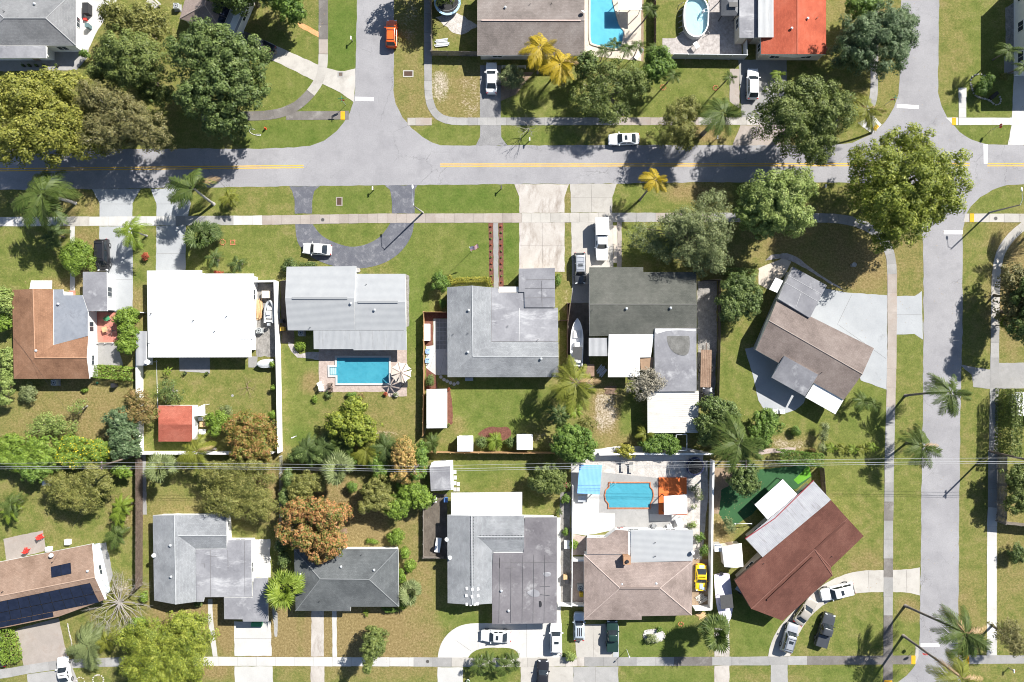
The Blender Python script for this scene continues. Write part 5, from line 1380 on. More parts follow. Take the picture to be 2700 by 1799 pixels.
def leaf_quads(C, N, size, rg, asp=.68):
 """one bent-free quad per leaf; C centres, N normals"""
 n = len(C)
 N = N / np.maximum(1e-6, np.linalg.norm(N, axis=1, keepdims=True))
 r = rg.normal(size=(n, 3))
 a = np.cross(N, r); a /= np.maximum(1e-6, np.linalg.norm(a, axis=1, keepdims=True))
 b = np.cross(N, a)
 s = (size * rg.uniform(.6, 1.35, n))[:, None]
 A = a * s * .5; B = b * s * .5 * asp
 co = np.stack([C - A, C - B + A * .1, C + A, C + B + A * .1], 1).reshape(-1, 3)
 q = np.arange(4 * n).reshape(n, 4)
 return co, q
def crown_geo(lobes, leaf, dens, rg, clump=.25, flat=.85, open_=0.0):
 """lobes: (x, y, z, rx, ry, rz). Clumps over every lobe, leaves over every clump."""
 CC = []; NN = []
 lo = np.array(lobes)
 for (x, y, z, rx, ry, rz) in lobes:
  rm = (rx * ry) ** .5
  cr0 = min(.85, max(.42, clump * rm)) if rm > 1.2 else rm * .42
  k = int(max(5, 4.6 * (rm / cr0) ** 2))
  d = rg.normal(size=(k, 3)); d /= np.linalg.norm(d, axis=1, keepdims=True)
  d[:, 2] = np.where(d[:, 2] < -.45, -d[:, 2], d[:, 2])
  rad = np.where(rg.uniform(size=k) < .8, rg.uniform(.70, 1.08, k), rg.uniform(.3, .7, k))
  th = np.arctan2(d[:, 1], d[:, 0]); ph = rg.uniform(0, 6.28, 3)
  rad *= 1 + .10 * np.sin(2 * th + ph[0]) + .08 * np.sin(3 * th + ph[1]) + .07 * np.sin(5 * th + ph[2])
  if open_ > 0:
   keep = rg.uniform(size=k) > open_
   d, rad = d[keep], rad[keep]; k = len(d)
   if not k: continue
  cr = cr0 * rg.uniform(.5, 1.2, k)
  sc_ = np.array([max(.1, rx - cr0 * .8), max(.1, ry - cr0 * .8), max(.1, rz - cr0 * .6)])
  cc = np.array([x, y, z]) + d * rad[:, None] * sc_
  nl = np.maximum(6, (dens * cr * cr / (leaf * leaf)).astype(int))
  idx = np.repeat(np.arange(k), nl); M = len(idx)
  e = rg.normal(size=(M, 3)); e /= np.linalg.norm(e, axis=1, keepdims=True)
  e[:, 2] = np.where((e[:, 2] < -.1) & (rg.uniform(size=M) < .85), -e[:, 2], e[:, 2])
  p = cc[idx] + e * (cr[idx] * (1.08 - .5 * rg.uniform(0, 1, M) ** 1.8))[:, None] * np.array([1, 1, flat])
  CC.append(p); NN.append(e + d[idx] * .3 + rg.normal(size=(M, 3)) * .36 + np.array([0, 0, .2]))
 if not CC: return np.zeros((0, 3)), np.zeros((0, 4), int)
 C = np.concatenate(CC); N = np.concatenate(NN)
 C[:, 2] = np.maximum(C[:, 2], .08)
 return leaf_quads(C, N, leaf, rg)
_seed = [100]
def nrg():
 _seed[0] += 1
 return np.random.default_rng(_seed[0]), random.Random(_seed[0])
def limbs(mb, base, tips, r0, fork, rg):
 b = Vector(base); f = b + Vector((rg.uniform(-.2, .2), rg.uniform(-.2, .2), fork))
 mb.tube([b - Vector((0, 0, .08)), b + Vector((0, 0, .12)), b.lerp(f, .5) + Vector((rg.uniform(-.08, .08), rg.uniform(-.08, .08), 0)), f], [r0 * 1.35, r0 * 1.05, r0 * .88, r0 * .78], 8)
 for t in tips:
  t = Vector(t); mid = f.lerp(t, .5) + Vector((0, 0, .12 * (t - f).length))
  mb.tube([f - Vector((0, 0, .05)), f.lerp(mid, .5), mid, t], [r0 * .6, r0 * .42, r0 * .3, r0 * .1], 6)
def tree(name, label, style, h, lobes, cat="tree", leaf=.34, dens=16., clump=.2, open_=0., bottom=.3, flat=.85, bark=BARK, group=None, r0=None, base=None, flowers=None):
 """lobes: (u, v, r) or (u, v, ru, rv[, top height]) in tile pixels as seen in the photograph"""
 rg, pr = nrg(); leaf *= .86
 L = []
 for q in lobes:
  if len(q) == 3: u, v, ru = q; rv = ru; ht = h
  elif len(q) == 4: u, v, ru, rv = q; ht = h
  else: u, v, ru, rv, ht = q
  zc = ht * (.5 + bottom / 2)
  x, y, _ = W(u, v, ht * .78)
  kk = (HC - ht * .7) / HC
  kk *= 1.17 if ML(ru) > 1.4 else 1.06
  rx, ry = ML(ru) * kk, ML(rv) * kk
  rz = ht * (1 - bottom) / 2
  L.append((x, y, zc, rx, ry, rz))
 w = [l[3] * l[4] for l in L]
 bx = sum(l[0] * a for l, a in zip(L, w)) / sum(w); by = sum(l[1] * a for l, a in zip(L, w)) / sum(w)
 if base: bx, by, _ = W(*base)
 root = thing(name, label, cat, (bx, by, 0), group)
 G_ = [(l[0] - bx, l[1] - by) + tuple(l[2:]) for l in L]
 co, q = crown_geo(G_, leaf, dens, rg, clump, flat, open_)
 me = quads_mesh("crown", co, q); me.materials.append(LEAF[style])
 link("crown", me, root)
 if flowers:
  k = rg.choice(len(q), max(20, int(len(q) * .05)), replace=False)
  top = co[q[k][:, 0]]; top = top[top[:, 2] > h * .55]
  c2, q2 = leaf_quads(top + np.array([0, 0, .08]), rg.normal(size=top.shape) * .4 + np.array([0, 0, 1.]), .22, rg, .9)
  me = quads_mesh("blossom", c2, q2); me.materials.append(LEAF[flowers]); link("blossom", me, root)
 mb = MB(); rm = max(l[3] for l in L)
 r0 = r0 or max(.05, .028 * h + .022 * rm)
 tips = []
 for l in G_:
  n = 5 if l[3] > 2.5 else 3
  for i in range(n):
   a = pr.uniform(0, 6.28); k = pr.uniform(.3, .75)
   tips.append((l[0] + l[3] * k * math.cos(a), l[1] + l[4] * k * math.sin(a), l[2] + l[5] * pr.uniform(0, .5)))
 limbs(mb, (0, 0, 0), tips, r0, max(.12, h * bottom * .9 + .1), pr)
 mb.build("trunk", bark, root, local=True, smooth=True)
 return root
def shrub(label, style, h, u, v, r, rv=None, name="shrub", cat="shrub", leaf=.2, dens=11., group=None, **k):
 return tree(name, label, style, h, [(u, v, r, rv or r)], cat, leaf, dens, bottom=.05, group=group, **k)
def hedge(label, style, path, w, h, leaf=.2, dens=1.0, name="hedge", cat="hedge"):
 """clipped hedge along a path in tile pixels; leaves over a box-like body"""
 rg, pr = nrg()
 P = [Vector(W(u, v, h * .5)[:2]) for u, v in path]
 root = thing(name, label, cat, (P[0].x, P[0].y, 0))
 C = []; N = []
 for a, b in zip(P[:-1], P[1:]):
  L = (b - a).length; d = (b - a) / L; nr = Vector((-d.y, d.x))
  for (off, hh, nn, zr) in ((None, h, (0, 0, 1), None), (w / 2, None, (nr.x, nr.y, .2), h), (-w / 2, None, (-nr.x, -nr.y, .2), h)):
   area = L * (w if off is None else h); n = int(area * 5.5 * dens / (leaf * leaf) * .6)
   s = rg.uniform(-.1, L + .1, n); t = rg.uniform(-w / 2, w / 2, n) if off is None else off + rg.normal(size=n) * .07
   z = (h + rg.normal(size=n) * .08) if off is None else rg.uniform(.05, h, n)
   C.append(np.stack([a.x + d.x * s + nr.x * t, a.y + d.y * s + nr.y * t, np.maximum(z, .04) * np.ones(n)], 1))
   N.append(np.array(nn) + rg.normal(size=(n, 3)) * .55)
 C = np.concatenate(C) - np.array([P[0].x, P[0].y, 0]); N = np.concatenate(N)
 co, q = leaf_quads(C, N, leaf, rg)
 me = quads_mesh("foliage", co, q); me.materials.append(LEAF[style]); link("foliage", me, root)
 mb = MB()
 for a, b in zip(P[:-1], P[1:]):
  k = max(2, int((b - a).length / .8))
  for i in range(k + 1):
   c = a.lerp(b, i / k); mb.tube([(c.x, c.y, -.05), (c.x + pr.uniform(-.1, .1), c.y, h * .5), (c.x + pr.uniform(-.3, .3), c.y + pr.uniform(-.3, .3), h * .88)], [.05, .035, .01], 5)
 mb.build("stem", BARK, root)
 return root
def bare(name, label, u, v, h, spread, n=7, depth=3, mat=BARKP, tilt=(0, 0), lean=.5, seed=3, cat="tree", r0=.09, base_z=0.):
 """leafless tree: branching tapered limbs"""
 pr = random.Random(seed)
 x, y, _ = W(u, v)
 root = thing(name, label, cat, (x, y, 0))
 mb = MB(); br = MB()
 def grow(p, d, L, r, k, m):
  q = p + d * L * .5 + Vector((pr.uniform(-1, 1), pr.uniform(-1, 1), pr.uniform(-.3, .6))) * L * .08
  e = p + d * L
  m.tube([p, q, e], [r, r * .75, r * .5], 5)
  if k <= 0: return
  for i in range(pr.choice([2, 3, 3])):
   nd = (d + Vector((pr.uniform(-1, 1), pr.uniform(-1, 1), pr.uniform(-.5, .6))) * .75).normalized()
   grow(q.lerp(e, pr.uniform(.2, 1)), nd, L * pr.uniform(.55, .8), r * .5, k - 1, br)
 top = Vector((tilt[0], tilt[1], h * .35))
 mb.tube([(0, 0, -.08), tuple(top * .5), tuple(top)], [r0 * 1.3, r0 * 1.05, r0 * .9], 7)
 for i in range(n):
  a = 2 * math.pi * i / n + pr.uniform(-.3, .3)
  d = Vector((math.cos(a) * spread, math.sin(a) * spread, h * lean)).normalized()
  grow(top - Vector((0, 0, .03)), d, (spread ** 2 + (h * lean) ** 2) ** .5 * .5, r0 * .55, depth, br)
 mb.build("trunk", mat, root, local=True, smooth=True); br.build("branches", mat, root, local=True)
 return root

# ------------------------------------------------------------------ palms: every frond is its own object
def frond_mesh(kind, droop, seed):
 rg = random.Random(seed); m = MB()
 def spine(t):
  return Vector((t * (1 - .12 * droop * t), 0, .22 * t - droop * .62 * t * t))
 n = 24
 pts = [spine(i / 8) for i in range(9)]
 m.tube([tuple(p) for p in pts], [.016, .014, .012, .010, .008, .006, .005, .004, .002], 4)
 for i in range(n):
  t = .13 + .87 * (i + .5) / n
  env = math.sin(math.pi * min(1, .13 + t * .80)) ** .7
  L = .33 * env * rg.uniform(.75, 1.15)
  p = spine(t); tg = (spine(min(1, t + .03)) - spine(t - .03)).normalized()
  for s in (-1, 1):
   if rg.random() < .05: continue
   sw = .55 + .45 * t
   d = (tg * sw + Vector((0, s * (1.15 - .45 * t), -.28 - .25 * droop + rg.uniform(-.1, .25)))).normalized()
   w = tg * (.0142 + .005 * rg.random())
   mid = p + d * L * .55; tip = p + d * L + Vector((0, 0, -.05 * L / .3))
   m.add([tuple(p - w * .7), tuple(mid - w), tuple(tip), tuple(mid + w), tuple(p + w * .7)], [[0, 1, 2, 3, 4]])
 return m
def fan_mesh(seed, droop=.3):
 rg = random.Random(seed); m = MB(); n = 22
 c = Vector((.48, 0, .10))
 m.tube([(0, 0, 0), (.25, 0, .08), tuple(c)], [.014, .011, .008], 4)
 for i in range(n):
  a = R(-128 + 256 * i / (n - 1)); L = .56 * (1 - .22 * abs(i / (n - 1) - .5) * 2) * rg.uniform(.9, 1.08)
  d = Vector((math.cos(a), math.sin(a), .1)); w = Vector((-math.sin(a), math.cos(a), 0)) * .036
  mid = c + d * L * .5; tip = c + d * L + Vector((0, 0, -droop * rg.uniform(.25, .75) * .5))
  up = Vector((0, 0, .012 * (-1) ** i))
  m.add([tuple(c), tuple(mid - w + up), tuple(tip), tuple(mid + w - up)], [[0, 1, 2, 3]])
 return m
def paddle_mesh(seed):
 rg = random.Random(seed); m = MB()        # banana-like blade
 k = 6; up = []; dn = []
 for i in range(k + 1):
  t = i / k; x = .2 + .8 * t; z = .35 * t - .55 * t * t
  w = .14 * math.sin(math.pi * min(.98, .08 + .9 * t)) ** .6
  up.append((x, w, z - .03)); dn.append((x, -w, z - .03)); 
 for i in range(k):
  a, b = up[i], up[i + 1]; c, d = dn[i + 1], dn[i]
  mid0 = (a[0], 0, a[2] + .03); mid1 = (b[0], 0, b[2] + .03)
  g = rg.uniform(.0, .03)
  m.add([mid0, mid1, (b[0] - g, b[1], b[2]), (a[0] + g, a[1], a[2])], [[0, 1, 2, 3]])
  m.add([mid0, mid1, (c[0] - g, c[1], c[2]), (d[0] + g, d[1], d[2])], [[3, 2, 1, 0]])
 m.tube([(0, 0, -.02), (.22, 0, .06)], [.016, .012], 4)
 return m
_FM = {}
def frond_data(kind, lvl, var, style):
 key = (kind, lvl, var, style)
 if key not in _FM:
  if kind == 'feather': m = frond_mesh(kind, (.25, .6, 1.05, 1.5)[lvl], 11 + lvl * 7 + var)
  elif kind == 'fan': m = fan_mesh(31 + var + lvl, (.15, .35, .6, .9)[lvl])
  else: m = paddle_mesh(51 + var + lvl)
  me = bpy.data.meshes.new("frond"); me.from_pydata(m.v, [], m.f); me.materials.append(FROND[style]); me.update()
  _FM[key] = me
 return _FM[key]
def palm(label, crown, r, h, style='green', kind='feather', n=15, base=None, trunk=PTRUNK, tr=.13, name="palm_tree", cat="palm tree", group=None, bulge=0., dead=0, wind=None, curve=.15, stems=1, second=None, spear=True):
 """crown (u, v) centre and r radius as seen in the photograph; base (u, v) the foot of the trunk on the ground"""
 rg, pr = nrg()
 top = Vector(W(crown[0], crown[1], h))
 b = Vector(W(base[0], base[1], 0)) if base else Vector((top.x, top.y, 0))
 root = thing(name, label, cat, tuple(b), group)
 L = ML(r) * (HC - h) / HC / .93
 rel = top - b
 heads = [(rel, L, int(n * 1.25))]
 for s in range(stems):
  off = Vector((pr.uniform(-.3, .3), pr.uniform(-.3, .3), 0)) if stems > 1 else Vector((0, 0, 0))
  hd = rel if s == 0 else Vector((rel.x + pr.uniform(-.5, .5) * L, rel.y + pr.uniform(-.5, .5) * L, rel.z * pr.uniform(.6, .95)))
  if s: heads.append((hd, L * .8, max(6, n // 2)))
  if h > .5:
   pts = []; rad = []
   for i in range(9):
    t = i / 8
    p = off * (1 - t) + hd * t
    sh = curve * math.sin(math.pi * t)
    pts.append((p.x - hd.x * sh * .5, p.y - hd.y * sh * .5, hd.z * t - (.06 if i == 0 else 0)))
    rad.append(tr * (1.5 if i == 0 else 1.12 - .35 * t + bulge * math.sin(math.pi * min(1, t * 1.6)) ** 2))
   mb = MB(); mb.tube(pts, rad, 9); mb.build("trunk", trunk, root, local=True, smooth=True)
 for hd, LL, nn in heads:
  for i in range(nn):
   lv = (0, 1, 1, 2, 2, 3)[int(6 * ((i * .618) % 1))] if kind == 'feather' else (0, 1, 1, 2, 2, 3)[int(6 * ((i * .618) % 1))]
   yaw = i * 2.39996 + pr.uniform(-.25, .25)
   if wind is not None:
    d = math.atan2(math.sin(wind - yaw), math.cos(wind - yaw)); yaw += d * .35
   st = style if i >= dead else 'brown'
   o = bpy.data.objects.new("frond", frond_data(kind, lv if st != 'brown' else 3, i % 2, st))
   col.objects.link(o); o.parent = root
   o.location = hd + Vector((0, 0, pr.uniform(-.1, .05) * min(1, LL)))
   pit = {0: -.55, 1: -.15, 2: .08, 3: .25}[lv] + pr.uniform(-.12, .12)
   if kind == 'fan': pit = {0: -1.1, 1: -.55, 2: -.05, 3: .35}[lv] + pr.uniform(-.15, .15)
   o.rotation_euler = (pr.uniform(-.25, .25), pit, yaw)
   s = LL * (pr.uniform(.85, 1.1) if lv != 0 else pr.uniform(.7, .9)); o.scale = (s, s, s)
 return root
# ------------------------------------------------------------------ trees where the photograph shows them
T(0, 0)
tree("broadleaf_tree", "thin olive tree in front of white patio at the top left", 'olive', 8, [(1180, 150, 260, 150), (1330, 250, 170, 150), (980, 120, 110, 110, 6.5)], dens=9, open_=.12)
tree("broadleaf_tree", "rounded green tree between olive tree and tall dark tree, top left", 'mid', 11, [(1150, 510, 310, 230), (1350, 810, 160, 110, 7.), (900, 620, 130, 120, 7)], leaf=.3)
tree("broadleaf_tree", "very large dark green tree reaching over the verge, top left", 'dark', 13, [(1780, 430, 250, 240), (2080, 480, 260, 210), (1950, 760, 330, 260), (1960, 1060, 190, 140, 10.5), (1700, 840, 130, 120, 10.5)], leaf=.36)
tree("broadleaf_tree", "broad yellow olive tree at left edge overhanging the road", 'yellow', 12, [(120, 880, 270, 250), (520, 760, 240, 150, 9), (350, 1150, 290, 250), (660, 1220, 210, 170, 8.5), (60, 1250, 220, 180), (400, 940, 230, 200, 9)], dens=11, open_=.06)
tree("broadleaf_tree", "brownish thin tree right of the yellow olive tree", 'brown', 10, [(860, 880, 210, 160), (930, 1160, 240, 170), (1270, 1150, 200, 170), (1080, 1000, 220, 170)], dens=9, open_=.1, leaf=.28, bark=BARKP)
shrub("small leafy shrub at corner of the grey hip roof", 'green', 2, 740, 470, 45)
T(1, 0)
tree("broadleaf_tree", "bright green tree by orange path near the top side street", 'green', 6.5, [(380, 60, 120), (430, 110, 85, 85, 5.5), (300, -60, 150)])
tree("broadleaf_tree", "tree mostly beyond top edge shading ground behind black pickup", 'dark', 9, [(60, -190, 210), (-180, -120, 200)])
tree("broadleaf_tree", "tree just beyond the top edge shading the side street", 'mid', 8, [(1480, -270, 150), (1720, -230, 190)])
T(2, 0)
palm("left of two golden coconut palms in front of the grey brown gable house", (425, 420), 185, 6.5, 'gold', n=19, base=(395, 650), curve=.05, name="palm_tree", group="golden palms by the gable house")
palm("right of two golden coconut palms, its fronds drooping over the lawn", (605, 560), 180, 6.2, 'gold', n=18, base=(520, 700), dead=1, group="golden palms by the gable house")
shrub("grey green bush beside white lattice and parked white sedan", 'grey', 2.6, 170, 670, 105, leaf=.22)
tree("broadleaf_tree", "wide thin grey olive tree with pale branches over top lawn", 'mid', 7.5, [(1060, 680, 230, 170), (900, 860, 190, 160, 6.5), (1240, 740, 160, 140), (1050, 990, 170, 120, 6)], dens=7, open_=.28, leaf=.27, bark=BARKP)
tree("broadleaf_tree", "small dark green tree left of the thin grey olive tree", 'dark', 5.5, [(830, 570, 105, 110)])
tree("broadleaf_tree", "dense green tree at the end of grey fence by the pool", 'green', 6, [(1480, 560, 140, 140), (1420, 640, 90, 90)], leaf=.32)
for (u, v, l) in ((985, 440, "leftmost"), (1080, 380, "second"), (1185, 425, "third"), (1290, 400, "fourth"), (1420, 430, "rightmost")):
 palm(l + " small palm in the row along the kidney pool", (u, v), 80, 4.2, 'green', n=11, tr=.07, group="small palms along the kidney pool")
palm("palm clump in the strip right of the pool cabana", (1395, 70), 90, 4.5, 'green', n=13, tr=.08, stems=2)
palm("slender palm on top lawn with long thin shadow, left", (1600, 660), 82, 5.8, 'green', n=12, base=(1540, 735), tr=.09)
palm("slender small palm near footpath of top lawn, right", (2100, 680), 72, 4.6, 'green', n=11, base=(2055, 722), tr=.08)
palm("stout royal palm by the main road left of the street tree", (2040, 1000), 205, 8, 'green', n=17, base=(1855, 1187), tr=.26, trunk=PTRUNK, bulge=.3)
tree("broadleaf_tree", "gold olive street tree beside the parked white sedan", 'olive', 8, [(1690, 980, 150, 150), (1640, 1150, 170, 150), (1730, 1240, 90, 80, 5)], dens=9, leaf=.26)
bare("bare_tree", "small leafless tree on the verge casting a branchy shadow", 312, 1165, 4.2, 2.0, n=6, depth=3, seed=8, r0=.08)
T(3, 0)
tree("broadleaf_tree", "dense round blue green tree beside the upper right street", 'blue', 10, [(1080, 330, 330, 270), (860, 400, 180, 200, 7), (1250, 250, 170, 200, 7)], leaf=.3, dens=14)
tree("broadleaf_tree", "light green tree behind the round blue green tree at top", 'green', 6, [(930, 70, 140, 110), (1020, 20, 90)])
shrub("dark red shrub at corner of the red roof house", 'purple', 2.5, 555, 430, 50)
tree("broadleaf_tree", "broad olive green street tree north of the main road, right", 'mid', 12, [(350, 870, 280, 200), (250, 1060, 240, 200), (600, 1010, 240, 220), (480, 1270, 230, 150, 10.5)], leaf=.3, dens=11)
palm("small bright palm in front of the red roof house", (180, 655), 72, 2.0, 'bright', n=11, tr=.1)
palm("leaning palm with pale trunk at upper right corner", (960, 960), 195, 5.5, 'yellow', n=13, base=(1005, 1175), tr=.14, trunk=PTRUNKW, dead=2)
palm("palm beside the white two storey house, upper right", (2220, 440), 110, 5.5, 'green', n=12, base=(2075, 530), tr=.11)
palm("palm half cut by right edge near white driveway", (2350, 590), 90, 5, 'green', n=11, base=(2215, 650), tr=.1)
tree("shrub", "leafy shrubs inside the stone edged island bed, upper right", 'green', 1.8, [(2020, 740, 70, 70), (2060, 690, 55, 50), (1990, 800, 50)], "shrub", leaf=.2, bottom=.05)
shrub("small round shrub beside the driveway upper right", 'olive', 1.6, 2190, 670, 40)
T(3, 1)
tree("broadleaf_tree", "huge lime green tree over the corner of main road and right street", 'lime', 15, [(1330, 140, 330, 300), (1080, 40, 270, 250, 13), (1620, 80, 250, 280, 13.5), (1300, 430, 260, 240, 13), (1560, 340, 210, 200, 12.5), (1150, 280, 220, 220, 14), (1330, -230, 250, 120, 12), (1150, 600, 110, 130, 10)], leaf=.32, dens=10, open_=.1)
tree("broadleaf_tree", "light green dense tree south of the main road beside lime tree", 'light', 11, [(150, 250, 290, 200), (240, 420, 240, 180), (330, 180, 190, 150, 10), (40, 420, 200, 160, 10), (70, 560, 90, 80, 8.5)], leaf=.32)
palm("windblown palm beyond the right edge near the corner lamp", (2790, 470), 250, 7.5, 'green', n=14, base=(2430, 560), tr=.17)
tree("broadleaf_tree", "brown tinged dark tree at right edge beside the far sidewalk", 'brown', 6, [(2290, 1030, 150, 170), (2260, 1250, 120, 150)], dens=10)
palm("small fan palm at the right edge beside shaded sidewalk", (2205, 1400), 95, 2.5, 'bright', 'fan', n=10, tr=.1)
tree("broadleaf_tree", "dark tree beyond right edge shading the street", 'dark', 9, [(2480, 1150, 170), (2420, 1420, 150)])
T(2, 1)
tree("broadleaf_tree", "feathery grey green tree in front of the grey green gable house", 'grey', 9, [(1880, 560, 260, 260), (1650, 500, 200, 150), (1950, 820, 180, 160, 6), (1930, 310, 140, 120, 6), (1560, 720, 200, 130, 5), (1350, 620, 160, 120, 5)], leaf=.26, dens=6.5, open_=.25, flat=.6)
tree("broadleaf_tree", "dark dense tree at the back of the angled taupe house", 'dark', 5.5, [(2180, 1060, 150, 130), (2120, 1220, 110, 160), (2270, 1180, 130, 130)], leaf=.3)
hedge("pale green climbing hedge west of the angled taupe house", 'light', [(2050, 925), (2180, 925), (2330, 940)], .8, 1.6)
palm("golden palm with curved trunk leaning over the main road", (1440, 110), 135, 6, 'gold', n=12, base=(1300, 292), tr=.15, trunk=PTRUNK, curve=.3)
shrub("low green shrub strip along the flat garage roof", 'green', 1.2, 575, 990, 28, 80)
shrub("small shrub by front wall under the flat garage roof", 'dark', 1.2, 205, 1030, 24, 40)
T(0, 1)
palm("big royal palm on the left verge with white curved trunk", (375, 235), 300, 7.5, 'green', n=19, base=(667, 322), tr=.2, trunk=PTRUNKW, bulge=.25)
palm("windblown palm on verge between the two pale driveways", (1715, 190), 235, 6.5, 'green', n=16, base=(1892, 330), tr=.2, trunk=PTRUNKW, wind=2.0, dead=1)
palm("little palm on verge right of the windblown palm", (2030, 265), 92, 2.6, 'yellow', n=14, base=(2058, 335), tr=.07, stems=2)
palm("palm leaning over the left pale driveway next to black minivan", (1160, 565), 165, 5, 'bright', n=14, base=(1300, 612), tr=.12, trunk=PTRUNKW)
tree("weeping_tree", "fine leaved weeping bright green small tree by black minivan", 'bright', 3.4, [(665, 800, 150, 150)], leaf=.2, dens=13, clump=.24)
palm("dense dark palm clump beside the right pale driveway", (1780, 620), 145, 2.8, 'dark', 'fan', n=22, tr=.1, stems=3)
palm("shaded palm clump below the big royal palm shadow", (480, 600), 130, 2.4, 'dark', n=16, tr=.1)
shrub("small red croton shrub in grass strip between driveways", 'red', 1.2, 1283, 785, 36)
palm("left of two small drooping palms before white roof house", (1900, 800), 95, 1.9, 'dark', n=9, base=(1935, 830), tr=.12)
palm("right of two small drooping palms before white roof house", (2105, 850), 90, 1.7, 'dark', n=9, tr=.12)
shrub("red flowering plants at front wall of white roof house", 'red', .8, 1930, 935, 50, 18)
tree("broadleaf_tree", "yellow green tree at left edge above brown tile house", 'light', 4, [(40, 1190, 85, 110)])
tree("broadleaf_tree", "bright green bush at left edge beside brown tile house", 'bright', 3, [(30, 1380, 75, 100)])
tree("hedge_tree", "bright green leafy screen between red patio and white roof house", 'bright', 3.2, [(1110, 1330, 95, 95), (1120, 1470, 90, 100), (1100, 1580, 90, 80)], leaf=.28)
bare("bare_shrub", "leafless grey shrub on the red painted patio", 1015, 1450, 1.6, 1.1, n=9, depth=2, seed=5, cat="shrub", r0=.04)
T(1, 1)
shrub("dark shrub at left front corner of pale ribbed roof house", 'dark', 2.2, 375, 865, 75, 60)
shrub("low dark hedge along front wall of pale ribbed roof house", 'dark', 1.3, 525, 865, 85, 25)
shrub("round clipped shrub with dark shadow beside yellow hedge", 'green', 2.8, 1710, 1020, 82, 88, leaf=.2, dens=14)
hedge("yellow green clipped hedge curving round the front lawn corner", 'hedge', [(1790, 970), (1815, 1020), (1880, 1002), (2000, 1000), (2140, 997), (2166, 1040)], .62, .9, leaf=.16)
shrub("dark little shrub at the left wall of grey mixed roof house", 'green', 1.4, 1735, 1215, 38, 50)
shrub("low green shrub in the shaded nook beside pool house", 'bright', .9, 470, 1590, 50, 38)
T(0, 2)
tree("broadleaf_tree", "yellow green straggling bushes along the left edge below brown tile house", 'light', 3.2, [(50, 180, 60, 110), (50, 400, 60, 120), (30, 560, 55, 60)], "bush", leaf=.25)
shrub("grey round shrub below brown tile house wall", 'grey', 1.8, 235, 485, 85, 75)
shrub("small bright weed clump below brown tile house", 'bright', .6, 745, 465, 38, 25)
hedge("bright flowering hedge below the grey patio on the left", 'bright', [(860, 300), (1000, 310), (1180, 325)], 1.9, 1.6, leaf=.26)
tree("broadleaf_tree", "sparse small tree in middle of dry left yard", 'light', 3, [(690, 620, 90, 70)], dens=4, open_=.4, leaf=.22, bark=BARKP)
tree("broadleaf_tree", "yellow green straggly thicket in dry left yard", 'light', 2.8, [(430, 740, 130, 70), (330, 810, 110, 80), (560, 800, 110, 80)], "thicket", dens=6, open_=.2, leaf=.24, bark=BARKP)
tree("broadleaf_tree", "wide bright green thicket at left edge along power line", 'bright', 4.2, [(130, 980, 170, 120), (360, 1000, 150, 120), (250, 1090, 190, 100), (60, 1060, 120, 90)], leaf=.3)
tree("broadleaf_tree", "green thicket with yellow flowers along the power line", 'bright', 3.8, [(620, 960, 120, 90), (820, 1000, 150, 100), (640, 1080, 150, 70)], leaf=.28, flowers='flower')
tree("broadleaf_tree", "blue green tree against white wall, left middle", 'blue', 4.5, [(1060, 730, 120, 110), (1080, 870, 140, 130), (1100, 1000, 130, 80)], leaf=.36)
tree("broadleaf_tree", "rust coloured sparse tree leaning over the white wall", 'rust', 4.2, [(1190, 540, 110, 90), (1270, 650, 110, 110), (1180, 680, 120, 80)], dens=7, open_=.2, leaf=.28)
tree("broadleaf_tree", "golden olive tree below the power line, left", 'olive', 4.8, [(560, 1360, 170, 160), (800, 1290, 190, 140), (700, 1430, 190, 120)], leaf=.24, dens=12)
tree("broadleaf_tree", "dark small tree under power line at far left", 'green', 4, [(290, 1200, 130, 80)])
palm("shaded palm at left edge below power line", (95, 1470), 115, 2.5, 'green', n=13, tr=.1, stems=2)
palm("feathery palm against brown fence, left lower yard", (1075, 1490), 110, 2.8, 'bright', n=15, tr=.1, stems=2)
tree("broadleaf_tree", "yellow green bush against brown fence below power line", 'bright', 3, [(1080, 1190, 90, 60)])
tree("broadleaf_tree", "sparse bent dark tree behind the red shed", 'dark', 3.6, [(1470, 440, 90, 70), (1500, 520, 120, 70)], dens=5, open_=.3, leaf=.24, bark=BARKP)
palm("small banana plant behind white roof house", (1485, 300), 45, 1.2, 'bright', 'paddle', n=7, tr=.06, name="banana_plant", cat="banana plant")
tree("broadleaf_tree", "bright green bush right of the red shed", 'bright', 2.6, [(1930, 740, 100, 90), (1900, 830, 70, 60)], leaf=.26)
tree("broadleaf_tree", "grey green sparse bush above the bright bush near red shed", 'grey', 2.2, [(2000, 650, 70, 60)], dens=5, leaf=.2)
tree("broadleaf_tree", "rusty red and green tree at bottom of white walled yard", 'redgreen', 5, [(2190, 790, 190, 130), (2230, 920, 210, 160), (2170, 1020, 130, 70)], leaf=.32, dens=14)
palm("yellowing palm leaning across the white back wall", (1740, 1010), 170, 5, 'yellow', n=14, base=(1905, 985), tr=.16, dead=3)
palm("grey green fan palm beside the brown fence", (1430, 1150), 135, 4.2, 'grey', 'fan', n=20, base=(1570, 1070), tr=.15)
tree("broadleaf_tree", "low wide olive tree below the white back wall", 'olive', 5, [(1940, 1200, 190, 130), (2150, 1330, 230, 180), (1980, 1450, 200, 150), (2260, 1500, 170, 140), (2200, 1150, 200, 90)], leaf=.22, dens=9, open_=.1)
T(1, 2)
tree("broadleaf_tree", "lime olive tree on the lawn below the rectangular pool", 'lime', 5.5, [(940, 640, 120, 110), (860, 760, 160, 140), (1010, 800, 150, 130), (970, 900, 110, 70)], leaf=.34)
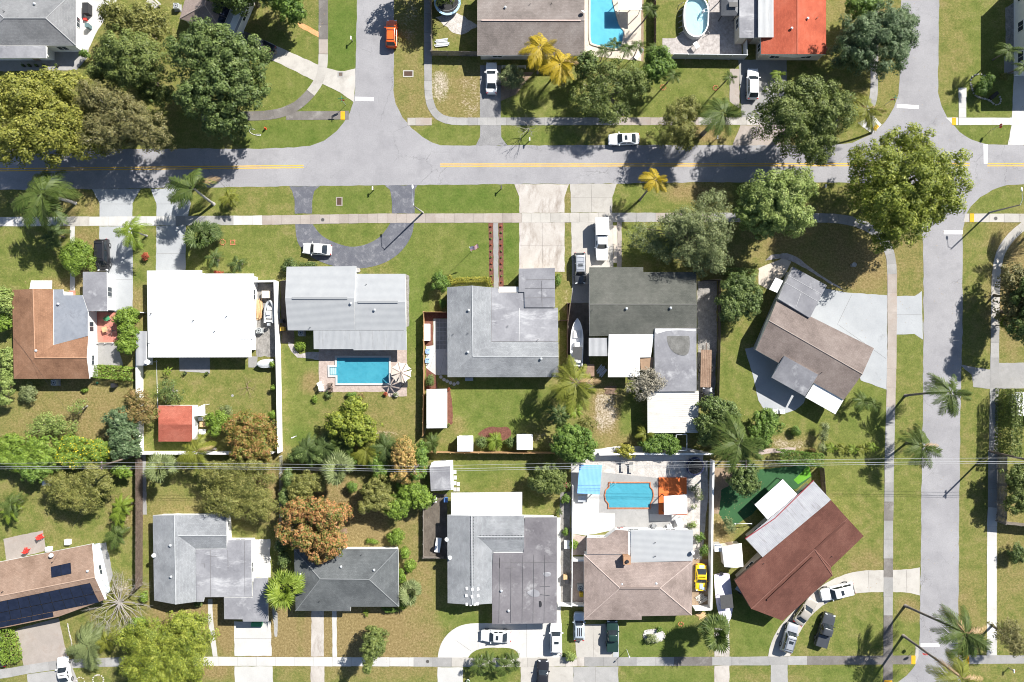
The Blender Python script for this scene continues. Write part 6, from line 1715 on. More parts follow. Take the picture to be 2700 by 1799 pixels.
for (u, v, l, st) in ((540, 990, "leftmost", 'dark'), (690, 965, "second", 'dark'), (860, 970, "middle", 'green'), (1060, 1000, "fourth", 'yellow'), (1235, 970, "rightmost", 'dark')):
 palm(l + " broad leaved palm clump along the power line behind pool yard", (u, v), 140, 3.2, st, 'feather', n=17, tr=.1, stems=2, group="palm clumps along the back line")
tree("broadleaf_tree", "dark thicket between palm clumps under the power line, left part", 'dark', 3.4, [(480, 1050, 110, 60), (620, 1060, 130, 60), (760, 1050, 110, 70)], leaf=.3)
tree("broadleaf_tree", "dark thicket between palm clumps under the power line, right part", 'green', 3.2, [(1000, 1080, 120, 60), (1130, 1060, 110, 80), (1180, 1170, 80, 80)], leaf=.3)
tree("broadleaf_tree", "green undergrowth left of the big orange tree by chain link", 'dark', 3, [(360, 1250, 60, 90), (340, 1420, 60, 110)], leaf=.28)
palm("pale fan palm under the power line behind pool yard", (820, 1165), 150, 4, 'grey', 'fan', n=22, base=(880, 1080), tr=.15)
tree("broadleaf_tree", "peach orange leaved tree under the power line, centre", 'peach', 5.5, [(1390, 1010, 110, 100), (1420, 1130, 130, 110), (1370, 1230, 90, 60)], leaf=.32)
tree("broadleaf_tree", "green tree behind the peach orange tree by grey shed", 'green', 5, [(1540, 1050, 70, 120), (1510, 1190, 80, 70)], leaf=.3)
tree("broadleaf_tree", "olive green bush above the big orange tree", 'olive', 4.2, [(540, 1300, 160, 100), (470, 1360, 110, 80)], leaf=.26)
tree("broadleaf_tree", "small bright bush between orange tree and dark tree", 'green', 1.8, [(935, 1330, 50, 55)], "bush", leaf=.2)
tree("broadleaf_tree", "dark olive tree left of the lime tree behind charcoal house", 'olive', 4.6, [(1150, 1330, 130, 90), (1180, 1440, 140, 110), (1060, 1500, 80, 60)], leaf=.26)
tree("broadleaf_tree", "bright green tree beside the dirt side yard, lower centre", 'bright', 4.4, [(1450, 1350, 130, 90), (1540, 1430, 110, 90), (1330, 1500, 130, 100)], leaf=.3)
shrub("round dark shrub in mulch by the paved strip", 'dark', 1.6, 1620, 390, 48, 60)
shrub("left low shrub along the pool deck edge", 'dark', .8, 720, 510, 34, 34)
shrub("middle light shrub along the pool deck edge", 'green', .9, 920, 512, 46, 32)
shrub("small brown shrub along the pool deck edge", 'rust', .7, 1015, 520, 28, 30)
shrub("small red plant along the pool deck edge", 'red', .6, 1232, 500, 22, 24)
shrub("bright spindly plants left of patio chairs", 'bright', .7, 600, 550, 26, 36)
palm("areca palm at lower corner of the wood fence", (1645, 930), 95, 2.2, 'green', n=16, tr=.08, stems=2)
palm("bright cycad between two grey shrubs on the mulch bed", (2205, 915), 85, 1.4, 'bright', n=18, tr=.14)
shrub("left grey green round shrub beside the bright cycad", 'dark', 1.5, 2078, 935, 54, 60)
shrub("right grey green round shrub beside the bright cycad", 'dark', 1.5, 2335, 940, 52, 60)
shrub("tiny lime bush on white wall near covered dinghy", 'bright', 1.5, 228, 240, 30, 32)
shrub("small bright bush on white wall below the lime bush", 'bright', 1.5, 235, 445, 28, 30)
shrub("bright bush at top of the rusty red tree by white wall", 'bright', 2, 225, 690, 40, 45)
T(2, 2)
palm("tall coconut palm over the lawn beside the white skiff", (735, 400), 240, 8, 'yellow', n=19, base=(690, 372), tr=.17, curve=0, dead=2)
palm("dark banana clump below the tall coconut palm", (590, 690), 110, 3, 'dark', 'paddle', n=13, tr=.1, name="banana_plant", cat="banana plant", stems=2)
palm("light banana clump right of the dark banana clump", (730, 640), 90, 2.6, 'bright', 'paddle', n=11, tr=.1, name="banana_plant", cat="banana plant")
tree("broadleaf_tree", "green dense tree at the end of the back wood fence", 'green', 6, [(640, 930, 140, 110), (770, 930, 150, 130), (740, 1040, 150, 80), (690, 840, 100, 60)], leaf=.3)
tree("broadleaf_tree", "thin olive bush above the green dense tree", 'olive', 3, [(840, 770, 85, 80)], dens=6, open_=.2, leaf=.22)
shrub("yellow green round bush by white back wall", 'hedge', 2, 1180, 1015, 82, 68, leaf=.26)
tree("broadleaf_tree", "mixed green bush under the corrugated carport", 'green', 2.6, [(1480, 880, 110, 70), (1560, 950, 100, 80), (1420, 960, 110, 70)], leaf=.24)
palm("yellowing palm bush at corner of the corrugated carport", (1350, 850), 90, 2.2, 'yellow', n=12, tr=.08)
tree("broadleaf_tree", "pale twiggy tree overhanging the white and grey rear roofs", 'twig', 5, [(1350, 350, 120, 90), (1330, 450, 140, 90), (1440, 400, 90, 80)], dens=5, open_=.3, leaf=.2, bark=BARKP, base=(1290, 440))
tree("broadleaf_tree", "dark green tree right of the corrugated carport", 'dark', 5, [(1960, 610, 120, 90), (2060, 680, 120, 120), (1930, 760, 120, 110), (1900, 880, 90, 90)], leaf=.32)
palm("tall royal palm with white trunk over power lines", (2180, 930), 260, 8.5, 'green', n=16, base=(1985, 805), tr=.2, trunk=PTRUNKW, bulge=.2)
tree("broadleaf_tree", "grey sparse bush beneath the royal palm", 'olive', 3, [(2040, 950, 110, 100), (2120, 860, 90, 80)], dens=6, leaf=.24)
tree("broadleaf_tree", "dark round tree beside the artificial turf", 'dark', 5, [(2230, 1190, 110, 90), (2250, 1300, 120, 100), (2170, 1290, 80, 80)], leaf=.32)
tree("broadleaf_tree", "speckled olive green tree left of the blue pergola", 'mid', 4.5, [(500, 1200, 130, 80), (540, 1300, 130, 90), (420, 1290, 90, 100)], leaf=.26)
shrub("small round green tree beside white side wall by pool", 'green', 1.8, 640, 1430, 48, 50)
shrub("pink bougainvillea next to the blue pergola", 'pink', 1.3, 640, 1310, 30, 25)
tree("shrub", "dry spiky plants in gravel right of orange deck", 'grey', 1.0, [(1790, 1340, 60, 50), (1830, 1400, 50, 60), (1770, 1500, 45, 40)], "shrub", dens=4, leaf=.2, open_=.3)
palm("low shrub hedge clump beside white wall near blue pergola", (590, 1540), 40, .8, 'green', n=9, name="shrub", cat="shrub")
T(3, 2)
tree("broadleaf_tree", "rounded green tree below the curved patio", 'green', 4.5, [(60, 780, 130, 130), (20, 900, 110, 90), (90, 690, 70, 70)], leaf=.3)
shrub("little isolated bush on lawn below curved patio", 'green', 1.4, 340, 828, 50, 48)
tree("hedge_tree", "grey leafless looking vine covered hedge beside lawn, right", 'grey', 2.2, [(590, 790, 45, 60), (575, 880, 50, 70), (560, 970, 45, 50)], "hedge", dens=5, leaf=.18)
hedge("dark green hedge along the back of the turf yard", 'green', [(170, 1050), (300, 1060), (430, 1075), (550, 1085)], 1.9, 2.2, leaf=.26)
shrub("pink flowering shrub at end of the dark hedge", 'rust', 1.4, 480, 1000, 35, 25)
palm("left of two small palms on the lawn near angled taupe house", (925, 555), 95, 2.6, 'green', n=13, tr=.09)
palm("right of two small palms on the lawn near angled taupe house", (1020, 590), 72, 2.0, 'green', n=11, tr=.08)
for i, (u, v) in enumerate(((650, 975), (755, 980), (845, 985), (930, 985), (1020, 970))):
 palm(("first", "second", "third", "fourth", "fifth")[i] + " croton plant from the left in the row beside right sidewalk", (u, v), 52, .9, 'yellow' if i % 2 else 'bright', n=12, tr=.06, group="croton row by the right sidewalk")
palm("tall palm bending over the right street, upper", (1700, 480), 205, 8, 'green', n=15, base=(1297, 515), tr=.17, curve=-.15)
palm("palm leaning over the right street, middle", (1450, 960), 185, 5.5, 'green', n=16, base=(1308, 935), tr=.17, dead=1)
hedge("tall clipped hedge on the right edge casting a deep shadow", 'mid', [(2215, 460), (2215, 760), (2205, 1040)], 1.7, 3.6, leaf=.24)
T(3, 3)
palm("tall palm leaning over the lower right street, upper of two", (1830, 1130), 235, 10.5, 'green', n=16, base=(1297, 890), tr=.18, dead=3, curve=.05)
palm("tall palm at the bottom right corner, lower of two", (1800, 1530), 235, 11, 'yellow', n=15, base=(1280, 1155), tr=.18, dead=3, curve=.05)
tree("broadleaf_tree", "thin dark tree shading sidewalk at bottom right edge", 'brown', 6, [(2230, 1130, 130, 120), (2300, 1240, 110, 110)], dens=6, open_=.25, leaf=.24)
shrub("dark green bush at the lower right edge", 'dark', 2.2, 2310, 440, 80, 90)
tree("broadleaf_tree", "tree at right edge behind the slat fence", 'mid', 5, [(2330, -60, 120, 150), (2300, -250, 110, 120)], leaf=.28)
T(0, 3)
bare("dead_tree", "big pile of bare grey branches beside the solar roof", 1090, 840, 3.0, 5.2, n=22, depth=3, seed=12, lean=.22, r0=.13)
palm("large silvery palm beside tan driveway, bottom left", (790, 1250), 205, 2.4, 'grey', 'feather', n=22, tr=.2)
palm("yellow drooping palm right of the silvery palm", (940, 1200), 120, 1.8, 'yellow', n=10, tr=.1)
tree("broadleaf_tree", "bright bush beside the bare branches, bottom left", 'bright', 2.2, [(1220, 1050, 80, 60), (1150, 1150, 80, 80)], leaf=.26)
tree("broadleaf_tree", "wide lime olive tree above the bottom sidewalk, left", 'lime', 7, [(1330, 1230, 260, 190), (1640, 1180, 210, 210), (1300, 1450, 220, 170), (1600, 1420, 220, 170), (1450, 1560, 240, 120), (1650, 1020, 110, 80, 5.5)], leaf=.26, dens=12)
palm("bright feathery palm on the fence, upper, lower left yard", (1060, 70), 115, 2.8, 'bright', n=16, tr=.1, stems=2)
palm("wispy palm below the feathery one by the brown fence", (1030, 260), 120, 3, 'green', n=14, tr=.1, stems=2)
hedge("bright green hedge at bottom left edge by tan driveway", 'bright', [(40, 1090), (70, 1200), (110, 1380)], 2.2, 1.8, leaf=.26)
palm("green palm at left edge of lower left yard", (85, 60), 100, 2.5, 'bright', n=13, tr=.1)
shrub("small flowering shrub at the south wall of grey cross gable house", 'dark', 1.2, 1740, 880, 45, 28)
shrub("tiny bush at corner of the brown fence bottom", 'bright', 1.4, 1260, 820, 45, 50)
T(0, 2)
tree("broadleaf_tree", "dark undergrowth at far left under power line", 'dark', 3, [(90, 1130, 130, 60), (440, 1130, 130, 50), (760, 1110, 160, 40)], leaf=.28)
T(1, 3)
tree("broadleaf_tree", "dark shrubs along chain link left of charcoal house", 'dark', 2.6, [(300, 330, 50, 110), (330, 480, 60, 80)], leaf=.26)
palm("pale fan palm between grey cross gable and charcoal houses", (350, 745), 165, 4.5, 'bright', 'fan', n=26, tr=.17)
tree("broadleaf_tree", "big orange flowering tree overhanging the charcoal roof", 'orange', 7, [(430, 60, 120, 110), (700, 100, 160, 130), (520, 300, 130, 130), (720, 330, 140, 130), (560, 20, 100, 90), (330, 230, 80, 100, 6), (650, 440, 110, 80, 6), (800, 90, 100, 90, 6)], leaf=.32, dens=14)
tree("broadleaf_tree", "tall narrow tree on dry front lawn beside the bottom sidewalk", 'mid', 7, [(1110, 1270, 100, 150), (1120, 1180, 90, 80, 5), (1070, 1420, 50, 70, 7.5)], leaf=.26, bottom=.12, base=(1125, 1185))
tree("broadleaf_tree", "bright leafy shrubs along right wall of charcoal house", 'bright', 2.0, [(1400, 430, 45, 60), (1440, 540, 60, 60), (1370, 640, 40, 70), (1380, 880, 50, 70)], "shrub", leaf=.22, bottom=.05)
palm("silvery fan palm bush right of the charcoal house", (1455, 770), 115, 1.8, 'grey', 'fan', n=18, tr=.1)
palm("tiny yellow plant on the front lawn of charcoal house", (1060, 955), 34, .6, 'bright', n=9, tr=.04, name="yellow_plant", cat="plant")
shrub("bright round bush behind the charcoal roof", 'bright', 1.8, 1315, 285, 80, 70)
shrub("low weeds at back wall of charcoal house", 'bright', .7, 1110, 325, 60, 30)
shrub("low shrub under the front eave of charcoal house", 'green', .9, 1270, 930, 70, 28)
for (u, v, b, l) in ((2060, 1420, (2080, 1330), "left"), (2150, 1390, (2170, 1350), "middle"), (2280, 1430, (2305, 1320), "right"), (2360, 1380, (2330, 1330), "rightmost")):
 palm(l + " small palm in the planted half circle bed, bottom centre", (u, v), 90, 2.6, 'green', n=13, base=b, tr=.07, trunk=PTRUNKW, group="palms in the half circle bed")
T(2, 3)
palm("round fan palm in front of the covered boat", (1975, 1125), 160, 5, 'green', 'fan', n=30, tr=.18)
shrub("spiky plant on the white gravel bed", 'grey', 1.0, 1400, 1190, 58, 50)
shrub("small plant at top of the white gravel bed", 'green', .7, 1475, 1105, 30, 26)
shrub("orange tipped bush on the verge between two driveways", 'light', 1.4, 690, 1350, 56, 48)
shrub("bright bush beside the paved side yard of beige house", 'bright', 1.4, 715, 350, 40, 50)
shrub("leafy weed on white side wall of beige house", 'green', 1.0, 640, 240, 32, 38)
shrub("spindly shrub near the gravel and clothes frame", 'light', 1.0, 1770, 185, 55, 38, dens=5)
tree("broadleaf_tree", "sparse shrubs along right wall of beige house yard", 'green', 1.6, [(1830, 290, 50, 60), (1870, 400, 45, 70)], "shrub", dens=6, leaf=.2)
tree("broadleaf_tree", "wispy shrub on edge of the turf beside white shed", 'grey', 2.0, [(2110, 200, 60, 60), (2080, 140, 50, 50)], "shrub", dens=5, leaf=.2)
# ================================================================== pools
WATER_C = {}
def water_mat(name, tint, wave=1.6, strength=.06):
 m = bpy.data.materials.new(name); m.use_nodes = True; nt = m.node_tree; nt.nodes.clear()
 o = nt.nodes.new("ShaderNodeOutputMaterial")
 tr = nt.nodes.new("ShaderNodeBsdfTransparent"); tr.inputs[0].default_value = (*tint, 1)
 gl = nt.nodes.new("ShaderNodeBsdfGlossy"); gl.inputs["Roughness"].default_value = .04
 fr = nt.nodes.new("ShaderNodeFresnel"); fr.inputs[0].default_value = 1.33
 n = _noise(nt, _coord(nt), wave, 3.0)
 bp = nt.nodes.new("ShaderNodeBump"); bp.inputs["Strength"].default_value = strength; bp.inputs["Distance"].default_value = .08
 nt.links.new(n, bp.inputs["Height"]); nt.links.new(bp.outputs[0], gl.inputs["Normal"]); nt.links.new(bp.outputs[0], fr.inputs["Normal"])
 mx = nt.nodes.new("ShaderNodeMixShader")
 nt.links.new(fr.outputs[0], mx.inputs[0]); nt.links.new(tr.outputs[0], mx.inputs[1]); nt.links.new(gl.outputs[0], mx.inputs[2]); nt.links.new(mx.outputs[0], o.inputs[0])
 MATS[name] = m
 return m
WATER = water_mat("pool_water", (0.80, 0.97, 0.985))
def poolfloor(name, c1, c2, c3, scale=2.4):
 m, nt, b, o = _new(name)
 v = _coord(nt)
 vo = nt.nodes.new("ShaderNodeTexVoronoi"); vo.feature = 'F1'; vo.inputs["Scale"].default_value = scale
 nt.links.new(v, vo.inputs["Vector"])
 n = _noise(nt, v, .4, 3.0)
 c = _ramp(nt, n, [(.3, c1), (.7, c2)])
 c = _mix(nt, .12, c, _ramp(nt, vo.outputs["Distance"], [(.1, c1), (.75, c3)]))  # faint paler cell edges: rippled water light put into the floor colour
 nt.links.new(c, b.inputs["Base Color"]); b.inputs["Roughness"].default_value = .7
 return m
PF_BLUE = poolfloor("pool_floor_aqua", (0.072, 0.336, 0.437), (0.112, 0.400, 0.496), (0.208, 0.480, 0.571))
PF_LIGHT = poolfloor("pool_floor_pale", (0.170, 0.493, 0.651), (0.230, 0.561, 0.704), (0.306, 0.612, 0.739), .8)
PF_TEAL = poolfloor("pool_floor_teal", (0.12, 0.40, 0.50), (0.16, 0.45, 0.55), (0.2, 0.5, 0.6), .8)
PF_WHITE = poolfloor("pool_floor_white", (0.70, 0.82, 0.86), (0.78, 0.86, 0.89), (0.8, 0.88, 0.9), .8)
def pool(label, pts, coping, cw, floor, depth=.55, lift=.16, sm=0, steps=None):
 """raised shell: coping ring, sloped basin inside, water sheet just below the coping"""
 p = [W(u, v)[:2] for u, v in (smoothpath(pts + [pts[0]], sm)[:-1] if sm else pts)]
 if area2(p) < 0: p = p[::-1]
 cx = sum(a[0] for a in p) / len(p); cy = sum(a[1] for a in p) / len(p)
 root = thing("swimming_pool", label, "swimming pool", (cx, cy, 0), "swimming pools")
 out = inset(p, -cw); n = len(p)
 m = MB()
 m.add([(a[0], a[1], -.04) for a in out] + [(a[0], a[1], lift) for a in out] + [(a[0], a[1], lift) for a in p] + [(a[0], a[1], -.02) for a in p],
          [[k * n + i, k * n + (i + 1) % n, (k + 1) * n + (i + 1) % n, (k + 1) * n + i] for k in range(3) for i in range(n)])
 m.build("coping", coping, root)
 m = MB(); m.prism(inset(p, .004), .030, .046); m.build("floor", floor, root)
 m = MB(); m.poly([(a[0], a[1], lift - .035) for a in inset(p, .008)]); m.build("water", WATER, root)
 return root
T(1, 2)
pl1 = pool("rectangular turquoise pool behind the pale ribbed roof house", [(800, 178), (1262, 178), (1262, 405), (806, 405), (806, 335), (738, 333), (736, 262), (800, 262)], CONW, .3, PF_BLUE)
m = MB()
for i in range(3):
 _x, _y, _ = W(752 + i * 18, 298); m.box((_x, _y, .06 + .012 * (2 - i)), (.28, 1.1, .05))
m.build("step", WHITEP, pl1)
T(2, 0)
pl2 = pool("freeform light blue pool at the top centre", [(862, -80), (860, 200), (862, 380), (900, 396), (1000, 420), (1110, 438), (1135, 400), (1150, 330), (1160, 280), (1115, 235), (1085, 130), (1050, -10), (1045, -80)], PAVT, .28, PF_LIGHT, sm=1)
T(2, 2)
pl3 = pool("pool with rounded ends and red brick rim behind beige house", [(1030, 1288), (1385, 1288), (1385, 1320), (1408, 1350), (1415, 1395), (1405, 1440), (1388, 1470), (1388, 1505), (1024, 1505), (1026, 1470), (1000, 1440), (992, 1395), (1002, 1350), (1030, 1325)], REDBR, .16, PF_TEAL)
def rail(root, pts, mat=GREYM, r=.025):
 m = MB(); m.tube(pts, r, 6); m.build("hand_rail", mat, root, smooth=True)
for u in (1042, 1075):
 a = W(u, 1290); rail(pl3, [(a[0], a[1] - .2, .1), (a[0], a[1] - .15, .75), (a[0], a[1] + .25, .8), (a[0], a[1] + .4, .1)])
# oval above-ground pool
def oval_pool():
 a, b = W(1690, -40, 1.2), W(1908, 325, 1.2)
 cx, cy = (a[0] + b[0]) / 2, (a[1] + b[1]) / 2; hw, hl = abs(b[0] - a[0]) / 2, abs(b[1] - a[1]) / 2
 root = thing("above_ground_pool", "white oval above ground pool with ladder beside grey gazebo", "above ground pool", (cx, cy, 0))
 def outline(k):
  P = []
  for i in range(32):
   t = 2 * math.pi * i / 32
   P.append((cx + (hw + k) * math.cos(t), cy + (hl - hw) * (1 if math.sin(t) > 0 else -1) * (abs(math.sin(t)) ** .4) + (hw + k) * math.sin(t)))
  return P
 o, i_ = outline(0.0), outline(-.04); n = 32
 m = MB(); m.add([(p[0], p[1], -.03) for p in o] + [(p[0], p[1], 1.2) for p in o] + [(p[0], p[1], 1.2) for p in i_] + [(p[0], p[1], .02) for p in i_], [[k * n + j, k * n + (j + 1) % n, (k + 1) * n + (j + 1) % n, (k + 1) * n + j] for k in range(3) for j in range(n)])
 m.build("wall", plain("pool_wall_grey", (0.50, 0.51, 0.52), .5), root, smooth=False)
 o, i_ = outline(.07), outline(-.12)
 m = MB(); m.add([(p[0], p[1], 1.19) for p in o] + [(p[0], p[1], 1.24) for p in o] + [(p[0], p[1], 1.24) for p in i_] + [(p[0], p[1], 1.19) for p in i_], [[k * n + j, k * n + (j + 1) % n, ((k + 1) % 4) * n + (j + 1) % n, ((k + 1) % 4) * n + j] for k in range(4) for j in range(n)])
 m.build("rim", WHITEP, root)
 m = MB(); m.prism(outline(-.06), .5, .56); m.build("floor", PF_WHITE, root)
 m = MB(); m.poly([(p[0], p[1], 1.08) for p in outline(-.05)]); m.build("water", WATER, root)
 for j in range(6):
  y = cy - hl * .7 + hl * 1.4 * j / 5
  for s in (-1, 1):
   m = MB(); m.tube([(cx + s * (hw + .55), y, 0), (cx + s * (hw + .03), y, .95)], .045, 6); m.build("brace", plain("pool_brace", (0.4, 0.41, 0.43), .5), root)
 lx, ly, _ = W(1885, 105, 1.2)
 for s in (-.25, .25):
  m = MB(); m.tube([(lx + .7, ly + s, 0), (lx + .3, ly + s, 1.7), (lx - .3, ly + s, 1.7), (lx - .7, ly + s, .56)], .03, 6); m.build("ladder_rail", WHITEP, root, smooth=True)
 m = MB()
 for k in range(5):
  t = .15 + .17 * k; m.box((lx + .7 - .4 * t, ly, 1.7 * t), (.16, .46, .04)); m.box((lx - .3 - .4 * t, ly, 1.7 - 1.15 * t), (.16, .46, .04))
 m.build("ladder_step", WHITEP, root)
T(2, 0); oval_pool()
T(2, 2)
deck = slab("orange_deck", [(1465, 1238), (1712, 1240), (1712, 1400), (1720, 1565), (1465, 1565)], .16, ORNP, kind=None, label="orange painted deck right of the round ended pool", cat="deck", amp=0)

# ================================================================== vehicles
TYRE = plain("tyre_rubber", (0.02, 0.02, 0.02), .9); RIM = plain("alloy_rim", (0.45, 0.46, 0.48), .3, metal=.8)
LAMPW = glassy("headlamp_glass", (0.62, 0.64, 0.66), .1); LAMPR = glassy("tail_lamp_red", (0.35, 0.012, 0.012), .15)
CARGLASS = glassy("car_glass", (0.020, 0.026, 0.032), .05)
PAINT = {'white': carpaint("paint_white", (0.78, 0.78, 0.78)), 'cream': carpaint("paint_pearl", (0.68, 0.67, 0.64)), 'black': carpaint("paint_black", (0.018, 0.018, 0.021)), 'orange': carpaint("paint_orange", (0.78, 0.115, 0.02)),
         'silver': carpaint("paint_silver", (0.46, 0.475, 0.50), .5, .3), 'grey': carpaint("paint_charcoal", (0.05, 0.054, 0.06)), 'green': carpaint("paint_dark_green", (0.014, 0.034, 0.028)), 'blue': carpaint("paint_ice_blue", (0.50, 0.56, 0.62), .3, .3), 'yellow': carpaint("paint_yellow", (0.78, 0.50, 0.02)), 'tan': carpaint("paint_sand", (0.46, 0.42, 0.36), .4, .3)}
KIND = {  # windscreen foot, windscreen head, rear roof, rear glass foot (fractions of length, front +), height, belt
 'sedan': (.20, .055, -.20, -.36, 1.45, .92), 'suv': (.23, .115, -.40, -.475, 1.70, 1.02), 'van': (.33, .20, -.42, -.48, 1.78, 1.02), 'hatch': (.22, .08, -.33, -.45, 1.50, .95), 'coupe': (.16, .0, -.13, -.33, 1.26, .84), 'pickup': (.20, .10, -.10, -.135, 1.85, 1.10)}
def car(label, kind, u, v, d, color, L=4.7, Wd=1.82, name=None, sunroof=False, rack=False, bed='open', stripes=None, hood=None, cap=None, roofc=None, zg=.035, cat="car", cargo=None):
 z0 = zg; x, y, _ = W(u, v, .85)
 hd = math.atan2(-d[1], d[0])
 root = thing(name or {'sedan': "sedan", 'suv': "suv", 'van': "minivan", 'hatch': "hatchback", 'coupe': "coupe", 'pickup': "pickup_truck"}[kind], label, cat, (x, y, z0), None, hd)
 P = PAINT[color]; xf, xh, xr, xb, H, B = KIND[kind]; w = Wd / 2
 hoodf = B - .22 if kind != 'pickup' else B - .12
 pick = kind == 'pickup'
 rear = .75 if pick else (B + .04 if kind in ('sedan', 'coupe') else B)
 st = [(.5, .60, .58), (.488, .80, hoodf - .06), (.455, .92, hoodf), (.36, .985, hoodf + .07), (xf + .01, 1, B - .03), (xh, 1, B), (xb + .02, 1, B)]
 if pick: st += [(xb - .004, 1, B), (xb - .006, .985, rear), (-.44, .985, rear), (-.485, .97, rear), (-.497, .95, .68)]
 else: st += [(xb - .005, 1, rear)] + ([(-.455, .95, rear - .02)] if xb > -.45 else []) + [(-.487, .86, B - .14), (-.5, .68, .6)]
 rings = []
 for (fx, fw, zt) in st:
  ww = w * fw; X = fx * L
  half = [(ww * .90, .20), (ww * .985, .42), (ww, min(zt - .12, .66)), (ww * .965, zt - .055), (ww * .83, zt), (ww * .42, zt + .022)]
  rings.append([(X, yy, zz) for yy, zz in half] + [(X, 0, zt + .03)] + [(X, -yy, zz) for yy, zz in half[::-1]])
 m = MB(); m.loft(rings[::-1], closed=True); m.build("body", P, root, local=True, smooth=True, angle=48)
 # cabin
 def rr(x0, x1, hw, z, k=.10):
  c = [(x1, hw * .55, z), (x1 - k * .35, hw - k * .3, z), (x1 - k * 1.3, hw, z), (x0 + k * 1.3, hw, z), (x0 + k * .35, hw - k * .3, z), (x0, hw * .55, z)]
  return c + [(a, -b, zz) for a, b, zz in c[::-1]]
 bw, tw = w * .90, w * .74
 cabin = [rr(xb * L, xf * L, bw, B - .05), rr(xb * L + (xr - xb) * L * .86, xf * L + (xh - xf) * L * .86, bw + (tw - bw) * .8, B + (H - B) * .86), rr(xr * L + .04, xh * L - .04, tw - .02, H - .035), rr(xr * L + .22, xh * L - .22, tw - .22, H)]
 RP = PAINT[roofc] if roofc else P
 m = MB(); m.loft(cabin, closed=True); m.build("roof", RP, root, local=True, smooth=True, angle=50)
 def lerp3(a, b, t): return tuple(a[i] + (b[i] - a[i]) * t for i in range(3))
 def glass(nm, b0, b1, t1, t0, off, parent=root):
  m = MB(); q = [Vector(a) + Vector(off) for a in (b0, b1, t1, t0)]
  c = []
  for i in range(5):
   for j in range(3):
    s, t = i / 4, j / 2
    p = q[0].lerp(q[1], s).lerp(q[3].lerp(q[2], s), t); p += Vector(off) * (2.2 * s * (1 - s) * 1.2); c.append(tuple(p))
  m.add(c, [[i * 3 + j, (i + 1) * 3 + j, (i + 1) * 3 + j + 1, i * 3 + j + 1] for i in range(4) for j in range(2)])
  m.build(nm, CARGLASS, parent, local=True, smooth=True)
 zb, zt = B + .02, B + (H - B) * .90
 k = (zb - B + .05) / (H - B + .05)
 wb, wt = bw * .86, (bw + (tw - bw) * .9) * .88
 fx0, fx1 = xf * L, xf * L + (xh - xf) * L * .9
 glass("windscreen", (fx0 + .0, -wb, zb - .01), (fx0 + .0, wb, zb - .01), (fx1, wt, zt), (fx1, -wt, zt), (.035, 0, .03))
 rx0, rx1 = xb * L, xb * L + (xr - xb) * L * .9
 glass("rear_window", (rx0, wb, zb), (rx0, -wb, zb), (rx1, -wt, zt), (rx1, wt, zt), (-.03, 0, .03))
 mid = (xh + xr) / 2 * L
 for s in (-1, 1):
  for (a0, a1, c0, c1) in ((fx0 - .32, mid + .06, fx1 - .2, mid + .05), (mid - .06, rx0 + .34, mid - .05, rx1 + .22)):
   if pick and a1 < mid: continue
   yb, yt = s * (bw * .985), s * (bw + (tw - bw) * .72 + .02)
   m = MB(); m.add([(a0, yb, zb + .03), (a1, yb, zb + .03), (c1, yt, zt - .06), (c0, yt, zt - .06)], [[0, 1, 2, 3]]); m.build("side_window", CARGLASS, root, local=True)
  m = MB(); m.box((xf * L - .18, s * (w + .07), B + .03), (.14, .22, .13)); m.build("mirror", P if color != 'black' else DARK, root, local=True)
  for wx in (.31, -.305):
   wr = .33 if kind in ('sedan', 'coupe', 'hatch') else .37
   m = MB(); m.tube([(wx * L, s * (w - .20), wr), (wx * L, s * (w + .015), wr)], wr, 20); ty = m.build("wheel", TYRE, root, local=True)
   m = MB(); m.tube([(wx * L, s * (w - .02), wr), (wx * L, s * (w + .025), wr)], wr * .62, 12); m.build("rim", RIM, ty, local=True)
  m = MB(); m.box((.472 * L, s * w * .66, hoodf - .055), (.16, .36, .12), -s * .35); m.build("headlight", LAMPW, root, local=True)
  m = MB(); m.box((-.488 * L, s * w * .74, (B - .15 if not pick else .95)), (.10, .26, .15), s * .3); m.build("tail_light", LAMPR, root, local=True)
 m = MB(); m.box((.492 * L, 0, .40), (.10, Wd * .72, .20)); m.build("front_bumper", DARK if color in ('black', 'grey') else P, root, local=True)
 m = MB(); m.box((-.494 * L, 0, .42), (.10, Wd * .76, .20)); m.build("rear_bumper", GREYM if pick else P, root, local=True)
 if sunroof:
  m = MB(); m.box(((xh * .62 + xr * .38) * L, 0, H + .004), (.46, tw * 1.05, .02)); m.build("sunroof", CARGLASS, root, local=True)
 if rack:
  m = MB()
  for s in (-1, 1): m.tube([(xr * L + .2, s * (tw - .1), H + .07), (xh * L - .25, s * (tw - .1), H + .07)], .025, 6)
  for i in range(4 if rack == 2 else 2):
   X = xr * L + .35 + ((xh - xr) * L - .7) * i / (3 if rack == 2 else 1); m.box((X, 0, H + .07), (.06, tw * 1.7, .035))
  m.build("roof_rack", GALV if rack == 2 else DARK, root, local=True)
 if stripes:
  m = MB(); 
  for s in (-.22, .0, .22): m.box(((xh + xr) / 2 * L, s * 1.5 * w, H + .002), ((xh - xr) * L - .5, .17, .012))
  m.build("roof_stripe", DARK, root, local=True)
 if hood:
  for (a, b, c_, wd) in hood:
   m = MB(); m.box((a * L, b * w, c_), (wd[0], wd[1], .02)); m.build("paint_patch", PAINT['blue'] if len(wd) < 3 else wd[2], root, local=True)
